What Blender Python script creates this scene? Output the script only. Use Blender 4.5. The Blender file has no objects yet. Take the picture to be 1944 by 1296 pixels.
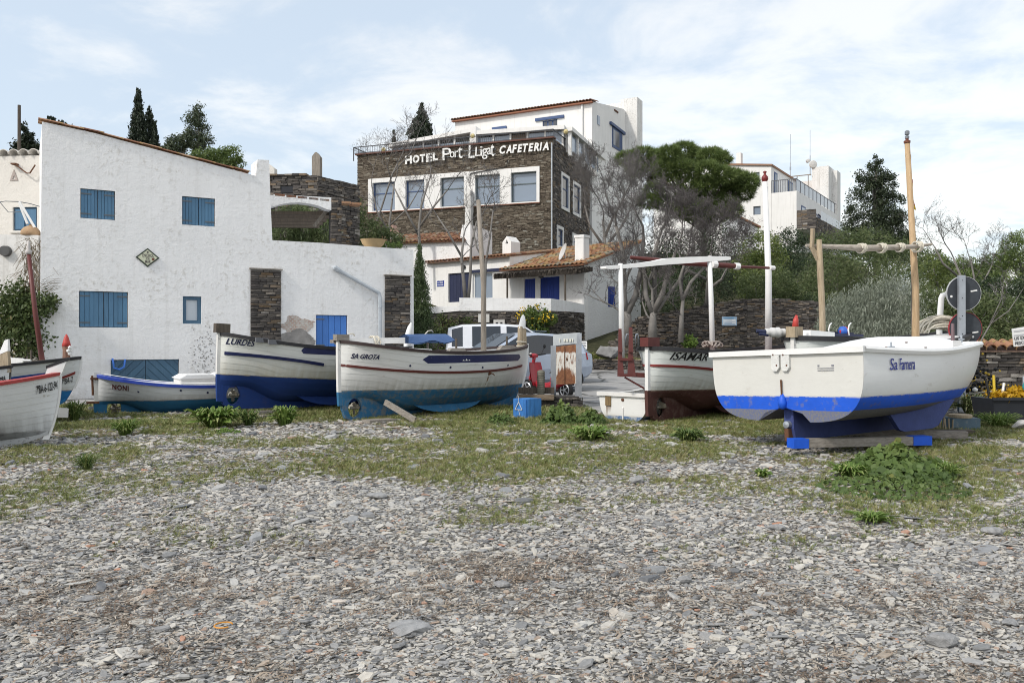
import bpy, bmesh, math, random
import numpy as np
from mathutils import Vector, Matrix
R = math.radians
C = bpy.context.scene.collection
SC = bpy.context.scene
random.seed(7)
RNG = np.random.default_rng(11)

# ------------------------------------------------------------------ camera, sky, sun, exposure
FPX, CX, CY, EYE = 1566.0, 972.0, 648.0, 1.6
cam_d = bpy.data.cameras.new('camera')
cam_d.lens = 29.0
cam_d.sensor_width = 36.0
cam_d.clip_start = 0.05
cam_d.clip_end = 3000
cam = bpy.data.objects.new('camera', cam_d)
cam.location = (0, 0, EYE)
cam.rotation_euler = (R(90), 0, 0)
C.objects.link(cam)
SC.camera = cam

SUN_ELEV, SUN_AZ = 42.0, 39.0        # azimuth: degrees from -X towards -Y (behind the photographer's left shoulder)
sdir = Vector((-math.cos(R(SUN_AZ)) * math.cos(R(SUN_ELEV)), -math.sin(R(SUN_AZ)) * math.cos(R(SUN_ELEV)), math.sin(R(SUN_ELEV))))
sun_d = bpy.data.lights.new('sun', 'SUN')
sun_d.energy = 1.15
sun_d.angle = R(4.0)
sun_d.color = (1.0, 0.95, 0.87)
sun = bpy.data.objects.new('sun', sun_d)
sun.rotation_euler = sdir.to_track_quat('Z', 'Y').to_euler()
sun.location = (-20, -10, 30)
C.objects.link(sun)

world = bpy.data.worlds.new('World')
SC.world = world
world.use_nodes = True
wn, wl = world.node_tree.nodes, world.node_tree.links
wn.clear()
w_out = wn.new('ShaderNodeOutputWorld')
w_bg = wn.new('ShaderNodeBackground')
w_bg.inputs['Strength'].default_value = 0.10
sky = wn.new('ShaderNodeTexSky')
sky.sky_type = 'NISHITA'
sky.sun_disc = False
sky.sun_elevation = R(SUN_ELEV)
sky.sun_rotation = math.atan2(sdir.x, sdir.y)
sky.air_density = 1.0
sky.dust_density = 3.0
sky.ozone_density = 1.0
tc = wn.new('ShaderNodeTexCoord')
# thin cloud deck: project the view direction on to a plane high above, as a real layer of cloud is seen
sep = wn.new('ShaderNodeSeparateXYZ')
wl.new(tc.outputs['Generated'], sep.inputs[0])
zz = wn.new('ShaderNodeMath'); zz.operation = 'ADD'; zz.inputs[1].default_value = 0.16
wl.new(sep.outputs['Z'], zz.inputs[0])
zm = wn.new('ShaderNodeMath'); zm.operation = 'MAXIMUM'; zm.inputs[1].default_value = 0.05
wl.new(zz.outputs[0], zm.inputs[0])
dx = wn.new('ShaderNodeMath'); dx.operation = 'DIVIDE'
dy = wn.new('ShaderNodeMath'); dy.operation = 'DIVIDE'
wl.new(sep.outputs['X'], dx.inputs[0]); wl.new(zm.outputs[0], dx.inputs[1])
wl.new(sep.outputs['Y'], dy.inputs[0]); wl.new(zm.outputs[0], dy.inputs[1])
cmb = wn.new('ShaderNodeCombineXYZ')
wl.new(dx.outputs[0], cmb.inputs['X']); wl.new(dy.outputs[0], cmb.inputs['Y'])
rotm = wn.new('ShaderNodeMapping')
rotm.inputs['Rotation'].default_value = (0, 0, R(24))
rotm.inputs['Scale'].default_value = (1.0, 1.15, 1.0)
rotm.inputs['Location'].default_value = (3.1, 1.7, 0.0)
wl.new(cmb.outputs[0], rotm.inputs[0])
n1 = wn.new('ShaderNodeTexNoise'); n1.inputs['Scale'].default_value = 1.9; n1.inputs['Detail'].default_value = 9; n1.inputs['Roughness'].default_value = 0.60; n1.inputs['Distortion'].default_value = 0.35
n2 = wn.new('ShaderNodeTexNoise'); n2.inputs['Scale'].default_value = 0.55; n2.inputs['Detail'].default_value = 5; n2.inputs['Roughness'].default_value = 0.5
wl.new(rotm.outputs[0], n1.inputs['Vector']); wl.new(rotm.outputs[0], n2.inputs['Vector'])
# more cloud toward +X (the right), as over the headland
gx = wn.new('ShaderNodeMath'); gx.operation = 'MULTIPLY_ADD'; gx.inputs[1].default_value = 0.14; gx.inputs[2].default_value = 0.065
wl.new(sep.outputs['X'], gx.inputs[0])
ad = wn.new('ShaderNodeMath'); ad.operation = 'ADD'
wl.new(n1.outputs['Fac'], ad.inputs[0]); wl.new(gx.outputs[0], ad.inputs[1])
ad2 = wn.new('ShaderNodeMath'); ad2.operation = 'MULTIPLY_ADD'; ad2.inputs[1].default_value = 0.55
wl.new(n2.outputs['Fac'], ad2.inputs[0]); wl.new(ad.outputs[0], ad2.inputs[2])
cr = wn.new('ShaderNodeMapRange')
cr.interpolation_type = 'SMOOTHSTEP'
cr.inputs['From Min'].default_value = 0.74
cr.inputs['From Max'].default_value = 0.99
cr.inputs['To Min'].default_value = 0.0
cr.inputs['To Max'].default_value = 0.93
wl.new(ad2.outputs[0], cr.inputs['Value'])
# a pale veil over all the sky (high cirrus), then the cloud itself
veil = wn.new('ShaderNodeMixRGB'); veil.inputs['Fac'].default_value = 0.66
veil.inputs[2].default_value = (4.1, 4.65, 5.15, 1)
wl.new(sky.outputs[0], veil.inputs[1])
cl = wn.new('ShaderNodeMixRGB')
# cloud lets part of the sky behind it through and is brighter towards the sun, like the sky itself
cb_ = wn.new('ShaderNodeMixRGB'); cb_.blend_type = 'ADD'; cb_.inputs['Fac'].default_value = 0.40
cb_.inputs[1].default_value = (4.25, 4.1, 3.75, 1)
wl.new(sky.outputs[0], cb_.inputs[2]); wl.new(cb_.outputs[0], cl.inputs[2])
wl.new(cr.outputs[0], cl.inputs['Fac']); wl.new(veil.outputs[0], cl.inputs[1])
wl.new(cl.outputs[0], w_bg.inputs['Color'])
wl.new(w_bg.outputs[0], w_out.inputs['Surface'])

SC.view_settings.view_transform = 'Standard'
SC.view_settings.look = 'None'
SC.view_settings.exposure = 1.0
SC.view_settings.gamma = 1.0
SC.view_settings.use_curve_mapping = False
SC.render.engine = 'CYCLES'
SC.cycles.max_bounces = 6
SC.cycles.diffuse_bounces = 3
SC.cycles.glossy_bounces = 3
SC.cycles.transmission_bounces = 4
SC.cycles.transparent_max_bounces = 6
SC.cycles.caustics_reflective = False
SC.cycles.caustics_refractive = False
SC.cycles.use_denoising = True
SC.cycles.filter_width = 1.0

# ------------------------------------------------------------------ noise, pixels to places
def _hash(ix, iy, s):
    h = (ix * 374761393 + iy * 668265263 + s * 1442695041) & 0xFFFFFFFF
    h = ((h ^ (h >> 13)) * 1274126177) & 0xFFFFFFFF
    return ((h ^ (h >> 16)) & 0xFFFF) / 65535.0
def vnoise(x, y, s=0):
    x = np.asarray(x, float); y = np.asarray(y, float)
    ix = np.floor(x).astype(np.int64); iy = np.floor(y).astype(np.int64)
    fx = x - ix; fy = y - iy
    fx = fx * fx * (3 - 2 * fx); fy = fy * fy * (3 - 2 * fy)
    a = _hash(ix, iy, s); b = _hash(ix + 1, iy, s); c = _hash(ix, iy + 1, s); d = _hash(ix + 1, iy + 1, s)
    return (a * (1 - fx) + b * fx) * (1 - fy) + (c * (1 - fx) + d * fx) * fy
def fbm(x, y, s=0, o=4):
    t = 0; a = .5; n = 0
    for i in range(o):
        t = t + a * vnoise(np.asarray(x) * 2 ** i, np.asarray(y) * 2 ** i, s + i); n += a; a *= .5
    return t / n

def P(px, py, D):
    """Where the photograph's pixel lies if it is D metres in front of the camera."""
    return Vector(((px - CX) / FPX * D, D, EYE + (CY - py) / FPX * D))
def PX(px, D):
    return (px - CX) / FPX * D

GY = [-60, 0, 4, 8, 11, 15, 18, 22, 31, 33, 34.2, 40, 44, 49, 60, 80, 140, 900]
GZ = [-1.5, -.06, 0, .10, .165, .15, .25, .30, .50, .62, 1.2, 2.5, 4.4, 6.2, 8.0, 8.6, 8.8, 8.8]
def ground_z(x, y):
    x = np.asarray(x, float); y = np.asarray(y, float)
    z = np.interp(y, GY, GZ)
    # rise under the two boats on the right, and a lower flat behind the left-hand house
    z = z + .05 * np.exp(-((x - 5.2) / 3.0) ** 2 - ((y - 11.0) / 2.5) ** 2)
    near = np.clip((19 - y) / 6, 0, 1)
    z = z + near * .05 * (fbm(x * .45, y * .45, 3) - .5) + near * .025 * (fbm(x * 2.1, y * 2.1, 9) - .5)
    z = np.where(y > 31, z + np.clip((y - 31) / 8, 0, 1) * .5 * (fbm(x * .2, y * .2, 5) - .5), z)
    # the slope falls away to the right of the apartment block
    k = np.clip((x / np.maximum(y, 1) - .40) / .10, 0, 1) * np.clip((y - 33) / 6, 0, 1)
    return z * (1 - .62 * k * k * (3 - 2 * k))
def gz(x, y):
    return float(ground_z(x, y))

class Fr:
    """A vertical plane on the ground plan: origin, angle of its run; uv() gives the place on it (or OFF metres behind it) under a pixel."""
    def __init__(s, X, Y, a):
        s.O = Vector((X, Y)); s.a = R(a)
        s.d = Vector((math.cos(s.a), math.sin(s.a))); s.n = Vector((-math.sin(s.a), math.cos(s.a)))
    @classmethod
    def at(cls, px, D, a):
        return cls(PX(px, D), D, a)
    def uv(s, px, py, off=0.0):
        r = Vector(((px - CX) / FPX, 1.0))
        t = (off + s.O.dot(s.n)) / r.dot(s.n)
        p = r * t
        return ((p - s.O).dot(s.d), EYE + (CY - py) / FPX * t)
    def u(s, px, off=0.0):
        return s.uv(px, 0, off)[0]
    def z(s, px, py, off=0.0):
        return s.uv(px, py, off)[1]
    def empty(s, name, z=0.0):
        return new_empty(name, (s.O.x, s.O.y, z), s.a)

# ------------------------------------------------------------------ objects and tags
def new_empty(name, loc, rz=0.0, rot=None):
    o = bpy.data.objects.new(name, None)
    o.empty_display_size = .2
    o.location = loc
    o.rotation_euler = rot if rot else (0, 0, rz)
    C.objects.link(o)
    return o
def tag(o, label, cat, group=None, kind=None):
    if label: o['label'] = label
    if cat: o['category'] = cat
    if group: o['group'] = group
    if kind: o['kind'] = kind
    return o
def link(name, me, parent=None, loc=(0, 0, 0), rot=(0, 0, 0), scale=(1, 1, 1)):
    o = bpy.data.objects.new(name, me)
    C.objects.link(o)
    o.location = loc; o.rotation_euler = rot; o.scale = scale
    if parent is not None: o.parent = parent
    return o

class MB:
    def __init__(s):
        s.v = []; s.f = []; s.m = []; s.r = []
    def add(s, vs, fs, m=0, r=None):
        b = len(s.v)
        s.v.extend([tuple(p) for p in vs])
        for f in fs:
            s.f.append([b + i for i in f]); s.m.append(m); s.r.append(random.random() if r is None else r)
        return s
    def hexa(s, p, m=0, r=None):
        if r is None: r = random.random()
        return s.add(p, [(0, 3, 2, 1), (4, 5, 6, 7), (0, 1, 5, 4), (1, 2, 6, 5), (2, 3, 7, 6), (3, 0, 4, 7)], m, r)
    def box(s, x0, x1, y0, y1, z0, z1, m=0, r=None):
        return s.hexa([(x0, y0, z0), (x1, y0, z0), (x1, y1, z0), (x0, y1, z0), (x0, y0, z1), (x1, y0, z1), (x1, y1, z1), (x0, y1, z1)], m, r)
    def obox(s, c, size, rot=None, m=0, r=None):
        M3 = rot.to_matrix() if hasattr(rot, 'to_matrix') else (rot or Matrix.Identity(3))
        c = Vector(c); hx, hy, hz = [q / 2 for q in size]
        ps = [c + M3 @ Vector(q) for q in ((-hx, -hy, -hz), (hx, -hy, -hz), (hx, hy, -hz), (-hx, hy, -hz), (-hx, -hy, hz), (hx, -hy, hz), (hx, hy, hz), (-hx, hy, hz))]
        return s.hexa(ps, m, r)
    def bar(s, a, b, w, h, m=0, r=None):
        """A rectangular bar from a to b; h is its size in the vertical-most direction."""
        a = Vector(a); b = Vector(b); d = (b - a)
        L = d.length
        if L < 1e-6: return s
        d.normalize()
        up = Vector((0, 0, 1)) if abs(d.z) < .95 else Vector((0, 1, 0))
        sd = d.cross(up).normalized(); up = sd.cross(d)
        ps = []
        for q in (a, b):
            ps += [q - sd * w / 2 - up * h / 2, q + sd * w / 2 - up * h / 2, q + sd * w / 2 + up * h / 2, q - sd * w / 2 + up * h / 2]
        return s.hexa(ps, m, r)
    def tube(s, pts, rads, n=8, m=0, cap=True, r=None):
        pts = [Vector(p) for p in pts]
        if not hasattr(rads, '__len__'): rads = [rads] * len(pts)
        vs = []; fs = []
        prev = None
        for i, p in enumerate(pts):
            d = (pts[min(i + 1, len(pts) - 1)] - pts[max(i - 1, 0)])
            if d.length < 1e-9: d = Vector((0, 0, 1))
            d.normalize()
            if prev is None:
                ref = Vector((0, 0, 1)) if abs(d.z) < .9 else Vector((1, 0, 0))
                a = d.cross(ref).normalized()
            else:
                a = (prev - d * prev.dot(d))
                a = a.normalized() if a.length > 1e-6 else d.orthogonal().normalized()
            prev = a
            b = d.cross(a)
            for k in range(n):
                t = 2 * math.pi * k / n
                vs.append(p + (a * math.cos(t) + b * math.sin(t)) * rads[i])
        for i in range(len(pts) - 1):
            for k in range(n):
                k2 = (k + 1) % n
                fs.append((i * n + k, i * n + k2, (i + 1) * n + k2, (i + 1) * n + k))
        if cap:
            fs.append(tuple(range(n))[::-1]); fs.append(tuple((len(pts) - 1) * n + k for k in range(n)))
        return s.add(vs, fs, m, random.random() if r is None else r)
    def lathe(s, prof, n=16, c=(0, 0, 0), axis='z', m=0, r=None, cap=True):
        vs = []; fs = []
        for (rad, h) in prof:
            for k in range(n):
                t = 2 * math.pi * k / n
                a, b = rad * math.cos(t), rad * math.sin(t)
                vs.append({'z': (c[0] + a, c[1] + b, c[2] + h), 'y': (c[0] + a, c[1] + h, c[2] + b), 'x': (c[0] + h, c[1] + a, c[2] + b)}[axis])
        for i in range(len(prof) - 1):
            for k in range(n):
                k2 = (k + 1) % n
                fs.append((i * n + k, i * n + k2, (i + 1) * n + k2, (i + 1) * n + k))
        if cap: fs.append(tuple(range(n))[::-1]); fs.append(tuple((len(prof) - 1) * n + k for k in range(n)))
        return s.add(vs, fs, m, random.random() if r is None else r)
    def prism(s, poly, y0, y1, holes=(), m=0, back=True, hole_depth=None, r=.5):
        """Polygon in the x-z plane (with holes) made solid from y0 to y1."""
        bm = bmesh.new()
        eds = []
        for lp in [poly] + list(holes):
            vs = [bm.verts.new((x, y0, z)) for x, z in lp]
            for i in range(len(vs)): eds.append(bm.edges.new((vs[i], vs[(i + 1) % len(vs)])))
        bmesh.ops.triangle_fill(bm, use_beauty=True, use_dissolve=False, edges=eds)
        bm.verts.ensure_lookup_table(); bm.verts.index_update()
        V = [tuple(v.co) for v in bm.verts]
        F = []
        for f in bm.faces:
            idx = [v.index for v in f.verts]
            if f.normal.y > 0: idx.reverse()
            F.append(idx)
        bm.free()
        s.add(V, F, m, r)
        if back: s.add([(x, y1, z) for x, _, z in V], [f[::-1] for f in F], m, r)
        for li, lp in enumerate([poly] + list(holes)):
            yy = y1 if (li == 0 or hole_depth is None) else y0 + hole_depth
            n = len(lp)
            vs = [(x, y0, z) for x, z in lp] + [(x, yy, z) for x, z in lp]
            s.add(vs, [(i, (i + 1) % n, n + (i + 1) % n, n + i) for i in range(n)], m, r)
        return s
    def grid(s, rows, m=0, close=False, r=.5):
        n = len(rows[0]); vs = [p for row in rows for p in row]; fs = []
        for i in range(len(rows) - 1):
            for k in range(n - 1 + (1 if close else 0)):
                k2 = (k + 1) % n
                fs.append((i * n + k, i * n + k2, (i + 1) * n + k2, (i + 1) * n + k))
        return s.add(vs, fs, m, r)
    def mesh(s, name, mats, smooth=False, angle=None):
        me = bpy.data.meshes.new(name)
        me.from_pydata(s.v, [], s.f)
        for q in (mats if isinstance(mats, (list, tuple)) else [mats]): me.materials.append(q)
        if any(s.m): me.polygons.foreach_set('material_index', s.m)
        at = me.attributes.new('rnd', 'FLOAT', 'FACE'); at.data.foreach_set('value', s.r)
        if smooth: me.polygons.foreach_set('use_smooth', [True] * len(s.f))
        if angle is not None:
            me.polygons.foreach_set('use_smooth', [True] * len(s.f))
            me.set_sharp_from_angle(angle=R(angle))
        me.update()
        return me
    def build(s, name, mats, parent=None, smooth=False, angle=None, loc=(0, 0, 0), rot=(0, 0, 0)):
        return link(name, s.mesh(name, mats, smooth, angle), parent, loc, rot)

def np_mesh(name, V, F, mats, rnd=None, smooth=False):
    """V (n,3) floats, F (m,k) ints."""
    me = bpy.data.meshes.new(name)
    V = np.ascontiguousarray(V, np.float32); F = np.ascontiguousarray(F, np.int32)
    k = F.shape[1]
    me.vertices.add(len(V)); me.vertices.foreach_set('co', V.ravel())
    me.loops.add(F.size); me.loops.foreach_set('vertex_index', F.ravel())
    me.polygons.add(len(F)); me.polygons.foreach_set('loop_start', np.arange(0, F.size, k, dtype=np.int32))
    for q in (mats if isinstance(mats, (list, tuple)) else [mats]): me.materials.append(q)
    if rnd is not None:
        at = me.attributes.new('rnd', 'FLOAT', 'FACE'); at.data.foreach_set('value', np.ascontiguousarray(rnd, np.float32))
    me.update(calc_edges=True)
    if smooth: me.polygons.foreach_set('use_smooth', np.ones(len(F), bool))
    return me

def text_shape(body, size=1.0, shear=0.0, bold=0.0, depth=0.0, space=1.0):
    cu = bpy.data.curves.new('lettering', 'FONT')
    cu.body = body; cu.size = size; cu.shear = shear; cu.offset = bold; cu.extrude = depth; cu.space_character = space
    cu.resolution_u = 3
    o = bpy.data.objects.new('lettering', cu)
    C.objects.link(o)
    dg = bpy.context.evaluated_depsgraph_get()
    ev = o.evaluated_get(dg)
    me = ev.to_mesh()
    V = [v.co.copy() for v in me.vertices]; F = [list(p.vertices) for p in me.polygons]
    ev.to_mesh_clear()
    bpy.data.objects.remove(o); bpy.data.curves.remove(cu)
    # split long edges so that the letters can follow a curved side
    bm = bmesh.new(); vs = [bm.verts.new(v) for v in V]
    for f in F:
        try: bm.faces.new([vs[i] for i in f])
        except ValueError: pass
    for _ in range(2):
        el = [e for e in bm.edges if e.calc_length() > .22 * size]
        if el: bmesh.ops.subdivide_edges(bm, edges=el, cuts=1)
        bmesh.ops.triangulate(bm, faces=bm.faces[:])
    bm.verts.index_update(); V = [v.co.copy() for v in bm.verts]; F = [[v.index for v in f.verts] for f in bm.faces]; bm.free()
    x0 = min(v.x for v in V); x1 = max(v.x for v in V); y0 = min(v.y for v in V); y1 = max(v.y for v in V)
    for v in V: v.x -= x0; v.y -= y0
    return V, F, x1 - x0, y1 - y0
def put_text(mb, body, fn, width, height, shear=0.0, bold=0.0, depth=.006, m=0, space=1.0):
    """fn(x, z, out) -> place; x runs 0..width, z 0..height."""
    V, F, w, h = text_shape(body, 1.0, shear, bold, .5, space)
    mb.add([fn(v.x / w * width, v.y / h * height, (v.z + .5) * depth) for v in V], F, m, .5)

# ------------------------------------------------------------------ materials
MATS = {}
class NT:
    def __init__(s, name):
        s.mat = bpy.data.materials.new(name); s.mat.use_nodes = True
        s.n = s.mat.node_tree.nodes; s.l = s.mat.node_tree.links
        s.b = s.n['Principled BSDF']
        s.co = s.n.new('ShaderNodeTexCoord')
    def node(s, t, **kw):
        q = s.n.new(t)
        for k, v in kw.items():
            if k.startswith('i_'): q.inputs[k[2:].replace('_', ' ')].default_value = v
            else: setattr(q, k, v)
        return q
    def noise(s, scale, detail=4, rough=.55, vec=None, stretch=None, dist=0.0):
        q = s.node('ShaderNodeTexNoise'); q.inputs['Scale'].default_value = scale; q.inputs['Detail'].default_value = detail; q.inputs['Roughness'].default_value = rough; q.inputs['Distortion'].default_value = dist
        src = vec or s.co.outputs['Object']
        if stretch:
            mp = s.node('ShaderNodeMapping'); mp.inputs['Scale'].default_value = stretch
            s.l.new(src, mp.inputs[0]); src = mp.outputs[0]
        s.l.new(src, q.inputs['Vector'])
        return q.outputs['Fac']
    def ramp(s, fac, stops):
        q = s.node('ShaderNodeValToRGB')
        e = q.color_ramp.elements
        while len(e) < len(stops): e.new(.5)
        for el, (p, c) in zip(e, stops):
            el.position = p; el.color = (c[0], c[1], c[2], 1) if hasattr(c, '__len__') else (c, c, c, 1)
        s.l.new(fac, q.inputs[0])
        return q.outputs[0]
    def mix(s, fac, a, b, mode='MIX'):
        q = s.node('ShaderNodeMixRGB', blend_type=mode)
        for i, v in ((0, fac), (1, a), (2, b)):
            if hasattr(v, 'is_linked') or hasattr(v, 'links'): s.l.new(v, q.inputs[i])
            elif hasattr(v, '__len__'): q.inputs[i].default_value = (v[0], v[1], v[2], 1)
            else: q.inputs[i].default_value = v
        return q.outputs[0]
    def math(s, op, a, b=None, c=None):
        q = s.node('ShaderNodeMath', operation=op)
        for i, v in enumerate((a, b, c)):
            if v is None: continue
            if isinstance(v, (int, float)): q.inputs[i].default_value = v
            else: s.l.new(v, q.inputs[i])
        return q.outputs[0]
    def bump(s, h, strength=.4, dist=.02):
        q = s.node('ShaderNodeBump'); q.inputs['Strength'].default_value = strength; q.inputs['Distance'].default_value = dist
        s.l.new(h, q.inputs['Height']); s.l.new(q.outputs[0], s.b.inputs['Normal'])
    def col(s, c):
        if hasattr(c, '__len__') and not hasattr(c, 'links'): s.b.inputs['Base Color'].default_value = (c[0], c[1], c[2], 1)
        else: s.l.new(c, s.b.inputs['Base Color'])
    def rough(s, v):
        if isinstance(v, (int, float)): s.b.inputs['Roughness'].default_value = v
        else: s.l.new(v, s.b.inputs['Roughness'])
    def attr(s, name='rnd'):
        q = s.node('ShaderNodeAttribute', attribute_name=name); return q.outputs['Fac']
    def orand(s):
        return s.node('ShaderNodeObjectInfo').outputs['Random']
    def xyz(s):
        q = s.node('ShaderNodeSeparateXYZ'); s.l.new(s.co.outputs['Object'], q.inputs[0]); return q.outputs

def paint(name, c, rough=.5, wear=None, wear_amt=.45, scale=6.0, spec=.4, metal=0.0, var=.12, stretch=None, bump=.08):
    """Plain paint or material with a little tone variation and optional worn patches of another colour."""
    if name in MATS: return MATS[name]
    t = NT(name)
    f = t.noise(scale, 5, .6, stretch=stretch)
    lo = [q * (1 - var) for q in c]; hi = [min(1, q * (1 + var)) for q in c]
    k = t.ramp(f, [(.3, lo), (.7, hi)])
    if wear:
        w = t.noise(scale * 1.7, 7, .68, stretch=stretch)
        k = t.mix(t.ramp(w, [(wear_amt + .14, 0), (wear_amt + .2, 1)]), k, wear)
    t.col(k); t.rough(rough)
    t.b.inputs['Specular IOR Level'].default_value = spec
    t.b.inputs['Metallic'].default_value = metal
    if bump: t.bump(t.noise(scale * 6, 4, .6, stretch=stretch), bump, .01)
    MATS[name] = t.mat
    return t.mat
# ------------------------------------------------------------------ shared materials
def m_plaster(name, c=(.80, .80, .79), dirt=(.46, .43, .38), amt=.66, bump=.55, streak=.0, base=0):
    t = NT(name)
    n1 = t.noise(1.1, 6, .6); n2 = t.noise(9, 6, .65); n3 = t.noise(38, 3, .5)
    k = t.ramp(n1, [(.3, [q * .93 for q in c]), (.65, c)])
    d = t.math('MULTIPLY', t.ramp(t.noise(.9, 5, .7), [(.45, 0), (.7, 1)]), t.ramp(n2, [(amt - .10, 0), (amt + .02, 1)]))
    k = t.mix(d, k, dirt)
    sp = t.ramp(t.noise(14, 6, .75), [(.71, 0), (.74, 1)])
    k = t.mix(t.math('MULTIPLY', sp, .55), k, (.33, .30, .27))
    if streak:
        st = t.noise(1, 5, .6, stretch=(7, 7, .35))
        k = t.mix(t.math('MULTIPLY', t.ramp(st, [(.52, 0), (.75, 1)]), streak), k, (.42, .40, .36))
    if base:
        # splash dirt and flaking along the foot of the wall
        x, y, z = t.xyz()
        lw = t.node('ShaderNodeMapRange'); t.l.new(z, lw.inputs[0]); lw.inputs[1].default_value = base; lw.inputs[2].default_value = .1
        k = t.mix(t.math('MULTIPLY', lw.outputs[0], t.ramp(t.noise(2.6, 7, .7), [(.42, 0), (.62, .75)])), k, (.50, .47, .42))
    t.col(k); t.rough(.9); t.b.inputs['Specular IOR Level'].default_value = .2
    h = t.math('ADD', t.math('MULTIPLY', n2, 1.0), t.math('MULTIPLY', n3, .35))
    t.bump(h, bump, .05)
    return t.mat
PLASTER = m_plaster('rough_white_plaster', (.87, .87, .87), (.56, .54, .50), bump=.34, streak=.20, amt=.60, base=1.3)
PLASTER_C = m_plaster('cream_plaster', (.74, .71, .66), bump=.4)
PLASTER_F = m_plaster('smooth_white_render', (.83, .82, .80), bump=.2, amt=.74, streak=.25)
PLASTER_W = m_plaster('weathered_render', (.77, .76, .74), (.34, .32, .29), .60, .3, .6)

STONE_STOPS = [(0, (0.073, 0.068, 0.067)), (.3, (0.119, 0.107, 0.100)), (.6, (0.160, 0.144, 0.129)), (.8, (0.200, 0.178, 0.156)), (.88, (0.217, 0.155, 0.097)), (.96, (0.270, 0.240, 0.208)), (1, (0.383, 0.359, 0.333))]
def m_stone(name, stops=STONE_STOPS, per_object=False, gain=1.0):
    t = NT(name)
    f = t.orand() if per_object else t.attr()
    k = t.ramp(f, [(p, [q * gain for q in c]) for p, c in stops])
    n = t.noise(16, 6, .65)
    k = t.mix(.75, k, t.ramp(n, [(.25, .45), (.75, 1.25)]), 'MULTIPLY')
    t.col(k); t.rough(.9); t.b.inputs['Specular IOR Level'].default_value = .25
    t.bump(t.noise(30, 6, .65, stretch=(1, 1, 2.5)), .6, .03)
    return t.mat
STONE = m_stone('schist_stone')
STONE_O = m_stone('schist_stone_single', per_object=True)
STONE_WARM = m_stone('brown_schist_stone', [(0, (0.090, 0.072, 0.056)), (.3, (0.134, 0.111, 0.085)), (.6, (0.173, 0.144, 0.112)), (.85, (0.211, 0.178, 0.137)), (.95, (0.255, 0.230, 0.186)), (1, (0.345, 0.334, 0.296))])
MORTAR_D = paint('dark_joint', (0.053, 0.049, 0.045), .95, bump=.3)
MORTAR_B = paint('brown_joint', (0.084, 0.063, 0.045), .95, bump=.3)

def m_tile(name, stops, per_object=False):
    t = NT(name)
    f = t.orand() if per_object else t.attr()
    k = t.ramp(f, stops)
    n = t.noise(11, 6, .65)
    k = t.mix(t.ramp(n, [(.52, 0), (.66, .8)]), k, (.20, .18, .14))
    k = t.mix(t.ramp(t.noise(7, 5, .6), [(.58, 0), (.66, .75)]), k, (.36, .25, .06))
    t.col(k); t.rough(.88); t.bump(t.noise(40, 4, .6), .3, .01)
    return t.mat
TILE_STOPS = [(0, (0.170, 0.068, 0.038)), (.3, (0.272, 0.122, 0.067)), (.6, (0.340, 0.171, 0.095)), (.85, (0.383, 0.243, 0.152)), (1, (0.306, 0.270, 0.228))]
TILE = m_tile('clay_tile', TILE_STOPS)
TILE_O = m_tile('clay_tile_single', TILE_STOPS, True)

def m_planks(name, c, rough=.55):
    """Painted boards: every board (object random) a touch lighter or darker, faded in streaks along the grain."""
    t = NT(name)
    k = t.ramp(t.orand(), [(0, [q * .88 for q in c]), (1, [min(1, q * 1.1) for q in c])])
    g = t.noise(5, 6, .65, stretch=(6, 6, .5))
    k = t.mix(t.ramp(g, [(.5, 0), (.8, .28)]), k, [min(1, q * 1.5 + .06) for q in c])
    t.col(k); t.rough(rough); t.bump(t.noise(14, 5, .6, stretch=(7, 7, .6)), .2, .01)
    return t.mat
BLUEGREY = m_planks('bluegrey_paint', (.075, .185, .31))
SLATEBLUE = m_planks('slate_blue_paint', (.055, .125, .20))
DOORBLUE = m_planks('bright_blue_paint', (.055, .19, .56))
ROYAL = m_planks('royal_blue_paint', (.016, .045, .27))
NAVY = m_planks('navy_paint', (.012, .018, .06))
HOTELBLUE = m_planks('dull_blue_paint', (.035, .075, .19))

def m_wood(name, a, b, scale=3.0, stretch=(12, 12, 1), rough=.8):
    t = NT(name)
    g = t.noise(scale, 7, .62, stretch=stretch)
    k = t.ramp(g, [(.25, a), (.5, [(x + y) / 2 for x, y in zip(a, b)]), (.75, b)])
    cr_ = t.noise(scale * 2.2, 4, .6, stretch=[q * 2 if q > 1 else q * .7 for q in stretch])
    k = t.mix(t.ramp(cr_, [(.62, 0), (.67, .85)]), k, [q * .3 for q in a])
    t.col(k); t.rough(rough); t.bump(g, .5, .01)
    return t.mat
WOOD_GREY = m_wood('weathered_grey_timber', (.16, .135, .11), (.36, .32, .27))
WOOD_GREY_X = m_wood('weathered_timber_lengthwise', (.16, .14, .12), (.37, .34, .30), stretch=(1, 12, 12))
WOOD_MAST = m_wood('varnished_mast', (.36, .235, .125), (.56, .41, .25))
WOOD_POST = m_wood('pale_driftwood', (.25, .19, .12), (.50, .41, .29))
WOOD_DARK = m_wood('dark_timber', (.05, .040, .032), (.13, .105, .08))
WOOD_YARD = m_wood('bleached_yard', (.25, .21, .17), (.56, .51, .44), stretch=(1, 10, 10))
ROPE = paint('cream_rope', (.60, .56, .47), .9, scale=30, bump=.5)
STEEL = paint('galvanised_steel', (.42, .45, .49), .42, wear=(.24, .25, .26), wear_amt=.5, metal=.55, scale=5)
DARKSTEEL = paint('grey_metal', (.13, .145, .16), .45, metal=.4)
BLACK = paint('black_rubber', (.014, .014, .015), .6)
IRON = paint('rusty_iron', (.12, .055, .03), .85, wear=(.25, .11, .045), scale=14)
WHITE = paint('white_gloss_paint', (.80, .80, .79), .38, wear=(.52, .49, .44), wear_amt=.56, scale=5, var=.04)
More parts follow.
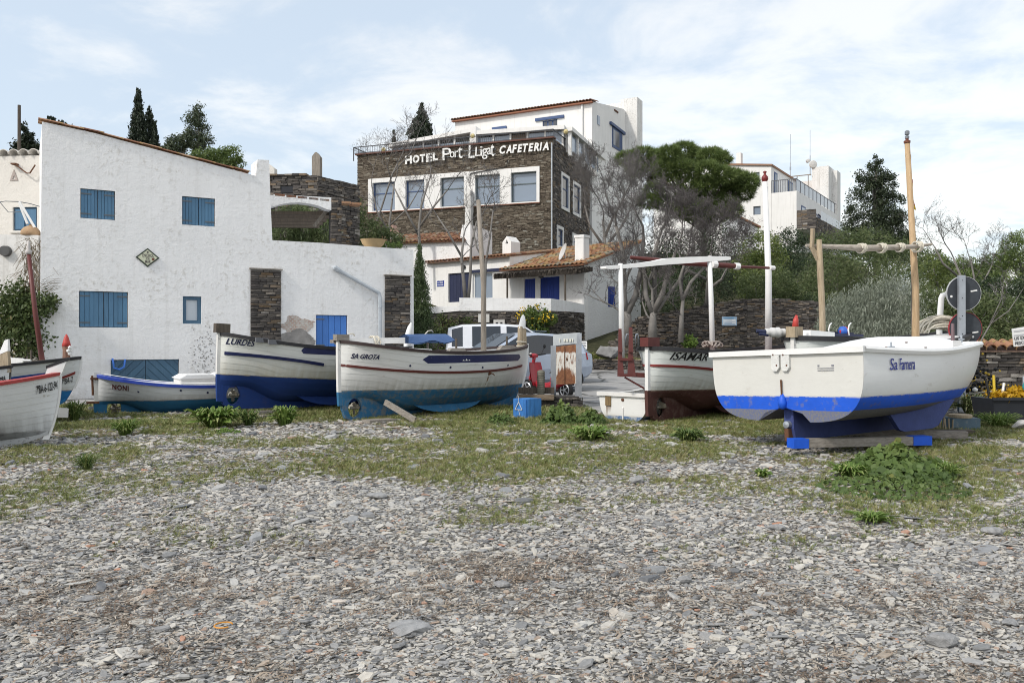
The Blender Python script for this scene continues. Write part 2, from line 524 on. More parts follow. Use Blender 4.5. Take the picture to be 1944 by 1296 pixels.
WHITE_DIRTY = paint('worn_white_paint', (.72, .71, .69), .6, wear=(.36, .33, .29), wear_amt=.50, scale=7, var=.06)
MAROON = paint('maroon_paint', (.115, .030, .026), .5, wear=(.20, .09, .07), wear_amt=.52, scale=8)
RED = paint('red_paint', (.46, .055, .045), .45, wear=(.55, .25, .2), wear_amt=.55, scale=9)
PVC = paint('grey_pipe', (.45, .49, .53), .45)
ROCK = paint('grey_rock', (.20, .20, .20), .9, wear=(.30, .29, .27), wear_amt=.45, scale=3, var=.3, bump=.8)

def m_glass(name, c=(.03, .04, .055), rough=.06):
    t = NT(name); t.col(c); t.rough(rough); t.b.inputs['Specular IOR Level'].default_value = .9
    return t.mat
GLASS = m_glass('dark_window_glass')
GLASS_SKY = m_glass('sky_reflecting_glass', (.20, .25, .32), .1)  # pale blue base colour stands in for the reflected sky
GLASS_CAR = m_glass('car_window_glass', (.012, .016, .022), .05)
CURTAIN = paint('net_curtain', (.62, .62, .62), .9, scale=1, stretch=(20, 20, .4), var=.3)
PANE_PALE = m_glass('pale_blind_pane', (.50, .56, .62), .2)

def m_leaf(name, stops, rough=.55, trans=.25):
    t = NT(name)
    k = t.ramp(t.attr(), stops)
    t.col(k); t.rough(rough); t.b.inputs['Specular IOR Level'].default_value = .35
    if trans:
        tr = t.n.new('ShaderNodeBsdfTranslucent'); t.l.new(k, tr.inputs['Color'])
        mx = t.n.new('ShaderNodeMixShader'); mx.inputs[0].default_value = trans
        out = [q for q in t.n if q.type == 'OUTPUT_MATERIAL'][0]
        t.l.new(t.b.outputs[0], mx.inputs[1]); t.l.new(tr.outputs[0], mx.inputs[2]); t.l.new(mx.outputs[0], out.inputs[0])
    return t.mat
L_PINE = m_leaf('pine_needles', [(0, (0.065, 0.103, 0.031)), (.5, (0.137, 0.190, 0.058)), (.85, (0.215, 0.276, 0.090)), (1, (0.273, 0.310, 0.120))])
L_CYP = m_leaf('cypress_foliage', [(0, (.013, .022, .013)), (.6, (.028, .042, .023)), (1, (.052, .068, .034))], trans=.1)
L_CYP2 = m_leaf('near_cypress_foliage', [(0, (0.038, 0.065, 0.024)), (.5, (0.070, 0.105, 0.041)), (.9, (0.108, 0.142, 0.057)), (1, (0.155, 0.135, 0.068))], trans=.1)
L_CON = m_leaf('conifer_foliage', [(0, (0.023, 0.036, 0.021)), (.6, (0.049, 0.068, 0.035)), (1, (0.091, 0.104, 0.055))], trans=.1)
L_EUC = m_leaf('eucalyptus_leaves', [(0, (0.042, 0.063, 0.036)), (.6, (0.087, 0.112, 0.063)), (1, (0.154, 0.175, 0.105))])
L_DARK = m_leaf('dark_evergreen_leaves', [(0, (0.024, 0.045, 0.024)), (.6, (0.052, 0.079, 0.038)), (1, (0.103, 0.129, 0.062))])
L_OLEA = m_leaf('oleander_leaves', [(0, (0.061, 0.090, 0.034)), (.55, (0.114, 0.152, 0.059)), (.9, (0.182, 0.207, 0.095)), (1, (0.345, 0.328, 0.207))])
L_LIGHT = m_leaf('light_green_leaves', [(0, (0.074, 0.110, 0.033)), (.5, (0.144, 0.193, 0.052)), (.9, (0.221, 0.258, 0.083)), (1, (0.405, 0.368, 0.239))])
L_SILV = m_leaf('silver_green_leaves', [(0, (0.117, 0.141, 0.105)), (.5, (0.209, 0.236, 0.181)), (1, (0.380, 0.408, 0.335))], trans=.15)
L_MALLOW = m_leaf('mallow_leaves', [(0, (0.054, 0.094, 0.026)), (.5, (0.101, 0.157, 0.040)), (.9, (0.155, 0.208, 0.057)), (1, (0.248, 0.263, 0.086))])
L_WEED = m_leaf('weed_leaves', [(0, (0.080, 0.142, 0.026)), (.5, (0.133, 0.214, 0.040)), (.9, (0.200, 0.273, 0.072)), (1, (0.293, 0.320, 0.114))])
L_IVY = m_leaf('ivy_leaves', [(0, (0.045, 0.068, 0.024)), (.5, (0.083, 0.120, 0.039)), (.85, (0.128, 0.158, 0.057)), (1, (0.240, 0.173, 0.090))])
L_DRY = m_leaf('dry_creeper', [(0, (0.117, 0.085, 0.046)), (.6, (0.221, 0.169, 0.098)), (1, (0.312, 0.247, 0.156))])
FLOWER = paint('yellow_flowers', (.62, .42, .02), .6)
BARK = m_wood('grey_bark', (0.127, 0.117, 0.108), (0.244, 0.229, 0.211), scale=5, stretch=(0.600, 0.600, 0.600))
TWIG = m_stone('grey_twigs', [(0, (0.109, 0.102, 0.098)), (.5, (0.173, 0.161, 0.156)), (1, (0.271, 0.253, 0.242))])
TWIG_P = m_stone('purplish_twigs', [(0, (0.089, 0.078, 0.078)), (.5, (0.142, 0.128, 0.126)), (1, (0.237, 0.219, 0.213))])

def m_hull(name, top, bottom, zl, slope=0.0, band=None, wear=(.20, .22, .20), wear_amt=.52, grime=(.30, .28, .22), grime_h=.28, flank=.35, rough=.42, zgrey=None):
    """Boat paint: topside colour above the line zl, antifouling below, an optional second band under it; scum and wear along the line."""
    t = NT(name)
    x, y, z = t.xyz()
    zz_ = t.math('MULTIPLY_ADD', x, -slope, z)
    n = t.noise(3.2, 6, .65, stretch=(.45, 1, 1.4)); n2 = t.noise(9, 7, .7)
    st = t.noise(2.2, 5, .6, stretch=(5, 1, .5))
    kt = t.mix(t.math('MULTIPLY', t.ramp(n, [(.45, 0), (.75, 1)]), .30), top, [q * .80 for q in top])
    # grime that thins upwards from the line
    g = t.node('ShaderNodeMapRange'); t.l.new(zz_, g.inputs[0])
    g.inputs[1].default_value = zl + grime_h; g.inputs[2].default_value = zl; g.inputs[3].default_value = 0; g.inputs[4].default_value = 1
    gg = t.math('MULTIPLY', g.outputs[0], t.ramp(st, [(.3, 0.05), (.7, flank * 2)]))
    kt = t.mix(gg, kt, grime)
    kb = t.mix(t.ramp(n2, [(wear_amt, 0), (wear_amt + .16, .85)]), bottom, wear)
    kb = t.mix(t.math('MULTIPLY', t.ramp(n, [(.4, 0), (.7, 1)]), .35), kb, [q * .6 for q in bottom])
    if band:
        zb, cb = band
        bb = t.math('GREATER_THAN', t.math('MULTIPLY_ADD', n2, .012, t.math('SUBTRACT', zb - .006, zz_)), 0)
        kbb = t.mix(t.ramp(t.noise(40, 4, .7), [(.45, 0), (.62, .9)]), cb, wear)
        kb = t.mix(bb, kb, kbb)
    # scuffs and small rust weeps on the topsides
    kt = t.mix(t.math('MULTIPLY', t.ramp(t.noise(6, 8, .75, stretch=(.7, 1, 1.6)), [(.60, 0), (.68, .75)]), t.ramp(n, [(.4, .1), (.6, 1)])), kt, (.40, .37, .31))
    kt = t.mix(t.ramp(t.noise(3.1, 6, .7, stretch=(4, 1, .35)), [(.68, 0), (.78, .5)]), kt, (.36, .25, .15))
    lim = t.math('GREATER_THAN', zl, zz_)
    ln = t.math('LESS_THAN', t.math('ABSOLUTE', t.math('SUBTRACT', zz_, zl)), .012)
    k = t.mix(lim, kt, kb)
    k = t.mix(t.math('MULTIPLY', ln, t.ramp(n2, [(.4, 0), (.6, .8)])), k, grime)
    t.col(k)
    t.rough(t.mix(lim, (rough,) * 3, (.8, .8, .8)))
    t.b.inputs['Specular IOR Level'].default_value = .4
    t.bump(t.noise(7, 5, .6, stretch=(.5, 1, 2)), .12, .02)
    return t.mat
# ------------------------------------------------------------------ the ground
def m_ground():
    t = NT('beach_ground')
    g = t.co.outputs['Object']
    v = t.node('ShaderNodeTexVoronoi'); v.inputs['Scale'].default_value = 34; t.l.new(g, v.inputs['Vector'])
    sepc = t.node('ShaderNodeSeparateColor'); t.l.new(v.outputs['Color'], sepc.inputs[0])
    peb = t.ramp(sepc.outputs[0], [(0, (.15, .14, .125)), (.35, (.26, .245, .22)), (.7, (.37, .35, .32)), (1, (.48, .455, .41))])
    crev = t.ramp(v.outputs['Distance'], [(.25, 1), (.62, .35)])
    peb = t.mix(1, peb, crev, 'MULTIPLY')
    x, y, z = t.xyz()
    soil = t.ramp(t.noise(24, 7, .7), [(.3, (.10, .078, .05)), (.55, (.20, .165, .115)), (.75, (.32, .28, .22))])
    grassy = t.node('ShaderNodeMapRange'); t.l.new(y, grassy.inputs[0])
    grassy.inputs[1].default_value = 6.0; grassy.inputs[2].default_value = 10.0
    k = t.mix(t.math('MULTIPLY', grassy.outputs[0], t.ramp(t.noise(1.1, 6, .62), [(.36, 0), (.56, .95)])), peb, soil)
    far = t.node('ShaderNodeMapRange'); t.l.new(y, far.inputs[0]); far.inputs[1].default_value = 32; far.inputs[2].default_value = 34
    hill = t.ramp(t.noise(3.0, 6, .7), [(.3, (.030, .035, .018)), (.6, (.062, .062, .034)), (.8, (.12, .10, .065))])
    k = t.mix(far.outputs[0], k, hill)
    t.col(k); t.rough(.95); t.b.inputs['Specular IOR Level'].default_value = .15
    t.bump(v.outputs['Distance'], .5, -.02)
    return t.mat
xs_ = np.concatenate([np.linspace(-400, -40, 10), np.linspace(-36, -14, 12), np.arange(-13, 15.01, .25), np.linspace(17, 60, 16), np.linspace(80, 500, 10)])
ys_ = np.concatenate([np.linspace(-60, -2, 12), np.arange(0, 34.6, .25), np.linspace(35, 90, 40), np.linspace(110, 900, 12)])
GXX, GYY = np.meshgrid(xs_, ys_)
GV = np.stack([GXX.ravel(), GYY.ravel(), ground_z(GXX, GYY).ravel()], 1)
nx_, ny_ = len(xs_), len(ys_)
ii = (np.arange(ny_ - 1)[:, None] * nx_ + np.arange(nx_ - 1)[None]).ravel()
ground = link('ground', np_mesh('ground', GV, np.stack([ii, ii + 1, ii + nx_ + 1, ii + nx_], 1), m_ground(), smooth=True))
tag(ground, 'grey shingle beach rising to grass under the boats', None, kind='structure')

# concrete lane and car park behind the boats: a sheet over the ground
def m_concrete():
    t = NT('cracked_concrete')
    n = t.noise(1.3, 6, .65); n2 = t.noise(20, 5, .7)
    k = t.ramp(n, [(.3, (.23, .225, .22)), (.7, (.36, .355, .345))])
    k = t.mix(t.ramp(n2, [(.55, 0), (.75, .5)]), k, (.16, .155, .15))
    v = t.node('ShaderNodeTexVoronoi', feature='DISTANCE_TO_EDGE'); v.inputs['Scale'].default_value = .55
    wv = t.node('ShaderNodeMapping'); wv.inputs['Scale'].default_value = (1, .6, 1)
    nz = t.node('ShaderNodeTexNoise'); nz.inputs['Scale'].default_value = 1.5; nz.inputs['Detail'].default_value = 5
    t.l.new(t.co.outputs['Object'], nz.inputs['Vector'])
    mxv = t.node('ShaderNodeMixRGB'); mxv.inputs[0].default_value = .35; t.l.new(t.co.outputs['Object'], mxv.inputs[1]); t.l.new(nz.outputs['Color'], mxv.inputs[2])
    t.l.new(mxv.outputs[0], wv.inputs[0]); t.l.new(wv.outputs[0], v.inputs['Vector'])
    crk = t.ramp(v.outputs['Distance'], [(.004, 1), (.02, 0)])
    k = t.mix(crk, k, (.06, .06, .055))
    t.col(k); t.rough(.9)
    t.bump(t.math('SUBTRACT', t.math('MULTIPLY', n2, .4), crk), .4, .03)
    return t.mat
rows = []
for yy in np.linspace(0, 1, 40):
    row = []
    for X in np.linspace(-11, 9.5, 70):
        near = 17.6 if X < 1.75 else (15.9 + max(0, X - 2.6) * 1.3)
        near += .15 * (fbm(X * 1.7, 3.3, 4) - .5)
        Y = near + (31.6 - near) * yy
        row.append((X, Y, gz(X, Y) + .02 - (.03 if yy == 0 else 0)))
    rows.append(row)
tag(MB().grid(rows).build('road', m_concrete(), smooth=True), 'cracked grey concrete lane behind the boats', None, kind='structure')

# ------------------------------------------------------------------ scattering (loose pebbles, grass, sea-grass litter: nobody could count them)
def scatter(name, pts, rots, scl, idx, protos, label, cat=None):
    col = bpy.data.collections.new(name + '_pieces')
    for i, me in enumerate(protos):
        o = bpy.data.objects.new('%s_%03d' % (name, i), me); col.objects.link(o)
    me = bpy.data.meshes.new(name)
    me.vertices.add(len(pts)); me.vertices.foreach_set('co', np.ascontiguousarray(pts, np.float32).ravel())
    for an, ty, ar in (('rot', 'FLOAT_VECTOR', rots), ('scl', 'FLOAT_VECTOR', scl)):
        at = me.attributes.new(an, ty, 'POINT'); at.data.foreach_set('vector', np.ascontiguousarray(ar, np.float32).ravel())
    at = me.attributes.new('pick', 'INT', 'POINT'); at.data.foreach_set('value', np.ascontiguousarray(idx, np.int32))
    o = link(name, me)
    ng = bpy.data.node_groups.new(name, 'GeometryNodeTree')
    ng.interface.new_socket('Geometry', in_out='INPUT', socket_type='NodeSocketGeometry')
    ng.interface.new_socket('Geometry', in_out='OUTPUT', socket_type='NodeSocketGeometry')
    N = ng.nodes; L = ng.links
    gi = N.new('NodeGroupInput'); go = N.new('NodeGroupOutput')
    ci = N.new('GeometryNodeCollectionInfo'); ci.inputs['Collection'].default_value = col
    ci.inputs['Separate Children'].default_value = True; ci.inputs['Reset Children'].default_value = True
    ip = N.new('GeometryNodeInstanceOnPoints'); ip.inputs['Pick Instance'].default_value = True
    def na(n, ty):
        q = N.new('GeometryNodeInputNamedAttribute'); q.data_type = ty; q.inputs[0].default_value = n
        return q.outputs[0]
    L.new(gi.outputs[0], ip.inputs['Points']); L.new(ci.outputs[0], ip.inputs['Instance'])
    L.new(na('pick', 'INT'), ip.inputs['Instance Index']); L.new(na('rot', 'FLOAT_VECTOR'), ip.inputs['Rotation']); L.new(na('scl', 'FLOAT_VECTOR'), ip.inputs['Scale'])
    L.new(ip.outputs[0], go.inputs[0])
    md = o.modifiers.new('scatter', 'NODES'); md.node_group = ng
    tag(o, label, cat, kind='stuff')
    return o

def m_pebble(name, stops, per='obj'):
    t = NT(name)
    k = t.ramp(t.orand(), stops)
    n = t.noise(2.2, 5, .65)
    k = t.mix(.6, k, t.ramp(n, [(.25, .6), (.75, 1.2)]), 'MULTIPLY')
    t.col(k); t.rough(.85); t.b.inputs['Specular IOR Level'].default_value = .3
    t.bump(t.noise(5, 5, .65, stretch=(1, 1, 4)), .35, .05)
    return t.mat
PEB_STOPS = [(0, (0.131, 0.131, 0.134)), (.12, (0.223, 0.225, 0.226)), (.34, (0.354, 0.350, 0.345)), (.55, (0.469, 0.456, 0.429)), (.74, (0.518, 0.488, 0.434)), (.88, (0.583, 0.557, 0.505)), (.955, (0.414, 0.355, 0.288)), (.982, (0.403, 0.297, 0.232)), (.993, (0.469, 0.244, 0.162)), (.995, (0.600, 0.562, 0.505)), (1, (0.687, 0.647, 0.586))]
PEB = m_pebble('shingle', PEB_STOPS)
def stone_mesh(rs, n=8, flat=.28, name='pebble', mat=None):
    """A flat broken pebble of about unit length."""
    el = rs.uniform(.45, .95)
    an = np.sort((np.arange(n) + rs.uniform(-.35, .35, n)) / n * 2 * math.pi)
    ra = rs.uniform(.75, 1.08, n)
    x = np.cos(an) * ra * .5; y = np.sin(an) * ra * .5 * el
    h = flat * rs.uniform(.6, 1.3) * .5
    V = []; tx, ty = rs.uniform(-.25, .25, 2)
    V += [(x[i] * .86, y[i] * .86, -h) for i in range(n)]
    V += [(x[i], y[i], -h * .15 + rs.uniform(-.03, .05)) for i in range(n)]
    V += [(x[i] * .83 + rs.uniform(-.02, .02), y[i] * .83, h * (.85 + tx * x[i] * 2 + ty * y[i] * 2)) for i in range(n)]
    F = []
    for a in (0, n):
        for i in range(n):
            j = (i + 1) % n; F.append((a + i, a + j, a + n + j, a + n + i))
    F.append(tuple(range(2 * n, 3 * n)))
    me = bpy.data.meshes.new(name); me.from_pydata(V, [], F); me.materials.append(mat or PEB); me.update()
    return me
rs = np.random.default_rng(5)
PEB_MESH = [stone_mesh(rs, int(rs.integers(6, 9)), rs.choice([.13, .18, .24, .32])) for _ in range(18)]

def grass_amount(x, d):
    """How grassy the ground is at a place: patches that thicken towards the boats and to the right."""
    b = np.interp(d, [5.4, 6.4, 7.4, 9, 11, 13.2, 14.5, 17], [-.50, -.18, .06, .20, .22, .26, .40, .42])
    b = b + .14 * np.clip((x - .3) / 3, -.5, 1) * np.clip((10.5 - d) / 3, -.3, 1) + .12 * np.exp(-((x - 4.2) / 2.0) ** 2 - ((d - 8.6) / 1.6) ** 2)
    b = b - .30 * np.exp(-((x + 3.2) / 1.7) ** 2 - ((d - 14.2) / 1.2) ** 2)
    return b + 1.5 * (fbm(x * .55, d * .85, 21, 5) - .5) + .5 * (fbm(x * 2.3, d * 2.3, 41, 3) - .5)
def weed_amount(x, d):
    """Dried sea-grass litter left in bands by the tide."""
    return np.interp(d, [3.2, 4.0, 4.35, 4.75, 5.25, 5.9, 6.6], [.30, .20, -.02, .10, .16, -.05, -.35]) + 1.1 * (fbm(x * .8, d * 1.6, 61, 4) - .5) + .15 * np.exp(-((x - .9) / .9) ** 2 - ((d - 3.9) / .5) ** 2)
def ground_points(n, d0, d1, side=1.08, seed=0, power=1.0):
    """Random places in the fan of ground between two distances."""
    r = np.random.default_rng(seed)
    d = np.sqrt(r.uniform(d0 * d0, d1 * d1, n))
    x = r.uniform(-1, 1, n) * (d * (CX / FPX) * side + 2.4)
    return x, d, r
PTS = []; ROT = []; SCL = []
for (d0, d1, n, lo, hi, seed) in ((2.4, 5.6, 112000, .012, .060, 1), (5.6, 8.6, 80000, .018, .074, 2), (8.6, 12.5, 45000, .028, .095, 3), (12.5, 17.5, 20000, .04, .12, 4), (2.4, 9.5, 5200, .06, .125, 5), (9.5, 17, 3200, .09, .18, 6)):
    x, d, r = ground_points(n, d0, d1, 1.12, seed)
    keep = r.uniform(0, 1, n) > np.clip(.12 + grass_amount(x, d) * 1.5, 0, .66)
    wa = weed_amount(x, d)
    keep &= r.uniform(0, 1, n) > np.clip(wa * 1.6, 0, .55)
    x, d = x[keep], d[keep]; m = len(x)
    size = lo + (hi - lo) * r.beta(1.15, 3.2, m)
    yaw = r.normal(.25, .75, m)
    PTS.append(np.stack([x, d, ground_z(x, d) + size * r.uniform(.02, .16, m)], 1))
    ROT.append(np.stack([r.normal(0, .20, m), r.normal(0, .20, m), yaw], 1))
    SCL.append(np.stack([size * r.uniform(.9, 1.5, m), size * r.uniform(.8, 1.1, m), size * r.uniform(.7, 1.2, m)], 1))
PTS = np.concatenate(PTS); ROT = np.concatenate(ROT); SCL = np.concatenate(SCL)
scatter('shingle_gravel', PTS, ROT, SCL, RNG.integers(0, len(PEB_MESH), len(PTS)), PEB_MESH, 'flat grey slate shingle covering the beach')

# sea-grass litter
def litter_mesh(rs):
    mb = MB()
    for k in range(7):
        a = rs.uniform(0, 6.28); L = rs.uniform(.25, 1.0); w = rs.uniform(.02, .05)
        c = Vector((rs.uniform(-.5, .5), rs.uniform(-.5, .5), rs.uniform(.02, .2)))
        d = Vector((math.cos(a), math.sin(a), rs.uniform(-.12, .12))); p = Vector((-d.y, d.x, rs.uniform(-.4, .4))) * w
        mid = c + d * L * .5 + Vector((rs.uniform(-.1, .1), rs.uniform(-.1, .1), rs.uniform(0, .16))); e = c + d * L
        mb.add([c - p, c + p, mid + p, mid - p, e + p * .5, e - p * .5], [(0, 1, 2, 3), (3, 2, 4, 5)])
    return mb.mesh('litter', LITTER)
tl = NT('dried_sea_grass')
tl.col(tl.ramp(tl.orand(), [(0, (.10, .07, .05)), (.4, (.18, .13, .092)), (.75, (.30, .235, .175)), (1, (.50, .44, .37))])); tl.rough(.85)
LITTER = tl.mat
rs = np.random.default_rng(8)
LM = [litter_mesh(rs) for _ in range(8)]
x, d, r = ground_points(52000, 2.5, 7.2, 1.12, 77)
keep = r.uniform(0, 1, len(x)) < np.clip(.04 + weed_amount(x, d) * .85, .015, .48)
x, d = x[keep], d[keep]; m = len(x)
s_ = r.uniform(.04, .10, m)
scatter('seagrass_litter', np.stack([x, d, ground_z(x, d) + r.uniform(.004, .022, m)], 1), np.stack([r.normal(0, .12, m), r.normal(0, .12, m), r.uniform(0, 6.28, m)], 1),
        np.stack([s_, s_, s_ * .7], 1), r.integers(0, 8, m), LM, 'brown dried sea grass strewn over the shingle in bands')

# grass
def tuft_mesh(rs, n=16, h=1.0, spread=.75, lean=.6):
    mb = MB()
    for k in range(n):
        a = rs.uniform(0, 6.28); r0 = rs.uniform(0, .5) ** .7 * spread
        b = Vector((math.cos(a) * r0, math.sin(a) * r0, -.05))
        a2 = a + rs.normal(0, .9); L = h * rs.uniform(.45, 1.1)
        t = b + Vector((math.cos(a2) * lean * L * rs.uniform(.3, 1.2), math.sin(a2) * lean * L * rs.uniform(.3, 1.2), L))
        mid = b.lerp(t, .55) + Vector((0, 0, .12 * L)); w = rs.uniform(.022, .045)
        sdv = Vector((-math.sin(a2 + .7), math.cos(a2 + .7), 0)) * w
        mb.add([b - sdv, b + sdv, mid + sdv * .8, mid - sdv * .8, t], [(0, 1, 2, 3), (3, 2, 4)])
    return mb.mesh('tuft', GRASS)
tg = NT('grass_blades')
tg.col(tg.mix(.35, tg.ramp(tg.orand(), [(0, (.10, .15, .03)), (.42, (.16, .20, .045)), (.66, (.25, .245, .075)), (.85, (.34, .29, .14)), (1, (.44, .38, .23))]), tg.ramp(tg.attr(), [(0, (.08, .12, .025)), (1, (.23, .23, .08))])))
tg.rough(.6)
GRASS = tg.mat
rs = np.random.default_rng(15)
TM = [tuft_mesh(rs, 16, 1.0, .8, l_) for l_ in (.3, .5, .8, .8, 1.1, 1.1)]
x, d, r = ground_points(150000, 5.3, 18.5, 1.1, 31)
ga = grass_amount(x, d)
keep = (r.uniform(0, 1, len(x)) < np.clip(.03 + ga * 2.0, 0, .84)) & ~((x > 1.6) & (x < 4.2) & (d > 15.9)) & ~((x < 1.75) & (d > 17.5))
x, d, ga = x[keep], d[keep], ga[keep]; m = len(x)
s_ = r.uniform(.022, .052, m) * np.clip(.7 + ga, .7, 1.3) * np.interp(d, [6, 12, 16], [.85, 1.1, 1.7])
scatter('grass', np.stack([x, d, ground_z(x, d)], 1), np.stack([r.normal(0, .1, m), r.normal(0, .1, m), r.uniform(0, 6.28, m)], 1),
        np.stack([s_ * 1.3, s_ * 1.3, s_], 1), r.integers(0, 6, m), TM, 'short patchy grass between the shingle and the boats')

# larger loose slabs: things of their own
SLABM = m_pebble('slate_slab', [(0, (.16, .165, .175)), (.5, (.32, .325, .33)), (.8, (.42, .415, .40)), (1, (.50, .49, .46))])
rs = np.random.default_rng(23)
SLAB = [stone_mesh(rs, 9, rs.choice([.14, .2, .28]), 'flat_stone', SLABM) for _ in range(9)]
n_ = 0
while n_ < 64:
    d = math.sqrt(rs.uniform(3.7 ** 2, 13 ** 2)); X = rs.uniform(-1, 1) * d * CX / FPX
    s_ = rs.uniform(.11, .20) * (1 + .03 * d)
    o = link('flat_stone', SLAB[n_ % 9], None, (X, d, gz(X, d) + s_ * .06), (rs.normal(0, .12), rs.normal(0, .12), rs.uniform(0, 6.28)), (s_, s_ * rs.uniform(.7, 1), s_ * rs.uniform(.7, 1.1)))
    tag(o, 'loose flat slate slab, bigger than the shingle it lies among', 'stone', 'larger flat stones lying on the shingle')
    n_ += 1
def rock_mesh(seed, name='rock', sub=2, amp=.22, flat=.6):
    bm = bmesh.new(); bmesh.ops.create_icosphere(bm, subdivisions=sub, radius=.5)
    r = np.random.default_rng(seed)
    planes = [(Vector(r.normal(0, 1, 3)).normalized(), r.uniform(.26, .42)) for _ in range(9)]
    for v in bm.verts:
        for nrm, dd in planes:
            q = v.co.dot(nrm)
            if q > dd: v.co -= nrm * (q - dd)
        v.co *= 1 + amp * .3 * (float(fbm(v.co.x * 5 + 9, v.co.y * 5 + v.co.z * 3, seed)) - .5)
        v.co.z *= flat
    me = bpy.data.meshes.new(name); bm.to_mesh(me); bm.free(); me.materials.append(ROCKP)
    return me
ROCKP = paint('beach_rock', (.30, .30, .30), .9, wear=(.42, .41, .39), wear_amt=.48, scale=5, var=.25, bump=.8)
for (px, py, w, fl, yaw, lab, sd) in (
        (1785, 1225, 62, .62, .3, 'rounded pale grey boulder near the bottom right corner of the beach', 1),
        (1210, 917, 30, .75, 0, 'round grey stone sitting in the grass right of centre', 2),
        (1886, 1012, 46, .42, .1, 'flat pale rock on the shingle below the leafy clump at the right edge', 3),
        (770, 1197, 92, .22, .25, 'long ridged grey slab, the longest stone on the lower shingle', 4),
        (1300, 1108, 30, .7, .4, 'dark blocky grey stone on open shingle right of centre', 5),
        (164, 1140, 36, .45, .2, 'pale oval stone on the shingle at lower left', 6),
        (952, 1115, 32, .55, .1, 'almost black stone lying on the shingle near the middle', 7),
        (715, 945, 40, .35, 0, 'dark driftwood-brown stone at the lower edge of the grass', 8),
        (1918, 1185, 40, .35, .6, 'flat grey stone at the far right of the lower shingle', 9),
        (1475, 1005, 34, .4, .3, 'pale stone on the edge of the grass below the blue and white boat', 10)):
    D_ = 1.55 * FPX / (py - CY)
    for _ in range(4): D_ = (EYE - gz(PX(px, D_), D_)) * FPX / (py - CY)
    w_ = w / FPX * D_
    o = link('rock', rock_mesh(sd, flat=fl), None, (PX(px, D_), D_, gz(PX(px, D_), D_) + w_ * fl * .28), (0, 0, yaw), (w_ * 1.1, w_ * .85, w_))
    tag(o, lab, 'rock')
tag(MB().tube([(.048 * math.cos(a), .048 * math.sin(a), .006) for a in np.linspace(.4, 5.6, 18)], .004, 6).build('rope_ring', paint('orange_twine', (.62, .27, .04), .6), loc=(PX(424, 4.55), 4.55, gz(PX(424, 4.55), 4.55) + .025)), 'small loop of orange twine dropped on the shingle', 'rope')
# ------------------------------------------------------------------ pieces of buildings
def stone_rows(u0, u1, z0, z1, holes=(), h=(.07, .12), ln=(.18, .5), rs=None, split=False):
    """Yields the stones of a dry-laid schist face: (x0, x1, z0, z1)."""
    rs = rs or np.random.default_rng(1)
    z = z0
    while z < z1 - .02:
        hh = min(rs.uniform(*h), z1 - z)
        zc = z + hh / 2
        spans = [(u0, u1)]
        for (a, b, c, d) in holes:
            if c < zc < d:
                nw = []
                for (p, q) in spans:
                    if b <= p or a >= q: nw.append((p, q)); continue
                    if a > p: nw.append((p, a))
                    if b < q: nw.append((b, q))
                spans = nw
        for (p, q) in spans:
            x = p
            while x < q - .03:
                L = min(ln[0] + (ln[1] - ln[0]) * rs.beta(1.2, 2.2), q - x)
                if q - x - L < ln[0] * .6: L = q - x
                if split and rs.uniform() < .3 and hh > .06:
                    f_ = rs.uniform(.35, .65)
                    yield x, x + L, z, z + hh * f_
                    yield x, x + L, z + hh * f_, z + hh
                else: yield x, x + L, z, z + hh
                x += L
        z += hh
def stone_face(mb, u0, u1, z0, z1, y=0.0, holes=(), h=(.07, .12), ln=(.18, .5), proud=.05, seed=1, joint=.012, m=0, wavy=.0):
    rs = np.random.default_rng(seed)
    for a, b, c, d in stone_rows(u0, u1, z0, z1, holes, h, ln, rs, True):
        p = rs.uniform(.15, 1) * proud; j = joint
        e = rs.uniform(-.010, .010, 4); t_ = rs.uniform(-.25, .25, 2) * proud
        f = [(a + j * .5, y - p, c + j * .5 + e[0]), (b - j * .5, y - p - t_[0], c + j * .5 + e[1]), (b - j * .5, y - p - t_[1], d - j * .5 + e[2]), (a + j * .5, y - p, d - j * .5 + e[3])]
        if wavy:
            f = [(q[0], q[1], min(z1, max(z0, q[2] + wavy * min(1, (z1 - q[2]) * 2, (q[2] - z0) * 2 + .1) * (float(fbm(q[0] * .9 + seed, q[2] * .8, seed, 3)) - .5)))) for q in f]
        bk = [(q[0], y + .01, q[2]) for q in f]
        mb.add(f + bk, [(0, 1, 2, 3), (0, 4, 5, 1), (1, 5, 6, 2), (2, 6, 7, 3), (3, 7, 4, 0)], m, rs.uniform(0, 1))
    return mb
def unit_stones(rs, mat, n=6):
    out = []
    for k in range(n):
        mb = MB(); e = rs.uniform(-.06, .06, 12)
        f = [(-.5, -.5 + e[0], -.5 + e[1]), (.5, -.5 + e[2], -.5 + e[3]), (.5, -.5 + e[4], .5 + e[5]), (-.5, -.5 + e[6], .5 + e[7])]
        mid = [(0 + e[8], -.5 + e[9] - .1, -.5), (0 + e[10], -.5 + e[11] - .1, .5)]
        bk = [(q[0], .5, q[2]) for q in f]
        mb.add(f + bk + mid, [(0, 8, 9, 3), (8, 1, 2, 9), (0, 4, 5, 1), (1, 5, 6, 2), (2, 6, 7, 3), (3, 7, 4, 0)])
        out.append(mb.mesh('stone', mat))
    return out
SO_MESH = unit_stones(np.random.default_rng(3), STONE_O)
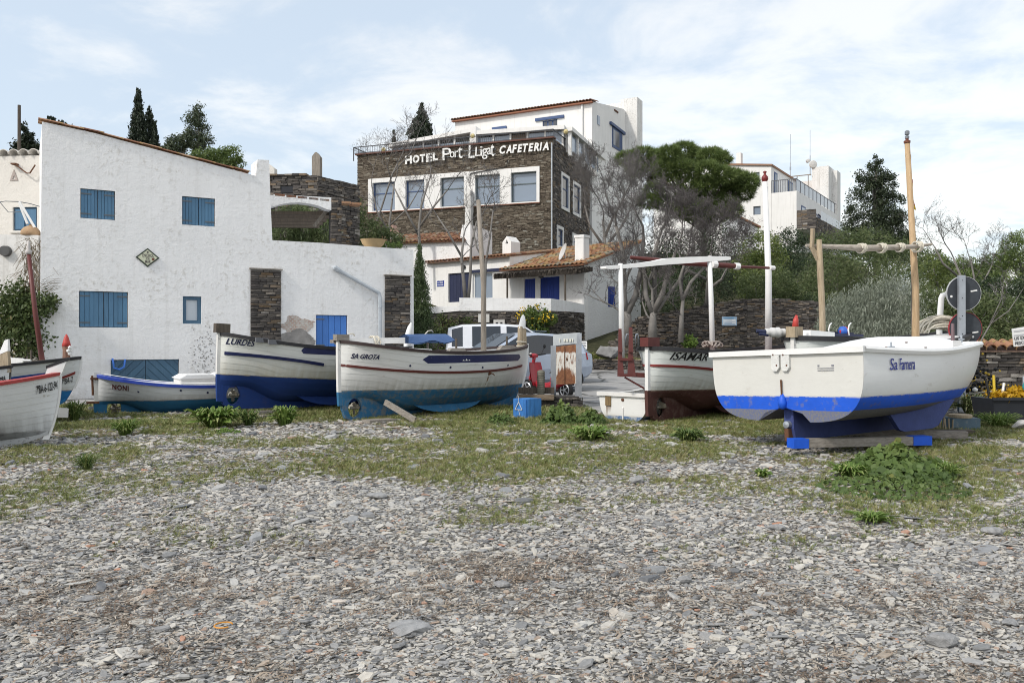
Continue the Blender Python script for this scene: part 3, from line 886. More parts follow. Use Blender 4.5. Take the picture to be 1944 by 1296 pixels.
def stone_objs(parent, u0, u1, z0, z1, y, h, ln, depth=.12, proud=.05, seed=1, limit=300, holes=()):
    """The stones of a near face, each an object of its own."""
    rs = np.random.default_rng(seed); n = 0
    for a, b, c, d in stone_rows(u0, u1, z0, z1, holes, h, ln, rs):
        if n >= limit: break
        p = rs.uniform(.2, 1) * proud
        link('stone', SO_MESH[int(rs.integers(0, 6))], parent, ((a + b) / 2, y - p + depth / 2, (c + d) / 2), (0, rs.normal(0, .012), 0), (b - a - .012, depth, d - c - .010)); n += 1

def tile_shape(mb, p, along, up, nrm, w, L, w2=None, m=0, r=None, n=6, rise=.5):
    """One barrel tile: starts at p, runs L along UP, width w across ALONG, hump along NRM."""
    w2 = w2 or w * .86
    vs = []
    for (q, ww, lift) in ((p, w, .025), (p + up * L, w2, 0.0)):
        for k in range(n + 1):
            t = math.pi * k / n
            vs.append(q + along * (-math.cos(t) * ww / 2) + nrm * (math.sin(t) * ww * rise + lift))
    fs = [(k, k + 1, n + 2 + k, n + 1 + k) for k in range(n)]
    vs2 = [v - nrm * .018 for v in vs[:n + 1]]
    b = len(vs); vs += vs2
    fs += [(k + 1, k, b + k, b + k + 1) for k in range(n)]
    mb.add(vs, fs, m, random.random() if r is None else r)
def tile_roof(mb, o, along, up, width, length, pitch=.21, tl=.36, m=0, seed=1, mu=None):
    rs = np.random.default_rng(seed)
    along = Vector(along).normalized(); up = Vector(up).normalized(); nrm = along.cross(up).normalized()
    if nrm.z < 0: nrm = -nrm
    nc = int(round(width / pitch)); nr = int(round(length / tl))
    # channels between the humps: one bedding sheet
    a, b, c, d = Vector(o), Vector(o) + along * width, Vector(o) + along * width + up * length, Vector(o) + up * length
    mb.add([a, b, c, d] + [q - nrm * .04 for q in (a, b, c, d)], [(0, 1, 2, 3), (4, 5, 1, 0), (5, 6, 2, 1), (6, 7, 3, 2), (7, 4, 0, 3)], m if mu is None else mu, .04)
    for i in range(nc):
        for j in range(nr):
            p = Vector(o) + along * ((i + .5) * width / nc + rs.normal(0, .006)) + up * (j * length / nr - .04 + rs.normal(0, .006)) + nrm * (.004 + rs.uniform(0, .012))
            tile_shape(mb, p, (along + up * rs.normal(0, .015)).normalized(), up, nrm, pitch * .78, length / nr * 1.12, m=m, r=rs.uniform(0, 1), n=5)
TILE_UNIT = MB(); tile_shape(TILE_UNIT, Vector((0, 0, 0)), Vector((0, 1, 0)), Vector((1, 0, 0)), Vector((0, 0, 1)), .24, .5, .20, n=7)
TILE_MESH = TILE_UNIT.mesh('tile', TILE_O)

def shutter(parent, u0, u1, z0, z1, y, mat, n=4, name='shutter', hinge=True, thick=.03, sides=(0, 1), braces=False):
    """A pair of boarded leaves: leaf (ledges) > plank."""
    mid = (u0 + u1) / 2
    for s in sides:
        a, b = ((u0, mid - .004) if s == 0 else (mid + .004, u1)) if len(sides) == 2 else (u0, u1)
        bm_ = MB()
        bm_.box(a + .006, b - .006, y + thick, y + thick + .02, z0 + .01, z1 - .01)
        leaf = bm_.build(name, mat, parent)
        if hinge:
            xx = a if s == 0 else b
            for zz in (z0 + .10, z1 - .10):
                sg = 1 if s == 0 else -1
                MB().box(min(xx - .02 * sg, xx + .22 * sg), max(xx - .02 * sg, xx + .22 * sg), y - .010, y + .004, zz - .015, zz + .015).build('hinge', DARKSTEEL, leaf)
        w = (b - a) / n
        for k in range(n):
            MB().box(a + k * w + .004, a + (k + 1) * w - .004, y + random.uniform(-.003, .004), y + thick, z0 + random.uniform(0, .006), z1 - random.uniform(0, .006)).build('plank', mat, leaf)
def pane_window(parent, u0, u1, z0, z1, y, fmat, gmat, fw=.06, bars_v=(), bars_h=(), fd=.06, name='window', curtain=None):
    mb = MB()
    mb.box(u0, u0 + fw, y, y + fd, z0, z1).box(u1 - fw, u1, y, y + fd, z0, z1).box(u0 + fw, u1 - fw, y, y + fd, z0, z0 + fw).box(u0 + fw, u1 - fw, y, y + fd, z1 - fw, z1)
    for t in bars_v:
        q = u0 + (u1 - u0) * t; mb.box(q - fw * .4, q + fw * .4, y + .002, y + fd - .002, z0 + fw, z1 - fw)
    for t in bars_h:
        q = z0 + (z1 - z0) * t; mb.box(u0 + fw, u1 - fw, y + .004, y + fd - .004, q - fw * .4, q + fw * .4)
    w = mb.build(name, fmat, parent)
    MB().box(u0 + fw * .5, u1 - fw * .5, y + fd * .55, y + fd * .55 + .008, z0 + fw * .5, z1 - fw * .5).build('pane', gmat, w)
    if curtain:
        cm = MB(); n = 26
        for (a, b) in curtain:
            rows = []
            for zt in (z0 + fw, z1 - fw):
                rows.append([(u0 + (u1 - u0) * (a + (b - a) * k / n), y + fd + .05 + .025 * math.sin(k * 1.9), zt) for k in range(n + 1)])
            cm.grid(rows)
        cm.build('curtain', CURTAIN, w)
    return w
def rect(u0, u1, z0, z1):
    return [(u0, z0), (u1, z0), (u1, z1), (u0, z1)]

# ------------------------------------------------------------------ the white house on the left
lh = Fr.at(75, 18.5, 30.8)
h = tag(lh.empty('white_house'), 'big white plastered house with sloping roof edge and blue-grey plank shutters', 'house')
def box_uv(fr, xl, yt, xr, yb, off=0.0):
    """The rectangle on the frame that best covers a pixel box."""
    u0, za = fr.uv(xl, yt, off); u1, zb = fr.uv(xr, yt, off)
    zc = (fr.z(xl, yb, off) + fr.z(xr, yb, off)) / 2
    return u0, u1, zc, (za + zb) / 2
def box_pts(fr, tl, tr, bl, br, off=0.0):
    a, b, c, d = fr.uv(*tl, off), fr.uv(*tr, off), fr.uv(*bl, off), fr.uv(*br, off)
    return (a[0] + c[0]) / 2, (b[0] + d[0]) / 2, (c[1] + d[1]) / 2, (a[1] + b[1]) / 2
S_UL = box_pts(lh, (154, 359), (218, 363), (153, 413), (217, 417))
S_UR = box_pts(lh, (347, 373), (408, 378), (346, 426), (407, 429))
S_LL = box_pts(lh, (152, 552), (243, 556), (150, 620), (241, 621))
W_SM = box_pts(lh, (348, 562), (383, 563), (346, 614), (382, 615))
D_BL = box_pts(lh, (602, 598), (659, 600), (600, 662), (658, 662))
D_HB = box_pts(lh, (211, 682), (339, 684), (211, 740), (339, 738))
outer = [(lh.u(74), -.4), (lh.u(786), -.4), (lh.u(785), lh.z(785, 474)), (lh.u(700), lh.z(700, 468)), (lh.u(610), lh.z(610, 461)), (lh.u(517), lh.z(517, 456)), (lh.u(513.5), lh.z(513.5, 380)), (lh.u(511), lh.z(511, 304)), (lh.u(489), lh.z(489, 303)), (lh.u(486), lh.z(486, 334)), (lh.u(300), lh.z(300, 285)), (lh.u(180), lh.z(180, 253)), (lh.u(80), lh.z(80, 231))]
def inset(r, e): return rect(r[0] - e, r[1] + e, r[2] - e, r[3] + e)
wall = MB().prism(outer, 0, .46, [inset(S_UL, .01), inset(S_UR, .01), inset(S_LL, .01), rect(*W_SM), inset(D_BL, .015), inset(D_HB, .01)], back=False, hole_depth=.2)
body = [(lh.u(80), -.4), (lh.u(500), -.4), (lh.u(500), lh.z(489, 340)), (lh.u(80), lh.z(80, 233))]
wall.prism(body, .22, 6.5)
wall.prism([(lh.u(500) + .01, -.4), (lh.u(785) - .02, -.4), (lh.u(785) - .02, lh.z(785, 474) - .5), (lh.u(500) + .01, lh.z(785, 474) - .5)], .23, 3.2)
wall.box(lh.u(489) + .01, lh.u(511) - .005, .20, .75, 3, lh.z(489, 303) - .002)
wall.build('wall', PLASTER, h)
for r_, n in ((S_UL, 5), (S_UR, 5), (S_LL, 5)): shutter(h, *r_, .04, BLUEGREY, n)
shutter(h, *D_BL, .03, DOORBLUE, 5, 'door', sides=(0,))
# cellar hatch of slanting boards: leaf > plank, mirrored about the middle
for s in (0, 1):
    u0, u1, z0, z1 = D_HB; mid = (u0 + u1) / 2
    a, b = (u0, mid - .006) if s == 0 else (mid + .006, u1)
    leaf = MB().box(a, b, .055, .075, z0, z1).build('hatch_door', SLATEBLUE, h)
    w = .135; k = -12
    while k < 24:
        # clip a 45-degree strip to the leaf
        bm = bmesh.new(); vs = [bm.verts.new((x_, 0, z_)) for x_, z_ in rect(a, b, z0, z1)]; bm.faces.new(vs)
        sg = 1 if s == 0 else -1
        nrm = Vector((-sg, 0, 1)).normalized() * 1.0
        base = Vector((a, 0, z0)) if s == 0 else Vector((b, 0, z0))
        for dist, inner in ((k * w + .005, True), ((k + 1) * w - .005, False)):
            geom = list(bm.verts) + list(bm.edges) + list(bm.faces)
            if not bm.faces: break
            bmesh.ops.bisect_plane(bm, geom=geom, plane_co=base + nrm * dist, plane_no=nrm, clear_inner=inner, clear_outer=not inner)
        if bm.faces:
            lp = [(v.co.x, v.co.z) for v in list(bm.faces)[0].verts]
            bm.free()
            ar = abs(sum(lp[i][0] * lp[(i + 1) % len(lp)][1] - lp[(i + 1) % len(lp)][0] * lp[i][1] for i in range(len(lp)))) / 2
            if ar > .004: MB().prism(lp, .026 + random.uniform(0, .004), .055).build('plank', SLATEBLUE, leaf)
        else: bm.free()
        k += 1
pane_window(h, *W_SM, .05, SLATEBLUE, PANE_PALE, .085, fd=.07)
# verge of clay tiles, each lying on the wall's sloping edge
vp = [Vector((lh.u(x_), 0, lh.z(x_, y_))) for x_, y_ in ((78, 230), (180, 252.5), (300, 284.5), (487, 333.5))]
segs = []; tot = sum((vp[i + 1] - vp[i]).length for i in range(3)); pos = 0.0
while pos < tot - .40:
    q = pos; i = 0
    while i < 2 and q > (vp[i + 1] - vp[i]).length: q -= (vp[i + 1] - vp[i]).length; i += 1
    d = (vp[i + 1] - vp[i]).normalized()
    p = vp[i] + d * (q + .44)
    for yy, dz in ((.06, .015), (.32, .0)):
        link('tile', TILE_MESH, h, (p.x, yy, p.z + dz + random.uniform(-.008, .012)), (random.gauss(0, .03), math.atan2(d.z, d.x) - R(2), R(180)), (1, 1, .42))
    pos += .42
# stone pilasters let into the plaster
for (xl, xr, yt, sd) in ((475, 533, 512, 4), (730, 778, 524, 9)):
    u0, u1 = lh.u(xl), lh.u(xr); zt = lh.z((xl + xr) / 2, yt)
    pl_ = MB().box(u0 + .01, u1 - .01, -.03, .02, -.2, zt - .02).build('stone_pilaster', MORTAR_D, h)
    stone_objs(pl_, u0, u1, .75, zt, -.02, (.038, .075), (.14, .42), .12, .045, sd, 300)
    MB().box(u0 - .03, u1 + .03, -.09, .0, zt, zt + .03).build('ledge', WOOD_GREY_X, pl_)
# plaque: diamond of glazed tile with a dark rim, faded lettering
cu, cz = lh.uv(280, 489); hw = .262; hh_ = .225
pq = MB().prism([(cu - hw, cz), (cu, cz - hh_), (cu + hw, cz), (cu, cz + hh_)], -.03, .01).build('tile_plaque', paint('plaque_rim', (.03, .045, .03), .3), h)
MB().prism([(cu - hw + .045, cz), (cu, cz - hh_ + .04), (cu + hw - .045, cz), (cu, cz + hh_ - .04)], -.036, -.028).build('tile', paint('plaque_glaze', (.58, .60, .45), .25, wear=(.45, .47, .38), scale=20), pq)
mb = MB()
for txt, x0, w_, z0, hgt in (('ENCIROL', -.115, .25, .01, .075), ('DE', -.03, .07, -.055, .05), ('MAR', -.055, .12, -.135, .07)):
    put_text(mb, txt, lambda x, z, o_, x0=x0, z0=z0: (cu + x0 + x, -.036 - o_, cz + z0 + z), w_, hgt, bold=.01, depth=.003)
mb.prism([(cu - .03, cz + .125), (cu, cz + .10), (cu + .03, cz + .125), (cu, cz + .15)], -.040, -.034)
mb.build('lettering', paint('plaque_print', (.075, .06, .06), .4), pq)
MB().lathe([(0, -.004), (.035, 0), (.03, .005)], 10, (cu + .12, -.036, cz - .035), 'y').build('emblem', paint('plaque_brown', (.16, .06, .04), .4), pq)
# drain: slanting pipe with an elbow, then straight down
a_ = lh.uv(634, 509); b_ = lh.uv(716, 556); c_ = lh.uv(720, 575)
dr = MB()
dr.tube([(a_[0], .05, a_[1] + .03), (a_[0], -.08, a_[1]), (a_[0] + .12, -.09, a_[1] - .07), (b_[0], -.09, b_[1])], .05, 8)
dr.tube([(b_[0] - .06, -.09, b_[1] + .035), (b_[0] + .02, -.09, b_[1] - .02), (b_[0] + .045, -.09, b_[1] - .12), (b_[0] + .05, -.09, .5)], .052, 8)
dr.tube([(b_[0] + .05, -.09, b_[1] - .40), (b_[0] + .05, -.09, b_[1] - .34)], .066, 8)
dr.tube([(a_[0] - .01, -.09, a_[1] + .01), (a_[0] + .10, -.09, a_[1] - .06)], .068, 8)
dr.build('drainpipe', PVC, h, smooth=False, angle=40)
# bare patch where the plaster has come away, and damp specks
def blob(cx, cz_, rx, rz, seed, n=40, amp=.35):
    return [(cx + rx * math.cos(t) * (1 - amp + 2 * amp * float(fbm(math.cos(t) * 2.2 + seed, math.sin(t) * 2.2, seed))), cz_ + rz * math.sin(t) * (1 - amp + 2 * amp * float(fbm(math.cos(t) * 2.2 + seed, math.sin(t) * 2.2 + 7, seed)))) for t in np.linspace(0, 2 * math.pi, n, endpoint=False)]
mb = MB()
q = lh.uv(563, 618); mb.prism(blob(q[0], q[1], .40, .26, 3, n=90, amp=.5), -.006, .004, m=1)
t = NT('old_brickwork')
br = t.node('ShaderNodeTexBrick'); br.inputs['Scale'].default_value = 5; br.inputs['Color1'].default_value = (.40, .22, .17, 1); br.inputs['Color2'].default_value = (.50, .36, .30, 1); br.inputs['Mortar'].default_value = (.50, .47, .43, 1); br.inputs['Mortar Size'].default_value = .06
mp = t.node('ShaderNodeMapping'); mp.inputs['Rotation'].default_value = (R(90), 0, 0); t.l.new(t.co.outputs['Object'], mp.inputs[0]); t.l.new(mp.outputs[0], br.inputs['Vector'])
t.col(t.mix(t.ramp(t.noise(5, 6, .7), [(.45, 0), (.6, .9)]), br.outputs[0], (.55, .53, .50))); t.rough(.95); t.bump(t.noise(14, 6, .7), .9, .05)
mb.build('bare_patch', [t.mat, t.mat], h)
q = lh.uv(563, 647); MB().prism(blob(q[0], q[1], .44, .27, 5, n=90, amp=.5), -.010, .004).build('cement_patch', paint('cement_render', (.27, .26, .25), .95, wear=(.42, .40, .38), scale=4, var=.3, bump=.9), h)
mb = MB(); rs = np.random.default_rng(4)
for k in range(120):
    px = rs.normal(388, 12); py = rs.normal(668, 22)
    q = lh.uv(px, min(py, 705)); mb.prism(blob(q[0], q[1], rs.uniform(.006, .022), rs.uniform(.006, .02), k, 7), -.004, .003)
mb.build('mould_specks', paint('mould', (.34, .33, .32), .95), h)['kind'] = 'stuff'
# blue hose hanging from the hatch
q0 = lh.uv(213, 680); q1 = lh.uv(237, 682); q2 = lh.uv(226, 701)
tag(MB().tube([(q0[0], -.05, q0[1]), (q0[0] + .02, -.07, q0[1] - .12), (q2[0] - .12, -.08, q2[1] + .04), (q2[0], -.08, q2[1]), (q2[0] + .10, -.08, q2[1] + .06), (q1[0], -.06, q1[1])], .022, 8).build('hose', paint('blue_hose', (.05, .18, .62), .4), None, smooth=True, loc=(lh.O.x, lh.O.y, 0), rot=(0, 0, lh.a)), 'loop of blue hose hanging on the slanting-board cellar hatch', 'hose')
# flower shelf on the terrace wall
q = lh.uv(705, 462, .35)
tag(MB().lathe([(.20, 0), (.30, .10), (.34, .20), (.36, .22), (.30, .22), (.28, .16)], 18).build('terracotta_bowl', paint('pale_terracotta', (.50, .36, .20), .9), None, smooth=False, angle=40, loc=(lh.O + lh.d * q[0] + lh.n * .22).to_3d() + Vector((0, 0, lh.z(705, 468) - .002))), 'wide pale clay bowl standing on the white terrace wall', 'flower pot')

# ------------------------------------------------------------------ cream house at the far left edge, and its garden wall
nb = Fr.at(-70, 21.3, -5)
h = tag(nb.empty('cream_house'), 'cream rendered house with scalloped top edge, cut off by the left edge', 'house')
zt = nb.z(30, 296); uR = nb.u(78)
wn_ = box_uv(nb, 24, 393, 70, 438)
MB().prism([(-2, -.3), (uR, -.3), (uR, zt), (-2, zt)], 0, 5, [rect(*wn_)], hole_depth=.2).build('wall', PLASTER_C, h)
cap = MB()
for k in range(12):
    p = Vector((uR - .15 - k * .27, -.10, zt + .0)); tile_shape(cap, p, Vector((1, 0, 0)), Vector((0, 1, 0)), Vector((0, 0, 1)), .27, .5, .25, n=8)
cap.build('scalloped_tiles', paint('limewashed_tiles', (.66, .63, .58), .9), h)
fr_ = MB().box(wn_[0], wn_[1], .06, .1, wn_[2], wn_[3]).build('window', SLATEBLUE, h)
MB().box(wn_[0] + .05, wn_[0] + .29, .035, .06, wn_[2] + .05, wn_[3] - .05).box(wn_[0] + .34, wn_[1] - .05, .035, .06, wn_[2] + .05, wn_[3] - .05).build('shutter', BLUEGREY, fr_)
MB().box(wn_[0] - .05, wn_[1] + .05, -.06, .02, wn_[2] - .06, wn_[2] - .002).build('sill', PLASTER_C, h)
q = nb.uv(31, 313); q1 = nb.uv(58, 331); q2 = nb.uv(72, 322)
MB().tube([(q[0], .02, q[1]), (q[0] + .03, -.12, q[1]), (q1[0], -.14, q1[1]), (q1[0] + .08, -.14, q1[1] + .0), (q2[0], -.1, q2[1] + .1)], .018, 6).box(q[0] - .05, q[0] + .07, -.15, 0, q[1] - .02, q[1] + .02).build('iron_bracket', IRON, h)
q = nb.uv(27, 334)
MB().prism([(q[0] - .11, q[1] - .12), (q[0] + .11, q[1] - .12), (q[0], q[1] + .16)], -.02, .02, [[(q[0] - .04, q[1] - .09), (q[0] + .05, q[1] - .09), (q[0] + .01, q[1] + .02)]]).build('vent', paint('vent_clay', (.42, .36, .33), .9), h)

gw = Fr.at(-70, 19.2, 4)
h = tag(gw.empty('garden_wall'), 'low white garden wall half covered by creeper at the left edge', 'wall')
zt = gw.z(30, 446)
MB().prism([(-2, -.3), (gw.u(72), -.3), (gw.u(72), zt), (-2, zt + .03)], 0, .35).build('wall', PLASTER_W, h)
q = gw.uv(12, 477)
MB().lathe([(.12, -.10), (.13, 0), (.085, .0), (.085, .08)], 14, (q[0], 0, q[1]), 'y').build('pipe_mouth', paint('pipe_mouth_grey', (.10, .10, .10), .8), h)
u0, u1 = gw.u(72), gw.u(97)
st_ = MB().box(u0 + .01, u1 - .02, .0, .4, -.2, gw.z(85, 622)).build('stone_corner', MORTAR_D, h)
stone_objs(st_, u0, u1, 1.0, gw.z(85, 622), .0, (.04, .07), (.12, .34), .14, .05, 12, 60)
q = gw.uv(51, 442); pc = (gw.O + gw.d * q[0] + gw.n * .17).to_3d() + Vector((0, 0, zt))
jar = tag(new_empty('clay_jar', pc), 'upturned orange clay jar on the garden wall at the left edge', 'jar')
MB().lathe([(.20, 0), (.215, .05), (.20, .12), (.15, .19), (.07, .235), (0.02, .24)], 18).build('body', paint('orange_clay', (.40, .27, .16), .85, wear=(.34, .20, .12), scale=8), jar, smooth=True)
MB().lathe([(.03, .235), (.035, .26), (.025, .28)], 10).build('knob', paint('orange_clay', (.46, .22, .10)), jar, smooth=True)
sp = new_empty('roof_spar', pc + Vector((.06, .25, -.1))); tag(sp, 'white crossed spars and thin curved rod above the clay jar', 'frame')
sp_off = lambda px, py: P(px, py, 19.4) - sp.location
MB().tube([sp_off(36, 384), sp_off(52, 425)], .028, 6).tube([sp_off(37, 383), sp_off(66, 432)], .028, 6).build('spar', WHITE, sp)
MB().tube([sp_off(-12, 386), sp_off(10, 382), sp_off(36, 383), sp_off(58, 387), sp_off(75, 392)], .010, 5).tube([sp_off(0, 384), sp_off(16, 403), sp_off(45, 402)], .009, 5).build('rod', DARKSTEEL, sp)

# ------------------------------------------------------------------ stone building, pergola arch behind the terrace
sb = Fr.at(505, 31.0, -4)
h = tag(sb.empty('stone_cottage'), 'dark stone building with grey pointed chimney behind the white house', 'house')
zt = sb.z(560, 333); uR = sb.u(602)
holeS = box_uv(sb, 533, 354, 556, 366)
mbx = MB(); pl4 = [(-1.5, .03), (uR - .02, .03), (uR + 1.0, 1.95), (-1.5, 4)]; mbx.hexa([(x_, y_, 1) for x_, y_ in pl4] + [(x_, y_, zt - .05) for x_, y_ in pl4]); mbx.build('wall', MORTAR_D, h)
m_ = MB(); stone_face(m_, -1.5, uR, zt - 3.6, zt, .03, [holeS], (.06, .11), (.14, .42), .07, 5)
m_.build('stonework', STONE, h)['kind'] = 'stuff'
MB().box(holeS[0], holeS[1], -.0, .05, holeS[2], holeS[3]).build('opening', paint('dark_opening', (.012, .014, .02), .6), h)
sbr_ = Fr((sb.O + sb.d * uR).x, (sb.O + sb.d * uR).y, 58)
sd_ = MB(); stone_face(sd_, 0, 2.3, zt - 3.6, zt - .02, 0, [], (.06, .11), (.14, .42), .06, 6)
o_ = sd_.build('stonework', STONE, h); o_['kind'] = 'stuff'
o_.location = (uR, 0, 0); o_.rotation_euler = (0, 0, R(62))
cp = MB()
for k in range(int((uR + 1.4) / .28)): cp.box(-1.5 + k * .28, -1.5 + k * .28 + .27, -.08, .3, zt - .01 + random.uniform(-.01, .01), zt + .05 + random.uniform(-.02, .02))
cp.build('coping', STONE, h)
for (xl, xr, yt, off) in ((592, 607, 289, .8), (499, 521, 312, 1.6)):
    u0, u1 = sb.u(xl, off), sb.u(xr, off); z1 = sb.z((xl + xr) / 2, yt, off)
    MB().prism([(u0, zt - .3), (u1, zt - .3), (u1, z1 - .16), ((u0 + u1) / 2 + .03, z1), ((u0 + u1) / 2 - .03, z1), (u0, z1 - .16)], off, off + .32).build('chimney', WOOD_GREY if xl == 592 else PLASTER_C, h)

pg = Fr((lh.O + lh.n * 1.7).x, (lh.O + lh.n * 1.7).y, 24)
h = tag(pg.empty('terrace_pergola'), 'white arched lintel with slatted roof above the white terrace wall', 'pergola')
up = [pg.uv(500, 368), pg.uv(629, 375)]
arch = [pg.uv(629, 399), pg.uv(620, 397), pg.uv(606, 391), pg.uv(590, 387), pg.uv(570, 384.5), pg.uv(550, 385), pg.uv(532, 388), pg.uv(516, 393), pg.uv(500, 398)]
MB().prism([up[0], up[1]] + arch, 0, .35).build('lintel', PLASTER, h)
for k in range(5):
    z_ = up[0][1] - .42 - k * .02
    MB().bar((up[0][0], .6 + k * .55, z_), (up[1][0] + .2, .6 + k * .55, z_ + .1), .09, .10).build('slat', WOOD_DARK, h)
a_ = pg.uv(622, 398, .5); b_ = pg.uv(596, 430, .5)
MB().bar((a_[0], .5, a_[1]), (b_[0], .5, b_[1]), .10, .09).build('strut', WOOD_GREY, h)
u0, u1 = pg.u(629), pg.u(649)
cc = MB().box(u0 + .02, u1 - .02, .03, .42, 3.2, up[1][1] - .02).build('stone_pillar', MORTAR_D, h)
stone_objs(cc, u0, u1, pg.z(640, 464), up[1][1] + .02, .03, (.05, .085), (.12, .30), .14, .05, 31, 120)
tp = MB()
for k in range(9): tp.box(up[0][0] + k * .30, up[0][0] + k * .30 + .26, .0, .4, up[0][1] - .02 - k * .012, up[0][1] + .04 - k * .012)
tp.build('coping', TILE, h)

# ------------------------------------------------------------------ the stone hotel on the hill
Cx = Vector((PX(1050, 50.0), 50.0)); A20 = 20
LEN = 13.57
hf = Fr(Cx.x - LEN * math.cos(R(A20)), Cx.y + LEN * math.sin(R(A20)), -A20)
h = tag(hf.empty('hotel'), 'brown stone building with white lettering and five big windows', 'hotel')
HOTEL = h
zp = hf.z(1046, 263); zb = 6.0
band = box_pts(hf, (700, 341), (1024.6, 315), (699, 405), (1024.6, 383))
wins = []
for xl, xr in ((160, 303), (370, 490), (592, 742), (812, 970), (1040, 1203)):
    xa, xb = 660 + xl / 3.352, 660 + xr / 3.352
    wins.append((hf.u(xa), hf.u(xb), band[2] + .08, band[3] - .28))
MB().prism(rect(.05, LEN - .05, zb, zp), .05, 12, [rect(band[0] + .05, band[1] - .05, band[2] + .05, band[3] - .05)], hole_depth=.1).build('wall', MORTAR_B, h)
m_ = MB(); stone_face(m_, 0, LEN, zb + .8, zp, .05, [band], (.045, .12), (.12, .48), .06, 2, .012, wavy=.25)
m_.build('stonework', STONE_WARM, h)['kind'] = 'stuff'
sf = MB().prism(rect(*band), -.06, .4, [rect(*w) for w in wins], hole_depth=.34).build('window_surround', PLASTER_F, h)
MB().box(band[0] - .03, band[1] + .03, -.10, -.02, band[2] - .05, band[2] + .005).build('sill', paint('clay_sill', (.22, .10, .065), .9), h)
for i, w in enumerate(wins):
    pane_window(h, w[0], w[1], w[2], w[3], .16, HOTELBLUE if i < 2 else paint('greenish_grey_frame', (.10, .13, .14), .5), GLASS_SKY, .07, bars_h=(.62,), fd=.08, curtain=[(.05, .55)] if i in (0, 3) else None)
MB().box(-.08, LEN + .08, -.14, .4, zp, zp + .09).build('coping', paint('rusty_coping', (.13, .065, .05), .9), h)
# right-hand face, going back
hr = Fr(Cx.x, Cx.y, 90 - A20)
rw = [box_pts(hr, (1066, 332), (1078, 341), (1066, 391), (1078, 397)), box_pts(hr, (1088, 349), (1100, 357), (1088, 402), (1100, 408)), box_pts(hr, (1058, 433), (1067, 438), (1058, 466), (1067, 468)), box_pts(hr, (1087, 448), (1097, 452), (1087, 472), (1097, 474))]
m_ = MB(); stone_face(m_, 0.03, 12, zb + .8, zp, 0.0, [(r_[0] - .2, r_[1] + .2, r_[2] - .2, r_[3] + .2) for r_ in rw], (.08, .15), (.25, .6), .06, 3, .016)
o_ = m_.build('stonework', STONE, h); o_['kind'] = 'stuff'
o_.location = (LEN, 0, 0); o_.rotation_euler = (0, 0, R(90))
rs_holder = o_
fm = MB()
for r_ in rw: fm.prism(rect(r_[0] - .2, r_[1] + .2, r_[2] - .2, r_[3] + .2), -.07, .05, [rect(*r_)])
o_ = fm.build('window_surround', PLASTER_F, h); o_.location = (LEN, 0, 0); o_.rotation_euler = (0, 0, R(90))
for r_ in rw:
    w_ = pane_window(h, *r_, .01, HOTELBLUE, GLASS, .08, bars_h=(.6,), fd=.05)
    w_.location = (LEN, 0, 0); w_.rotation_euler = (0, 0, R(90))
# lettering, hung on two thin rails
let = MB(); rails = MB()
WL = paint('sign_white', (.82, .82, .80), .6)
def sign(txt, xl, xr, yt, yb, shear=0.0, bold=.0, tilt=0.0):
    u0, u1, z0, z1 = box_uv(hf, xl, yt, xr, yb)
    put_text(let, txt, lambda x, z, o_: (u0 + x, -.10 - o_, z0 + z + tilt * x), u1 - u0, z1 - z0, shear, bold, .06)
for i, (ch, xl, xr, yt, yb) in enumerate((('H', 771, 784, 297, 312.5), ('O', 785.5, 798, 295.5, 310.5), ('T', 799, 809, 294, 309.5), ('E', 811, 822, 292.5, 308.5), ('L', 823.5, 833, 290.5, 306))):
    sign(ch, xl, xr, yt, yb, 0, .045, .04)
sign('P', 842, 858, 282, 305, 0, .0); sign('o', 856, 864.5, 288.5, 300.5); sign('r', 865, 872, 287, 299.5); sign('t', 871, 880, 280, 301.5)
sign('L', 891, 903, 276.5, 301, 0.05, .01); sign('L', 904, 913, 280, 297.5, .05); sign('i', 913.5, 917.5, 279, 297); sign('g', 917, 927, 283, 303); sign('a', 926.5, 934, 281.5, 294.5); sign('t', 933, 940, 275, 297.5)
xs = 950.0
for i, ch in enumerate('CAFETERIA'):
    wd = (11.6, 10.8, 9.6, 9.6, 10, 9.6, 10.2, 5.0, 12)[i]
    y1 = 293.2 - (xs - 950) * .082
    sign(ch, xs, xs + wd, y1 - 15.6, y1, .22, .035); xs += wd + .6
let.build('lettering', WL, h)
for (xl, xr, y0_, y1_) in ((838, 942, 290, 284), (838, 942, 299.5, 293)):
    a_ = hf.uv(xl, y0_); b_ = hf.uv(xr, y1_); rails.tube([(a_[0], -.06, a_[1]), (b_[0], -.06, b_[1])], .02, 5)
rails.build('sign_rail', paint('rail_grey', (.30, .33, .36), .6), h)
a_ = hf.uv(893, 330); b_ = hf.uv(955, 319); c_ = hf.uv(963, 317); d_ = hf.uv(965, 304)
MB().tube([(a_[0], -.1, a_[1] - .1), (a_[0] + .1, -.1, a_[1]), (b_[0], -.1, band[3] + .07), (c_[0], -.1, band[3] + .12), (d_[0], -.1, d_[1])], .03, 5).build('cable', BLACK, h)
# white downpipe chute in front of the fourth pier
uc = hf.u(894); MB().prism([(uc - .22, 3.2), (uc + .22, 3.2), (uc + .2, band[2] + .9), (uc - .16, band[2] + 1.15)], -.55, -.12).build('white_flue', PLASTER_W, h)
MB().tube([(LEN - .05, -.12, zb + .5), (LEN - .05, -.12, zp - .3)], .045, 6).build('downpipe', PVC, h)
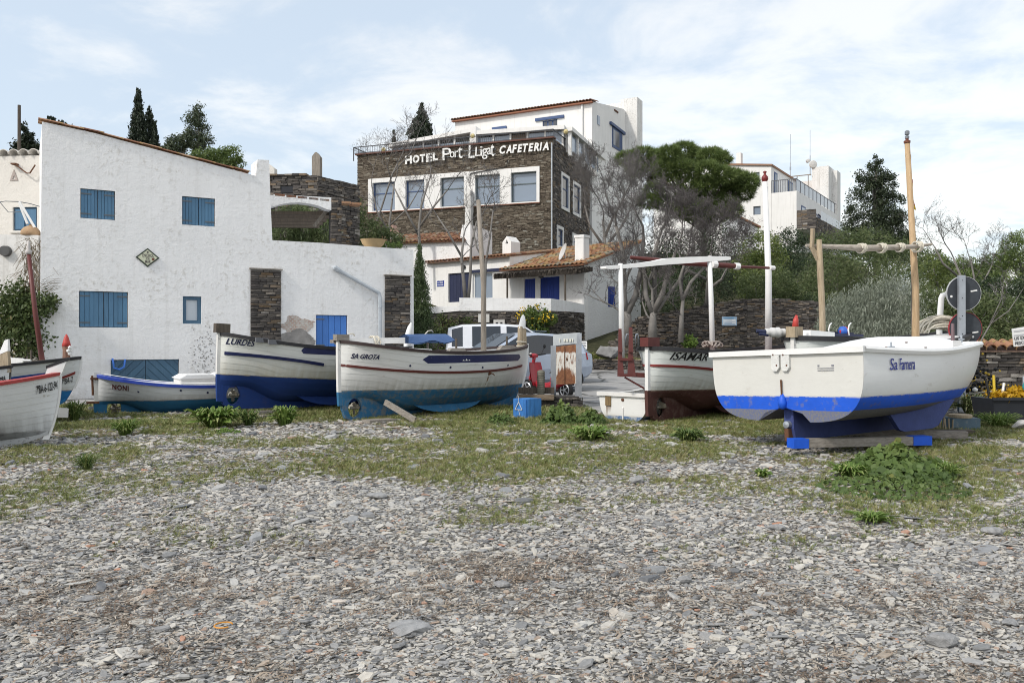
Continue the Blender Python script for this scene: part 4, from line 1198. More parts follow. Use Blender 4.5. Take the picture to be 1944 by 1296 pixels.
# terrace railing: posts, rails and bars
rail = MB(); zr = hf.z(1046, 246)
rail.bar((-.25, -.02, zr), (LEN + .02, -.02, zr), .05, .05).bar((-.25, -.02, zp + .15), (LEN + .02, -.02, zp + .15), .03, .03)
for k in range(int(LEN / .13)): rail.bar((k * .13, -.02, zp + .12), (k * .13, -.02, zr), .018, .018)
rail.bar((-.25, -.02, zp - .35), (-.25, -.02, zr), .05, .05)
rail.bar((-.25, -.02, zr), (-.25, 3, zr), .05, .05)
for k in range(22): rail.bar((-.25, k * .14, zp + .12), (-.25, k * .14, zr), .018, .018)
rail.bar((LEN + .02, 0, zr), (LEN + .02, 7, zr), .05, .05)
for k in range(50): rail.bar((LEN + .02, k * .14, zp + .12), (LEN + .02, k * .14, zr), .018, .018)
rail.build('railing', paint('dark_railing', (.05, .055, .065), .5), h)
for px, py in ((728, 284), (897, 258), (1074, 250)):
    q = hf.uv(px, py, -.1)
    MB().lathe([(0, -.04), (.13, -.03), (.15, .03), (0, .05)], 12, (q[0], -.1, q[1]), 'y').build('lamp', paint('cream_lamp', (.62, .52, .26), .5), h, smooth=True)
# glazed terrace room, two bays under low roofs
gy = 2.2
def bay(x0, yt0, x1, yt1):
    u0, u1 = hf.u(x0, gy), hf.u(x1, gy); z0_ = zp - .3; za, zb_ = hf.z(x0, yt0, gy), hf.z(x1, yt1, gy)
    fm = MB()
    n = max(2, int((u1 - u0) / 1.15))
    for k in range(n + 1):
        t = k / n; u = u0 + (u1 - u0) * t; zt_ = za + (zb_ - za) * t
        fm.box(u - .06, u + .06, gy, gy + .12, z0_, zt_ - .1)
    fm.prism([(u0 - .2, za - .25), (u1 + .2, zb_ - .25), (u1 + .2, zb_), (u0 - .2, za)], gy - .3, gy + 4)
    bayo = fm.build('terrace_room', PLASTER_F, h)
    for k in range(n):
        ua, ub = u0 + (u1 - u0) * k / n + .07, u0 + (u1 - u0) * (k + 1) / n - .07
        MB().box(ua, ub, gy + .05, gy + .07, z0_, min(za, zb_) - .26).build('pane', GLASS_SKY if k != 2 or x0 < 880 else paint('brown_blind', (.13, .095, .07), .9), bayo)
    MB().box(u0 - .2, u1 + .2, gy + .4, gy + 4, z0_, min(za, zb_) - .3).build('room_wall', PLASTER_F, bayo)
bay(745, 274, 893, 246); bay(905, 250, 1068, 240)
MB().box(hf.u(893, gy) + .15, hf.u(903, gy) + .15, gy - .35, gy + .5, zp - .3, hf.z(898, 243, gy)).build('pillar', PLASTER_F, h)
# side of the terrace room, going back down the right-hand side
sd_ = MB(); gl = MB()
u1 = hf.u(1080, gy); ztR = hf.z(1068, 240, gy)
for k in range(6):
    y_ = gy + .1 + k * 1.6; sd_.box(u1 - .1, u1 + .1, y_, y_ + .3, zp - .6, ztR - .1 - k * .02)
    if k < 5: gl.box(u1 - .02, u1, y_ + .3, y_ + 1.6, zp - .2, ztR - .45)
sd_.box(u1 - .2, u1 + .25, gy - .1, gy + 9, ztR - .35, ztR - .1)
o_ = sd_.build('terrace_room', PLASTER_F, h); gl.build('pane', GLASS_SKY, o_)
# white upper storey with tiled eave
CT = Vector((PX(1124, 58), 58.0)); LT = 12.5
uf = Fr(CT.x - LT * math.cos(R(27)), CT.y + LT * math.sin(R(27)), -27)
h = tag(uf.empty('white_upper_house'), 'white house with red tiled eave rising above the stone facade', 'house')
zt = (uf.z(1122, 193) + uf.z(866, 230)) / 2; u0 = uf.u(864)
wu = box_pts(uf, (1030, 230), (1058, 226), (1030, 242), (1058, 240))
mbw = MB().prism(rect(u0, LT, 5, zt), 0, 9, [rect(*wu)], hole_depth=.2)
mbw.build('wall', PLASTER_F, h)
MB().prism([(.02, zt - .3), (7.6, zt - .3), (7.6, zt + 1.05), (6.6, zt + 1.15), (.02, zt + .02)], 0, LT - u0 - .1).build('gable', PLASTER_F, h, loc=(LT - .005, .01, 0), rot=(0, 0, R(90)))
tr_ = MB()
for k in range(46):
    u = u0 - .2 + (LT - u0 + .3) * k / 46
    tile_shape(tr_, Vector((u + .14, -.35, zt - .02)), Vector((1, 0, 0)), Vector((0, .97, .17)), Vector((0, -.17, .97)), .26, 1.4, .24, n=5)
tr_.build('roof_tiles', TILE, h)['kind'] = 'stuff'
MB().box(u0 - .15, LT + .1, -.3, .0, zt - .12, zt - .03).build('eave', paint('clay_eave', (.30, .13, .08), .9), h)
w_ = MB().box(wu[0], wu[1], .08, .12, wu[2], wu[3]).build('window', HOTELBLUE, h)
for k in range(3): MB().box(wu[0] + .06 + k * (wu[1] - wu[0]) / 3, wu[0] + (k + 1) * (wu[1] - wu[0]) / 3 - .06, .06, .085, wu[2] + .05, wu[3] - .08).build('pane', GLASS, w_)
l0, l1 = uf.uv(1017, 233), uf.uv(1071, 224)
MB().box(l0[0], l1[0], -.12, 0, wu[3] + .02, wu[3] + .22).build('lintel', HOTELBLUE, h)
l0, l1 = uf.uv(935, 243), uf.uv(962, 240)
MB().box(l0[0], l1[0], -.12, 0, l0[1] - .2, l0[1]).build('lintel', HOTELBLUE, h)
MB().tube([(uf.u(1106), -.09, 12), (uf.u(1106), -.09, zt - .15)], .07, 6).build('downpipe', PLASTER_F, h)
us = Fr(CT.x, CT.y, 63)
for nm, b_, mt in (('window', box_pts(us, (1162, 238), (1181, 252), (1162, 283), (1180, 286)), HOTELBLUE), ('slit_window', box_pts(us, (1133.5, 220), (1138, 221), (1133.5, 237), (1138, 238)), GLASS_SKY), ('vent', box_pts(us, (1166, 208), (1173, 212), (1166, 211), (1173, 215)), IRON)):
    o_ = MB().box(b_[0], b_[1], -.05, .03, b_[2], b_[3]).build(nm, mt, h, loc=(LT, 0, 0), rot=(0, 0, R(90)))
    if nm == 'window':
        MB().box(b_[0] + .12, b_[1] - .7, -.06, -.045, b_[2] + .2, b_[3] - .25).build('pane', GLASS, o_)
        a0, a1 = us.uv(1157, 233), us.uv(1184, 254)
        MB().hexa([(a0[0], -.16, a0[1] - .12), (a1[0], -.16, a1[1] - .12), (a1[0], .0, a1[1] - .12), (a0[0], .0, a0[1] - .12), (a0[0], -.16, a0[1] + .08), (a1[0], -.16, a1[1] + .08), (a1[0], .0, a1[1] + .08), (a0[0], .0, a0[1] + .08)]).build('lintel', HOTELBLUE, h, loc=(LT, 0, 0), rot=(0, 0, R(90)))
z1 = us.z(1190, 176, -.6)
ua, ub = us.u(1186, -.9), us.u(1207, -.9)
MB().box(7.1, 7.1 + 1.3, -.95, .4, 5, z1).build('tower', PLASTER_W, h, loc=(LT, 0, 0), rot=(0, 0, R(90)))
MB().box(7.3, 8.3, .42, 3.0, zt, z1 - .2).build('roof_parapet', PLASTER_W, h, loc=(LT, 0, 0), rot=(0, 0, R(90)))

# ------------------------------------------------------------------ low white annex below the hotel, left
an = Fr.at(690, 43.5, -20)
h = tag(an.empty('low_white_annex'), 'long low white wall with a tiled top below the brown stone facade', 'house')
z_ = an.z(820, 458)
MB().prism([(-.5, 2), (an.u(893), 2), (an.u(893), z_ + .75), (an.u(893) - .45, z_ + .75), (an.u(890) - .5, z_), (-.5, z_)], 0, 3).build('wall', PLASTER, h)
tr_ = MB()
tile_roof(tr_, (-.5, -.2, z_ - .05), (1, 0, 0), (0, .94, .33), an.u(888) + .4, 1.9, .24, .4, seed=4)
tr_.build('roof_tiles', TILE, h)['kind'] = 'stuff'
q = an.uv(740, 455); MB().box(q[0] - .2, q[0] + .2, .2, .6, q[1] - 1.4, q[1] + .35).build('chimney', PLASTER_W, h)
MB().prism([(q[0] - .24, q[1] + .35), (q[0] + .24, q[1] + .35), (q[0] + .05, q[1] + .8), (q[0] - .05, q[1] + .8)], .16, .64).build('chimney_cap', paint('pinkish_clay', (.50, .33, .27), .9), h)

# ------------------------------------------------------------------ the fisherman's cottage in the middle
COR = Vector((PX(1109, 36.0), 36.0))
mf = Fr(COR.x - 4.3 * math.cos(R(40)), COR.y + 4.3 * math.sin(R(40)), -40)
h = tag(mf.empty('tiled_cottage'), 'small white cottage with lichen-covered tile roof, thatch awning and royal blue doors', 'house')
zl_, zr_ = 4.95, 6.35
d1 = box_pts(mf, (995, 530), (1016, 528), (995, 569), (1016, 569)); d2 = box_pts(mf, (1025, 527), (1062, 524), (1025, 569), (1062, 571))
MB().prism(rect(0, 4.3, 1.2, zl_), 0, .3, [rect(*d1), rect(*d2)], hole_depth=.25, back=False).build('front_wall', PLASTER_F, h)
for d_, n in ((d1, 5), (d2, 9)):
    leaf = MB().box(d_[0], d_[1], .10, .12, d_[2], d_[3]).build('door', ROYAL, h)
    for k in range(n):
        w = (d_[1] - d_[0]) / n
        MB().box(d_[0] + k * w + .006, d_[0] + (k + 1) * w - .006, .07 + random.uniform(-.004, .004), .10, d_[2], d_[3]).build('plank', ROYAL, leaf)
ms = Fr(COR.x, COR.y, 50)
sw = box_pts(ms, (1154.5, 543), (1168, 545), (1154.5, 582), (1168, 583)); swb = box_pts(ms, (1200, 549), (1203, 550), (1200, 554), (1203, 555))
g_ = MB().prism([(.302, 1.2), (4.75, 1.2), (4.75, zr_), (.302, zl_ + .09)], 0, 4.2, [rect(*sw)], hole_depth=.12)
g_.build('gable_wall', m_plaster('thick_lumpy_plaster', bump=1.0, amt=.72), h, loc=(4.3 - .002, 0, 0), rot=(0, 0, R(90)))
sl = MB().box(sw[0], sw[1], .02, .05, sw[2], sw[3]).build('shutter', ROYAL, h, loc=(4.3, 0, 0), rot=(0, 0, R(90)))
for k in range(3): MB().box(sw[0] + k * (sw[1] - sw[0]) / 3 + .01, sw[0] + (k + 1) * (sw[1] - sw[0]) / 3 - .01, -.005, .02, sw[2], sw[3]).build('plank', ROYAL, sl)
tr_ = MB(); upv = Vector((0, 4.9, (zr_ - zl_) * 4.9 / 4.75)); 
tile_roof(tr_, (-.35, -.30, zl_ - .02), (1, 0, 0), upv, 4.3 + .55, upv.length + .1, .235, .36, seed=7)
o_ = tr_.build('roof_tiles', m_tile('lichen_tile', [(0, (.24, .10, .055)), (.25, (.36, .17, .085)), (.5, (.42, .23, .11)), (.7, (.40, .29, .12)), (.85, (.30, .26, .19)), (1, (.24, .22, .18))]), h); o_['kind'] = 'stuff'
def slope_z(y): return zl_ + (zr_ - zl_) * y / 4.75
q = mf.u(1098, .5)
ch = MB(); ch.box(3.55, 4.02, .35, .80, slope_z(.3) - .1, mf.z(1098, 452, .5)).build('chimney', PLASTER_F, h)
MB().box(3.52, 4.05, .32, .83, mf.z(1098, 452, .5), mf.z(1098, 447, .5)).build('chimney_cap', PLASTER_F, h)
q = mf.uv(1079, 480, 1.2)
ds = MB(); rot_ = Matrix.Rotation(R(-35), 3, 'Z') @ Matrix.Rotation(R(70), 3, 'X')
rows = [[Vector((q[0], .9, q[1])) + rot_ @ Vector((.38 * r_ * math.cos(t_), .42 * r_ * math.sin(t_), .10 * r_ * r_)) for t_ in np.linspace(0, 2 * math.pi, 19)] for r_ in (0.01, .4, .75, 1)]
ds.grid(rows).tube([(q[0], .9, q[1]), (q[0] + .1, .9, slope_z(.9) - .05)], .03, 6)
ds.build('satellite_dish', paint('dish_grey', (.55, .54, .52), .6), h, smooth=True)
# thatch awning: brush bundles on poles
aw0 = mf.uv(932, 521, -1.1); aw1 = mf.uv(1094, 512, -1.1)
aw = MB()
AW0u, AW1u = mf.u(937, -1.1), mf.u(1096, -1.1); zaw = (aw0[1] + aw1[1]) / 2 + .02
aw.hexa([(AW0u, -1.1, zaw - .22), (AW1u, -1.1, zaw - .22), (AW1u, .05, zl_ - .32), (AW0u, .05, zl_ - .32), (AW0u, -1.1, zaw + .02), (AW1u, -1.1, zaw + .02), (AW1u, .05, zl_ - .12), (AW0u, .05, zl_ - .12)])
rs = np.random.default_rng(2)
for k in range(1600):
    u = rs.uniform(AW0u - .05, AW1u + .05); t_ = rs.uniform(-.12, 1); y_ = -1.1 + 1.1 * max(t_, 0) - .05 * rs.uniform(); z_ = zaw + (zl_ - .12 - zaw) * max(t_, 0)
    a_ = Vector((u, y_, z_ + .03)); b_ = a_ + Vector((rs.normal(0, .12), -rs.uniform(.1, .25), -rs.uniform(.05, .34)))
    p_ = Vector((.02, 0, .01)); aw.add([a_ - p_, a_ + p_, b_], [(0, 1, 2)], 0, rs.uniform())
aw.build('thatch_awning', m_stone('heather_thatch', [(0, (.030, .026, .022)), (.5, (.075, .062, .052)), (1, (.16, .135, .11))]), h)
for px in (1073, 963): u = mf.u(px, -1.05); MB().tube([(u, -1.05, 2.4), (u, -1.05, zaw)], .045, 7).build('awning_post', WOOD_DARK, h)
MB().bar((AW0u, -1.0, zaw - .12), (AW1u + .1, -1.0, zaw - .12), .07, .08).build('awning_beam', WOOD_DARK, h)
MB().lathe([(.0, -.1), (.10, -.06), (.12, 0), (.04, .06), (.01, .12)], 10, (mf.u(1027, -1), -1.0, zaw - .22)).build('lantern', BLACK, h)
# left block, plainer, with a lower-pitched roof
LC = mf.O + mf.n * .05
ml = Fr((LC - Vector((math.cos(R(40)), -math.sin(R(40)))) * 5.3).x, (LC - Vector((math.cos(R(40)), -math.sin(R(40)))) * 5.3).y, -40)
h = tag(ml.empty('white_cottage'), 'white cottage wing with navy doors left of the thatch awning', 'house')
ze = ml.z(964, 486); U1 = 5.3
dA = box_pts(ml, (851, 519), (893, 517), (851, 573), (893, 573)); dB = box_pts(ml, (897, 519), (935, 515), (897, 568), (935, 568))
MB().prism(rect(0, U1, 1.2, ze), 0, .3, [rect(*dA), rect(*dB)], hole_depth=.28, back=False).build('front_wall', PLASTER_F, h)
MB().prism([(.302, 1.2), (5.4, 1.2), (5.4, ze + .75), (.302, ze + .05)], 0, U1 - .05).build('side_wall', PLASTER, h, loc=(U1 - .004, 0, 0), rot=(0, 0, R(90)))
lf = MB().box(dA[0], dA[1], .12, .15, dA[2], dA[3]).build('door', NAVY, h)
for k in range(6):
    w = (dA[1] - dA[0]) / 6; MB().box(dA[0] + k * w + .006, dA[0] + (k + 1) * w - .006, .09, .12, dA[2], dA[3]).build('plank', NAVY, lf)
pane_window(h, *dB, .10, PLASTER_F, GLASS_SKY, .06, bars_v=(.5,), name='glass_door', curtain=[(.04, .48)])
MB().box(dB[0] - .1, U1 - .05, -.08, .0, dB[3], dB[3] + .14).build('lintel', NAVY, h)
tr_ = MB(); upv = Vector((0, 5.4, .78)); tile_roof(tr_, (-.15, -.25, ze - .02), (1, 0, 0), upv, U1 + .2, upv.length, .21, .38, seed=17)
tr_.build('roof_tiles', TILE, h)['kind'] = 'stuff'
zc1 = ml.z(966, 449, .9); uc = ml.u(967, .9)
MB().prism([(uc - .27, ze - .1), (uc + .27, ze - .1), (uc + .27, zc1 - .28), (uc, zc1), (uc - .27, zc1 - .28)], .7, 1.4, [[(uc - .10, zc1 - .36), (uc + .10, zc1 - .36), (uc, zc1 - .16)]]).build('chimney', PLASTER_F, h)
MB().box(uc - .12, uc + .12, .8, .82, zc1 - .4, zc1 - .1).build('chimney_mouth', BLACK, h)
pq_ = box_pts(ml, (830, 533), (843, 532), (830, 544), (843, 543))
o_ = MB().box(pq_[0], pq_[1], -.02, .005, pq_[2], pq_[3]).build('wall_sign', paint('sign_blue', (.02, .045, .26), .4), h)
mb = MB()
for k in range(3):
    zz_ = pq_[2] + .05 + k * .11
    for j in range(5): mb.box(pq_[0] + .05 + j * .085, pq_[0] + .05 + j * .085 + random.uniform(.04, .07), -.026, -.019, zz_, zz_ + .05)
mb.build('sign_print', WL, o_)
MB().lathe([(0, -.1), (.09, -.08), (.09, .0)], 10, (ml.uv(882, 507)[0], 0, ml.uv(882, 507)[1]), 'y').build('lamp', BLACK, h)
# terrace: white parapet on a stone retaining wall
tw = new_empty('terrace_wall', (0, 34.0, 0)); tag(tw, 'white parapet on a dark stone retaining wall in front of the cottages', 'wall')
path = [(PX(760, 36.5), 36.5), (PX(812, 34.6), 34.6), (PX(872, 34.0), 34.0), (PX(1046, 34.0), 34.0), (PX(1080, 34.8), 34.8), (COR.x + .02, COR.y - .1)]
tops = [3.05, 3.05, 3.4, 3.37, 3.3, 3.2]; bots = [2.75, 2.75, 2.86, 2.86, 2.86, 2.84]
pm, bk = MB(), MB(); sm = MB()
ym = tw.location.y
for i in range(len(path) - 1):
    a, b = Vector(path[i]), Vector(path[i + 1]); a = a - Vector((0, ym)); b = b - Vector((0, ym)); d = (b - a); L = d.length; d.normalize(); n = Vector((-d.y, d.x))
    def q(u, y, z): p = a + d * u + n * y; return (p.x, p.y, z)
    t0, t1 = (tops[i], tops[i + 1])
    if i == 1: t0, t1 = 3.05, 3.05
    pm.hexa([q(0, 0, bots[i]), q(L, 0, bots[i + 1]), q(L, .28, bots[i + 1]), q(0, .28, bots[i]), q(0, 0, t0), q(L, 0, t1), q(L, .28, t1), q(0, .28, t0)])
    bk.hexa([q(0, .04, 0), q(L, .04, 0), q(L, .6, 0), q(0, .6, 0), q(0, .04, bots[i]), q(L, .04, bots[i + 1]), q(L, .6, bots[i + 1]), q(0, .6, bots[i])])
    tmp = MB(); stone_face(tmp, 0, L, .2, min(bots[i], bots[i + 1]), .04, [], (.035, .085), (.10, .38), .07, 40 + i, wavy=.25)
    sm.add([q(*v) for v in tmp.v], tmp.f); sm.r[-len(tmp.r):] = tmp.r
pm.build('parapet', PLASTER, tw); bk.build('core', MORTAR_D, tw); sm.build('stonework', STONE, tw)['kind'] = 'stuff'
MB().box(PX(812, 34.6), PX(1040, 34), .4, 8, 1.0, 2.35).build('terrace_floor', paint('terrace_paving', (.35, .33, .30), .9), tw)
for (xl, xr, yt, yb, lab) in ((937, 958, 607, 629, 'two-window'), (983, 996, 616, 640, 'b'), (908, 929, 596, 612, 'c')):
    a_ = P(xl, yt, 33.8); b_ = P(xr, yb, 33.8)
    mt = NT('meter_box_white') if 'meter_box_white' not in MATS else None
    o_ = MB().box(a_.x, b_.x, -.32, .0, b_.z, a_.z).build('meter_box', paint('meter_white', (.62, .61, .58), .6), tw)
    if lab == 'two-window': MB().box(a_.x + .09, a_.x + .18, -.33, -.318, a_.z - .2, a_.z - .1).box(b_.x - .18, b_.x - .09, -.33, -.318, a_.z - .2, a_.z - .1).build('meter_window', BLACK, o_)
    else: MB().box((a_.x + b_.x) / 2 - .01, (a_.x + b_.x) / 2 + .01, -.33, -.318, b_.z + .03, a_.z - .03).build('door_gap', DARKSTEEL, o_)

# ------------------------------------------------------------------ dry-stone retaining walls on the right
def stone_wall(name, label, pts, z0, z1s, seed, h=(.035, .085), ln=(.10, .40), proud=.08, thick=.6, mat=None):
    o = new_empty(name, (pts[0][0], pts[0][1], 0)); tag(o, label, 'wall')
    core, sm = MB(), MB()
    for i in range(len(pts) - 1):
        a, b = Vector(pts[i]) - Vector(pts[0]), Vector(pts[i + 1]) - Vector(pts[0]); d = b - a; L = d.length; d.normalize(); n = Vector((-d.y, d.x))
        def q(u, y, z): p = a + d * u + n * y; return (p.x, p.y, z)
        core.hexa([q(0, .05, z0), q(L, .05, z0), q(L, thick, z0), q(0, thick, z0), q(0, .05, z1s[i] - .03), q(L, .05, z1s[i + 1] - .03), q(L, thick, z1s[i + 1] - .03), q(0, thick, z1s[i] - .03)])
        tmp = MB(); stone_face(tmp, 0, L, z0, max(z1s[i], z1s[i + 1]), .05, [], h, ln, proud, seed + i, wavy=.35)
        for f, r_ in zip(tmp.f, tmp.r):
            vs = [tmp.v[k] for k in f]; u_ = sum(v[0] for v in vs) / len(vs); zc = max(v[2] for v in vs)
            if zc < z1s[i] + (z1s[i + 1] - z1s[i]) * u_ / L + .05: sm.add([q(*v) for v in vs], [tuple(range(len(vs)))], 0, r_)
    core.build('core', MORTAR_D, o); sm.build('stonework', mat or STONE, o)['kind'] = 'stuff'
    return o
stone_wall('retaining_wall', 'tall dark dry-stone retaining wall behind the bare trees', [(PX(1150, 34), 34.6), (PX(1215, 33), 33.6), (PX(1420, 32.5), 32.6), (PX(1540, 32), 32.2), (PX(1700, 33), 33)], .2, [1.3, 2.6, 3.3, 3.2, 2.2], 60)
stone_wall('low_field_wall', 'low dry-stone wall along the far side of the concrete lane', [(PX(985, 31.3), 31.3), (PX(1215, 31.0), 31.0), (PX(1330, 30.4), 30.4)], .2, [.92, .95, .95], 70)
st_ = Fr.at(1371, 32.3, 3)
o = tag(st_.empty('notice_board'), 'small pale notice fixed to the dry-stone wall', 'sign')
a_ = box_uv(st_, 1371, 601, 1399, 618, -.25)
MB().box(a_[0], a_[1], -.25, -.21, a_[2], a_[3]).build('board', paint('notice_blue', (.30, .42, .55), .5), o)
mb = MB().box(a_[0] + .05, a_[1] - .05, -.256, -.249, a_[2] + .04, a_[3] - .10)
mb.build('sheet', WHITE, o)
mb = MB()
for k in range(4): mb.box(a_[0] + .08, a_[1] - .08 - (k % 2) * .12, -.262, -.255, a_[2] + .06 + k * .045, a_[2] + .078 + k * .045)
mb.box(a_[0] + .06, a_[1] - .12, -.262, -.249, a_[3] - .085, a_[3] - .03)
mb.build('printed_lines', paint('print_blue', (.16, .33, .52), .5), o)

# ------------------------------------------------------------------ apartment block on the hill, right
AC = Vector((PX(1512, 70), 70.0)); LA = 13.0
af = Fr(AC.x - LA * math.cos(R(33)), AC.y + LA * math.sin(R(33)), -33)
h = tag(af.empty('apartment_block'), 'large white apartment block with glass balconies and a stair tower on the hill', 'building')
zB = af.z(1512, 362); uS = af.u(1464); zA = af.z(1463, 314); zA0 = af.z(1385, 307)
w1 = box_pts(af, (1430, 392), (1444, 391), (1430, 408), (1444, 407)); w2 = box_pts(af, (1432, 327), (1442, 327), (1432, 336), (1442, 336))
MB().prism([(0, 5), (uS, 5), (uS, zA), (3.2, zA + .95), (0, zA + .3)], 0, 16, [rect(*w1), rect(*w2)], hole_depth=.25).build('gable_wall', PLASTER_F, h)
MB().prism(rect(uS + .01, LA, 5, zB), .04, 16).build('lower_wall', PLASTER_F, h)
for w in (w1, w2): pane_window(h, *w, .12, DARKSTEEL, GLASS_SKY, .06)
MB().prism([(uS + .12, zA - .06), (uS + .12, zA + .08), (3.2, zA + 1.08), (0, zA + .44), (0, zA + .30), (3.2, zA + .94)], -.15, 16.2).build('roof', paint('clay_verge', (.30, .17, .11), .9), h)
mb = MB()
for k in range(14): u = uS + (LA - uS) * k / 14; mb.bar((u, 0.1, zB), (u, .1, zB + 1.05), .04, .04)
mb.bar((uS, .1, zB + 1.05), (LA, .1, zB + 1.05), .06, .06)
for k in range(11): mb.bar((LA - .06, .1 + k * 1.5, zB), (LA - .06, .1 + k * 1.5, zB + 1.05), .06, .06)
mb.bar((LA - .06, .1, zB + 1.05), (LA - .06, 16, zB + 1.05), .05, .05)
mb.build('railing', paint('railing_grey', (.10, .105, .12), .5), h)
gl = MB()
for k in range(10): gl.box(LA - .075, LA - .055, .2 + k * 1.5, 1.5 + k * 1.5, zB + .1, zB + 1.0)
gl.build('balcony_glass', paint('frosted_glass', (.45, .48, .52), .2), h)
for y_, wd in ((.9, 1.0), (5.5, 1.6), (9.5, 1.6)):
    o_ = MB().box(uS - .02, uS + .03, y_, y_ + wd, zB + .05, zB + 2.0).build('balcony_door', HOTELBLUE, h)
    MB().box(uS + .02, uS + .045, y_ + .12, y_ + wd - .12, zB + .2, zB + 1.85).build('pane', GLASS, o_)
for y_, kind in ((1.6, 'door'), (4.6, 'awning'), (7.8, 'awning'), (11, 'awning')):
    o_ = MB().box(LA - .02, LA + .03, y_, y_ + 1.5, zB - 2.6, zB - 1.0).build('window', HOTELBLUE, h)
    MB().box(LA + .02, LA + .045, y_ + .15, y_ + 1.35, zB - 2.45, zB - 1.15).build('pane', GLASS_SKY, o_)
    if kind == 'awning': MB().add([(LA + .03, y_ - .1, zB - .95), (LA + .03, y_ + 1.6, zB - .95), (LA + .75, y_ + 1.6, zB - 1.7), (LA + .75, y_ - .1, zB - 1.7)] + [(LA + .03, y_ - .1, zB - .99), (LA + .03, y_ + 1.6, zB - .99), (LA + .75, y_ + 1.6, zB - 1.74), (LA + .75, y_ - .1, zB - 1.74)], [(0, 1, 2, 3), (4, 5, 6, 7), (0, 3, 7, 4), (1, 2, 6, 5), (3, 2, 6, 7)]).build('awning', NAVY, h)
zs = af.z(1515, 399); zs2 = af.z(1515, 436)
bal = MB().box(LA + .0, LA + 1.5, .1, 15, zs2, zs2 + .25).build('balcony', PLASTER_F, h)
m_ = MB(); stone_face(m_, .0, 1.55, zs2, zs, -.0, [], (.10, .16), (.3, .6), .05, 81); m_.box(.02, 1.5, .0, .3, zs2, zs - .02)
m_.build('balcony_stone', STONE, h, loc=(LA + .02, .1, 0))['kind'] = 'stuff'
m_ = MB(); stone_face(m_, 0, 14.5, zs2 - .4, zs2 + 1.0, 0, [], (.10, .16), (.3, .6), .05, 82)
m_.build('balcony_stone', STONE, h, loc=(LA + 1.55, .2, 0), rot=(0, 0, R(90)))['kind'] = 'stuff'
gl = MB()
for k in range(4): gl.box(LA + 1.50, LA + 1.53, 2.2 + k * 2.4, 4.3 + k * 2.4, zs2 + 1.0, zs + .1)
gl.build('balcony_glass', paint('frosted_glass', (.45, .48, .52)), h)
tD = 84; tfr = Fr.at(1541, tD, -33)
def to_h(p): q = p - Vector((af.O.x, af.O.y)); return (q.dot(af.d), q.dot(af.n))
bu, bv = to_h(Vector((PX(1541, tD), tD))); zt = 1.6 + (648 - 318) / FPX * tD
uw = tfr.u(1573) ; MB().box(bu, bu + uw, bv, bv + 3.0, 8, zt).build('stair_tower', PLASTER_W, h)
MB().box(bu + uw - .3, bu + uw + .5, bv + 1.6, bv + 3.2, 8, zt - .25).build('stair_tower', PLASTER_W, h)
MB().box(bu - 2.6, bu - .02, bv + 1.2, bv + 3.5, 8, zt - 1.1).build('plant_room', PLASTER_W, h)
mb = MB()
for k in range(3): mb.bar((bu - 2.5 + k * 1.1, bv - .2, zt - 2.6), (bu - 2.5 + k * 1.1, bv - .2, zt - .75), .07, .07)
mb.bar((bu - 2.7, bv - .2, zt - .75), (bu, bv - .2, zt - .75), .09, .09)
mb.build('roof_frame', WOOD_GREY, h)
q = af.uv(1402, 290, 2); MB().box(q[0] - .2, q[0] + .2, 2, 2.6, zA + .3, q[1]).build('chimney', PLASTER_F, h)
for (px, yt, yb, dd) in ((1500.5, 255, 338, 78), (1538, 247, 322, 84)):
    a_ = P(px, yb, dd); b_ = P(px, yt, dd)
    o = tag(new_empty('antenna', a_), 'tall thin aerial %s on the white apartment block roof' % ('left of the pair, plain' if px < 1510 else 'with a dish at its foot'), 'antenna')
    MB().tube([(0, 0, -.6), (0, 0, (b_.z - a_.z) * .35)], .05, 6).tube([(0, 0, (b_.z - a_.z) * .35), (0, 0, b_.z - a_.z)], .025, 5).build('mast', STEEL, o)
    if px > 1510:
        mb = MB(); mb.lathe([(0, 0), (.35, .06), (.42, .16), (.38, .18)], 14, (.25, -.3, .5), 'y').lathe([(0, 0), (.18, .03), (.2, .3)], 10, (-.2, -.1, .9), 'y').bar((0, 0, .5), (.25, -.2, .5), .06, .06)
        mb.build('dish', paint('dish_grey', (.55, .54, .52)), o, smooth=False, angle=40)
    else: MB().bar((-.06, 0, .9), (.06, 0, .9), .1, .3).build('bracket', STEEL, o)
# small white outbuilding wall between the trees, right of the pine
an2 = Fr.at(1382, 58, 25)
h = tag(an2.empty('white_outbuilding'), 'small sloping white wall with tiled top half hidden behind the umbrella pine', 'house')
zz0, zz1 = an2.z(1382, 405), an2.z(1436, 433)
MB().prism([(-.5, 4), (an2.u(1440), 4), (an2.u(1440), zz1), (-.5, zz0 + .2)], 0, 2.5).build('wall', PLASTER, h)
MB().prism([(-.6, zz0 + .22), (an2.u(1440) + .1, zz1 + .02), (an2.u(1440) + .1, zz1 + .14), (-.6, zz0 + .36)], -.15, 2.6).build('roof_tiles', TILE, h)
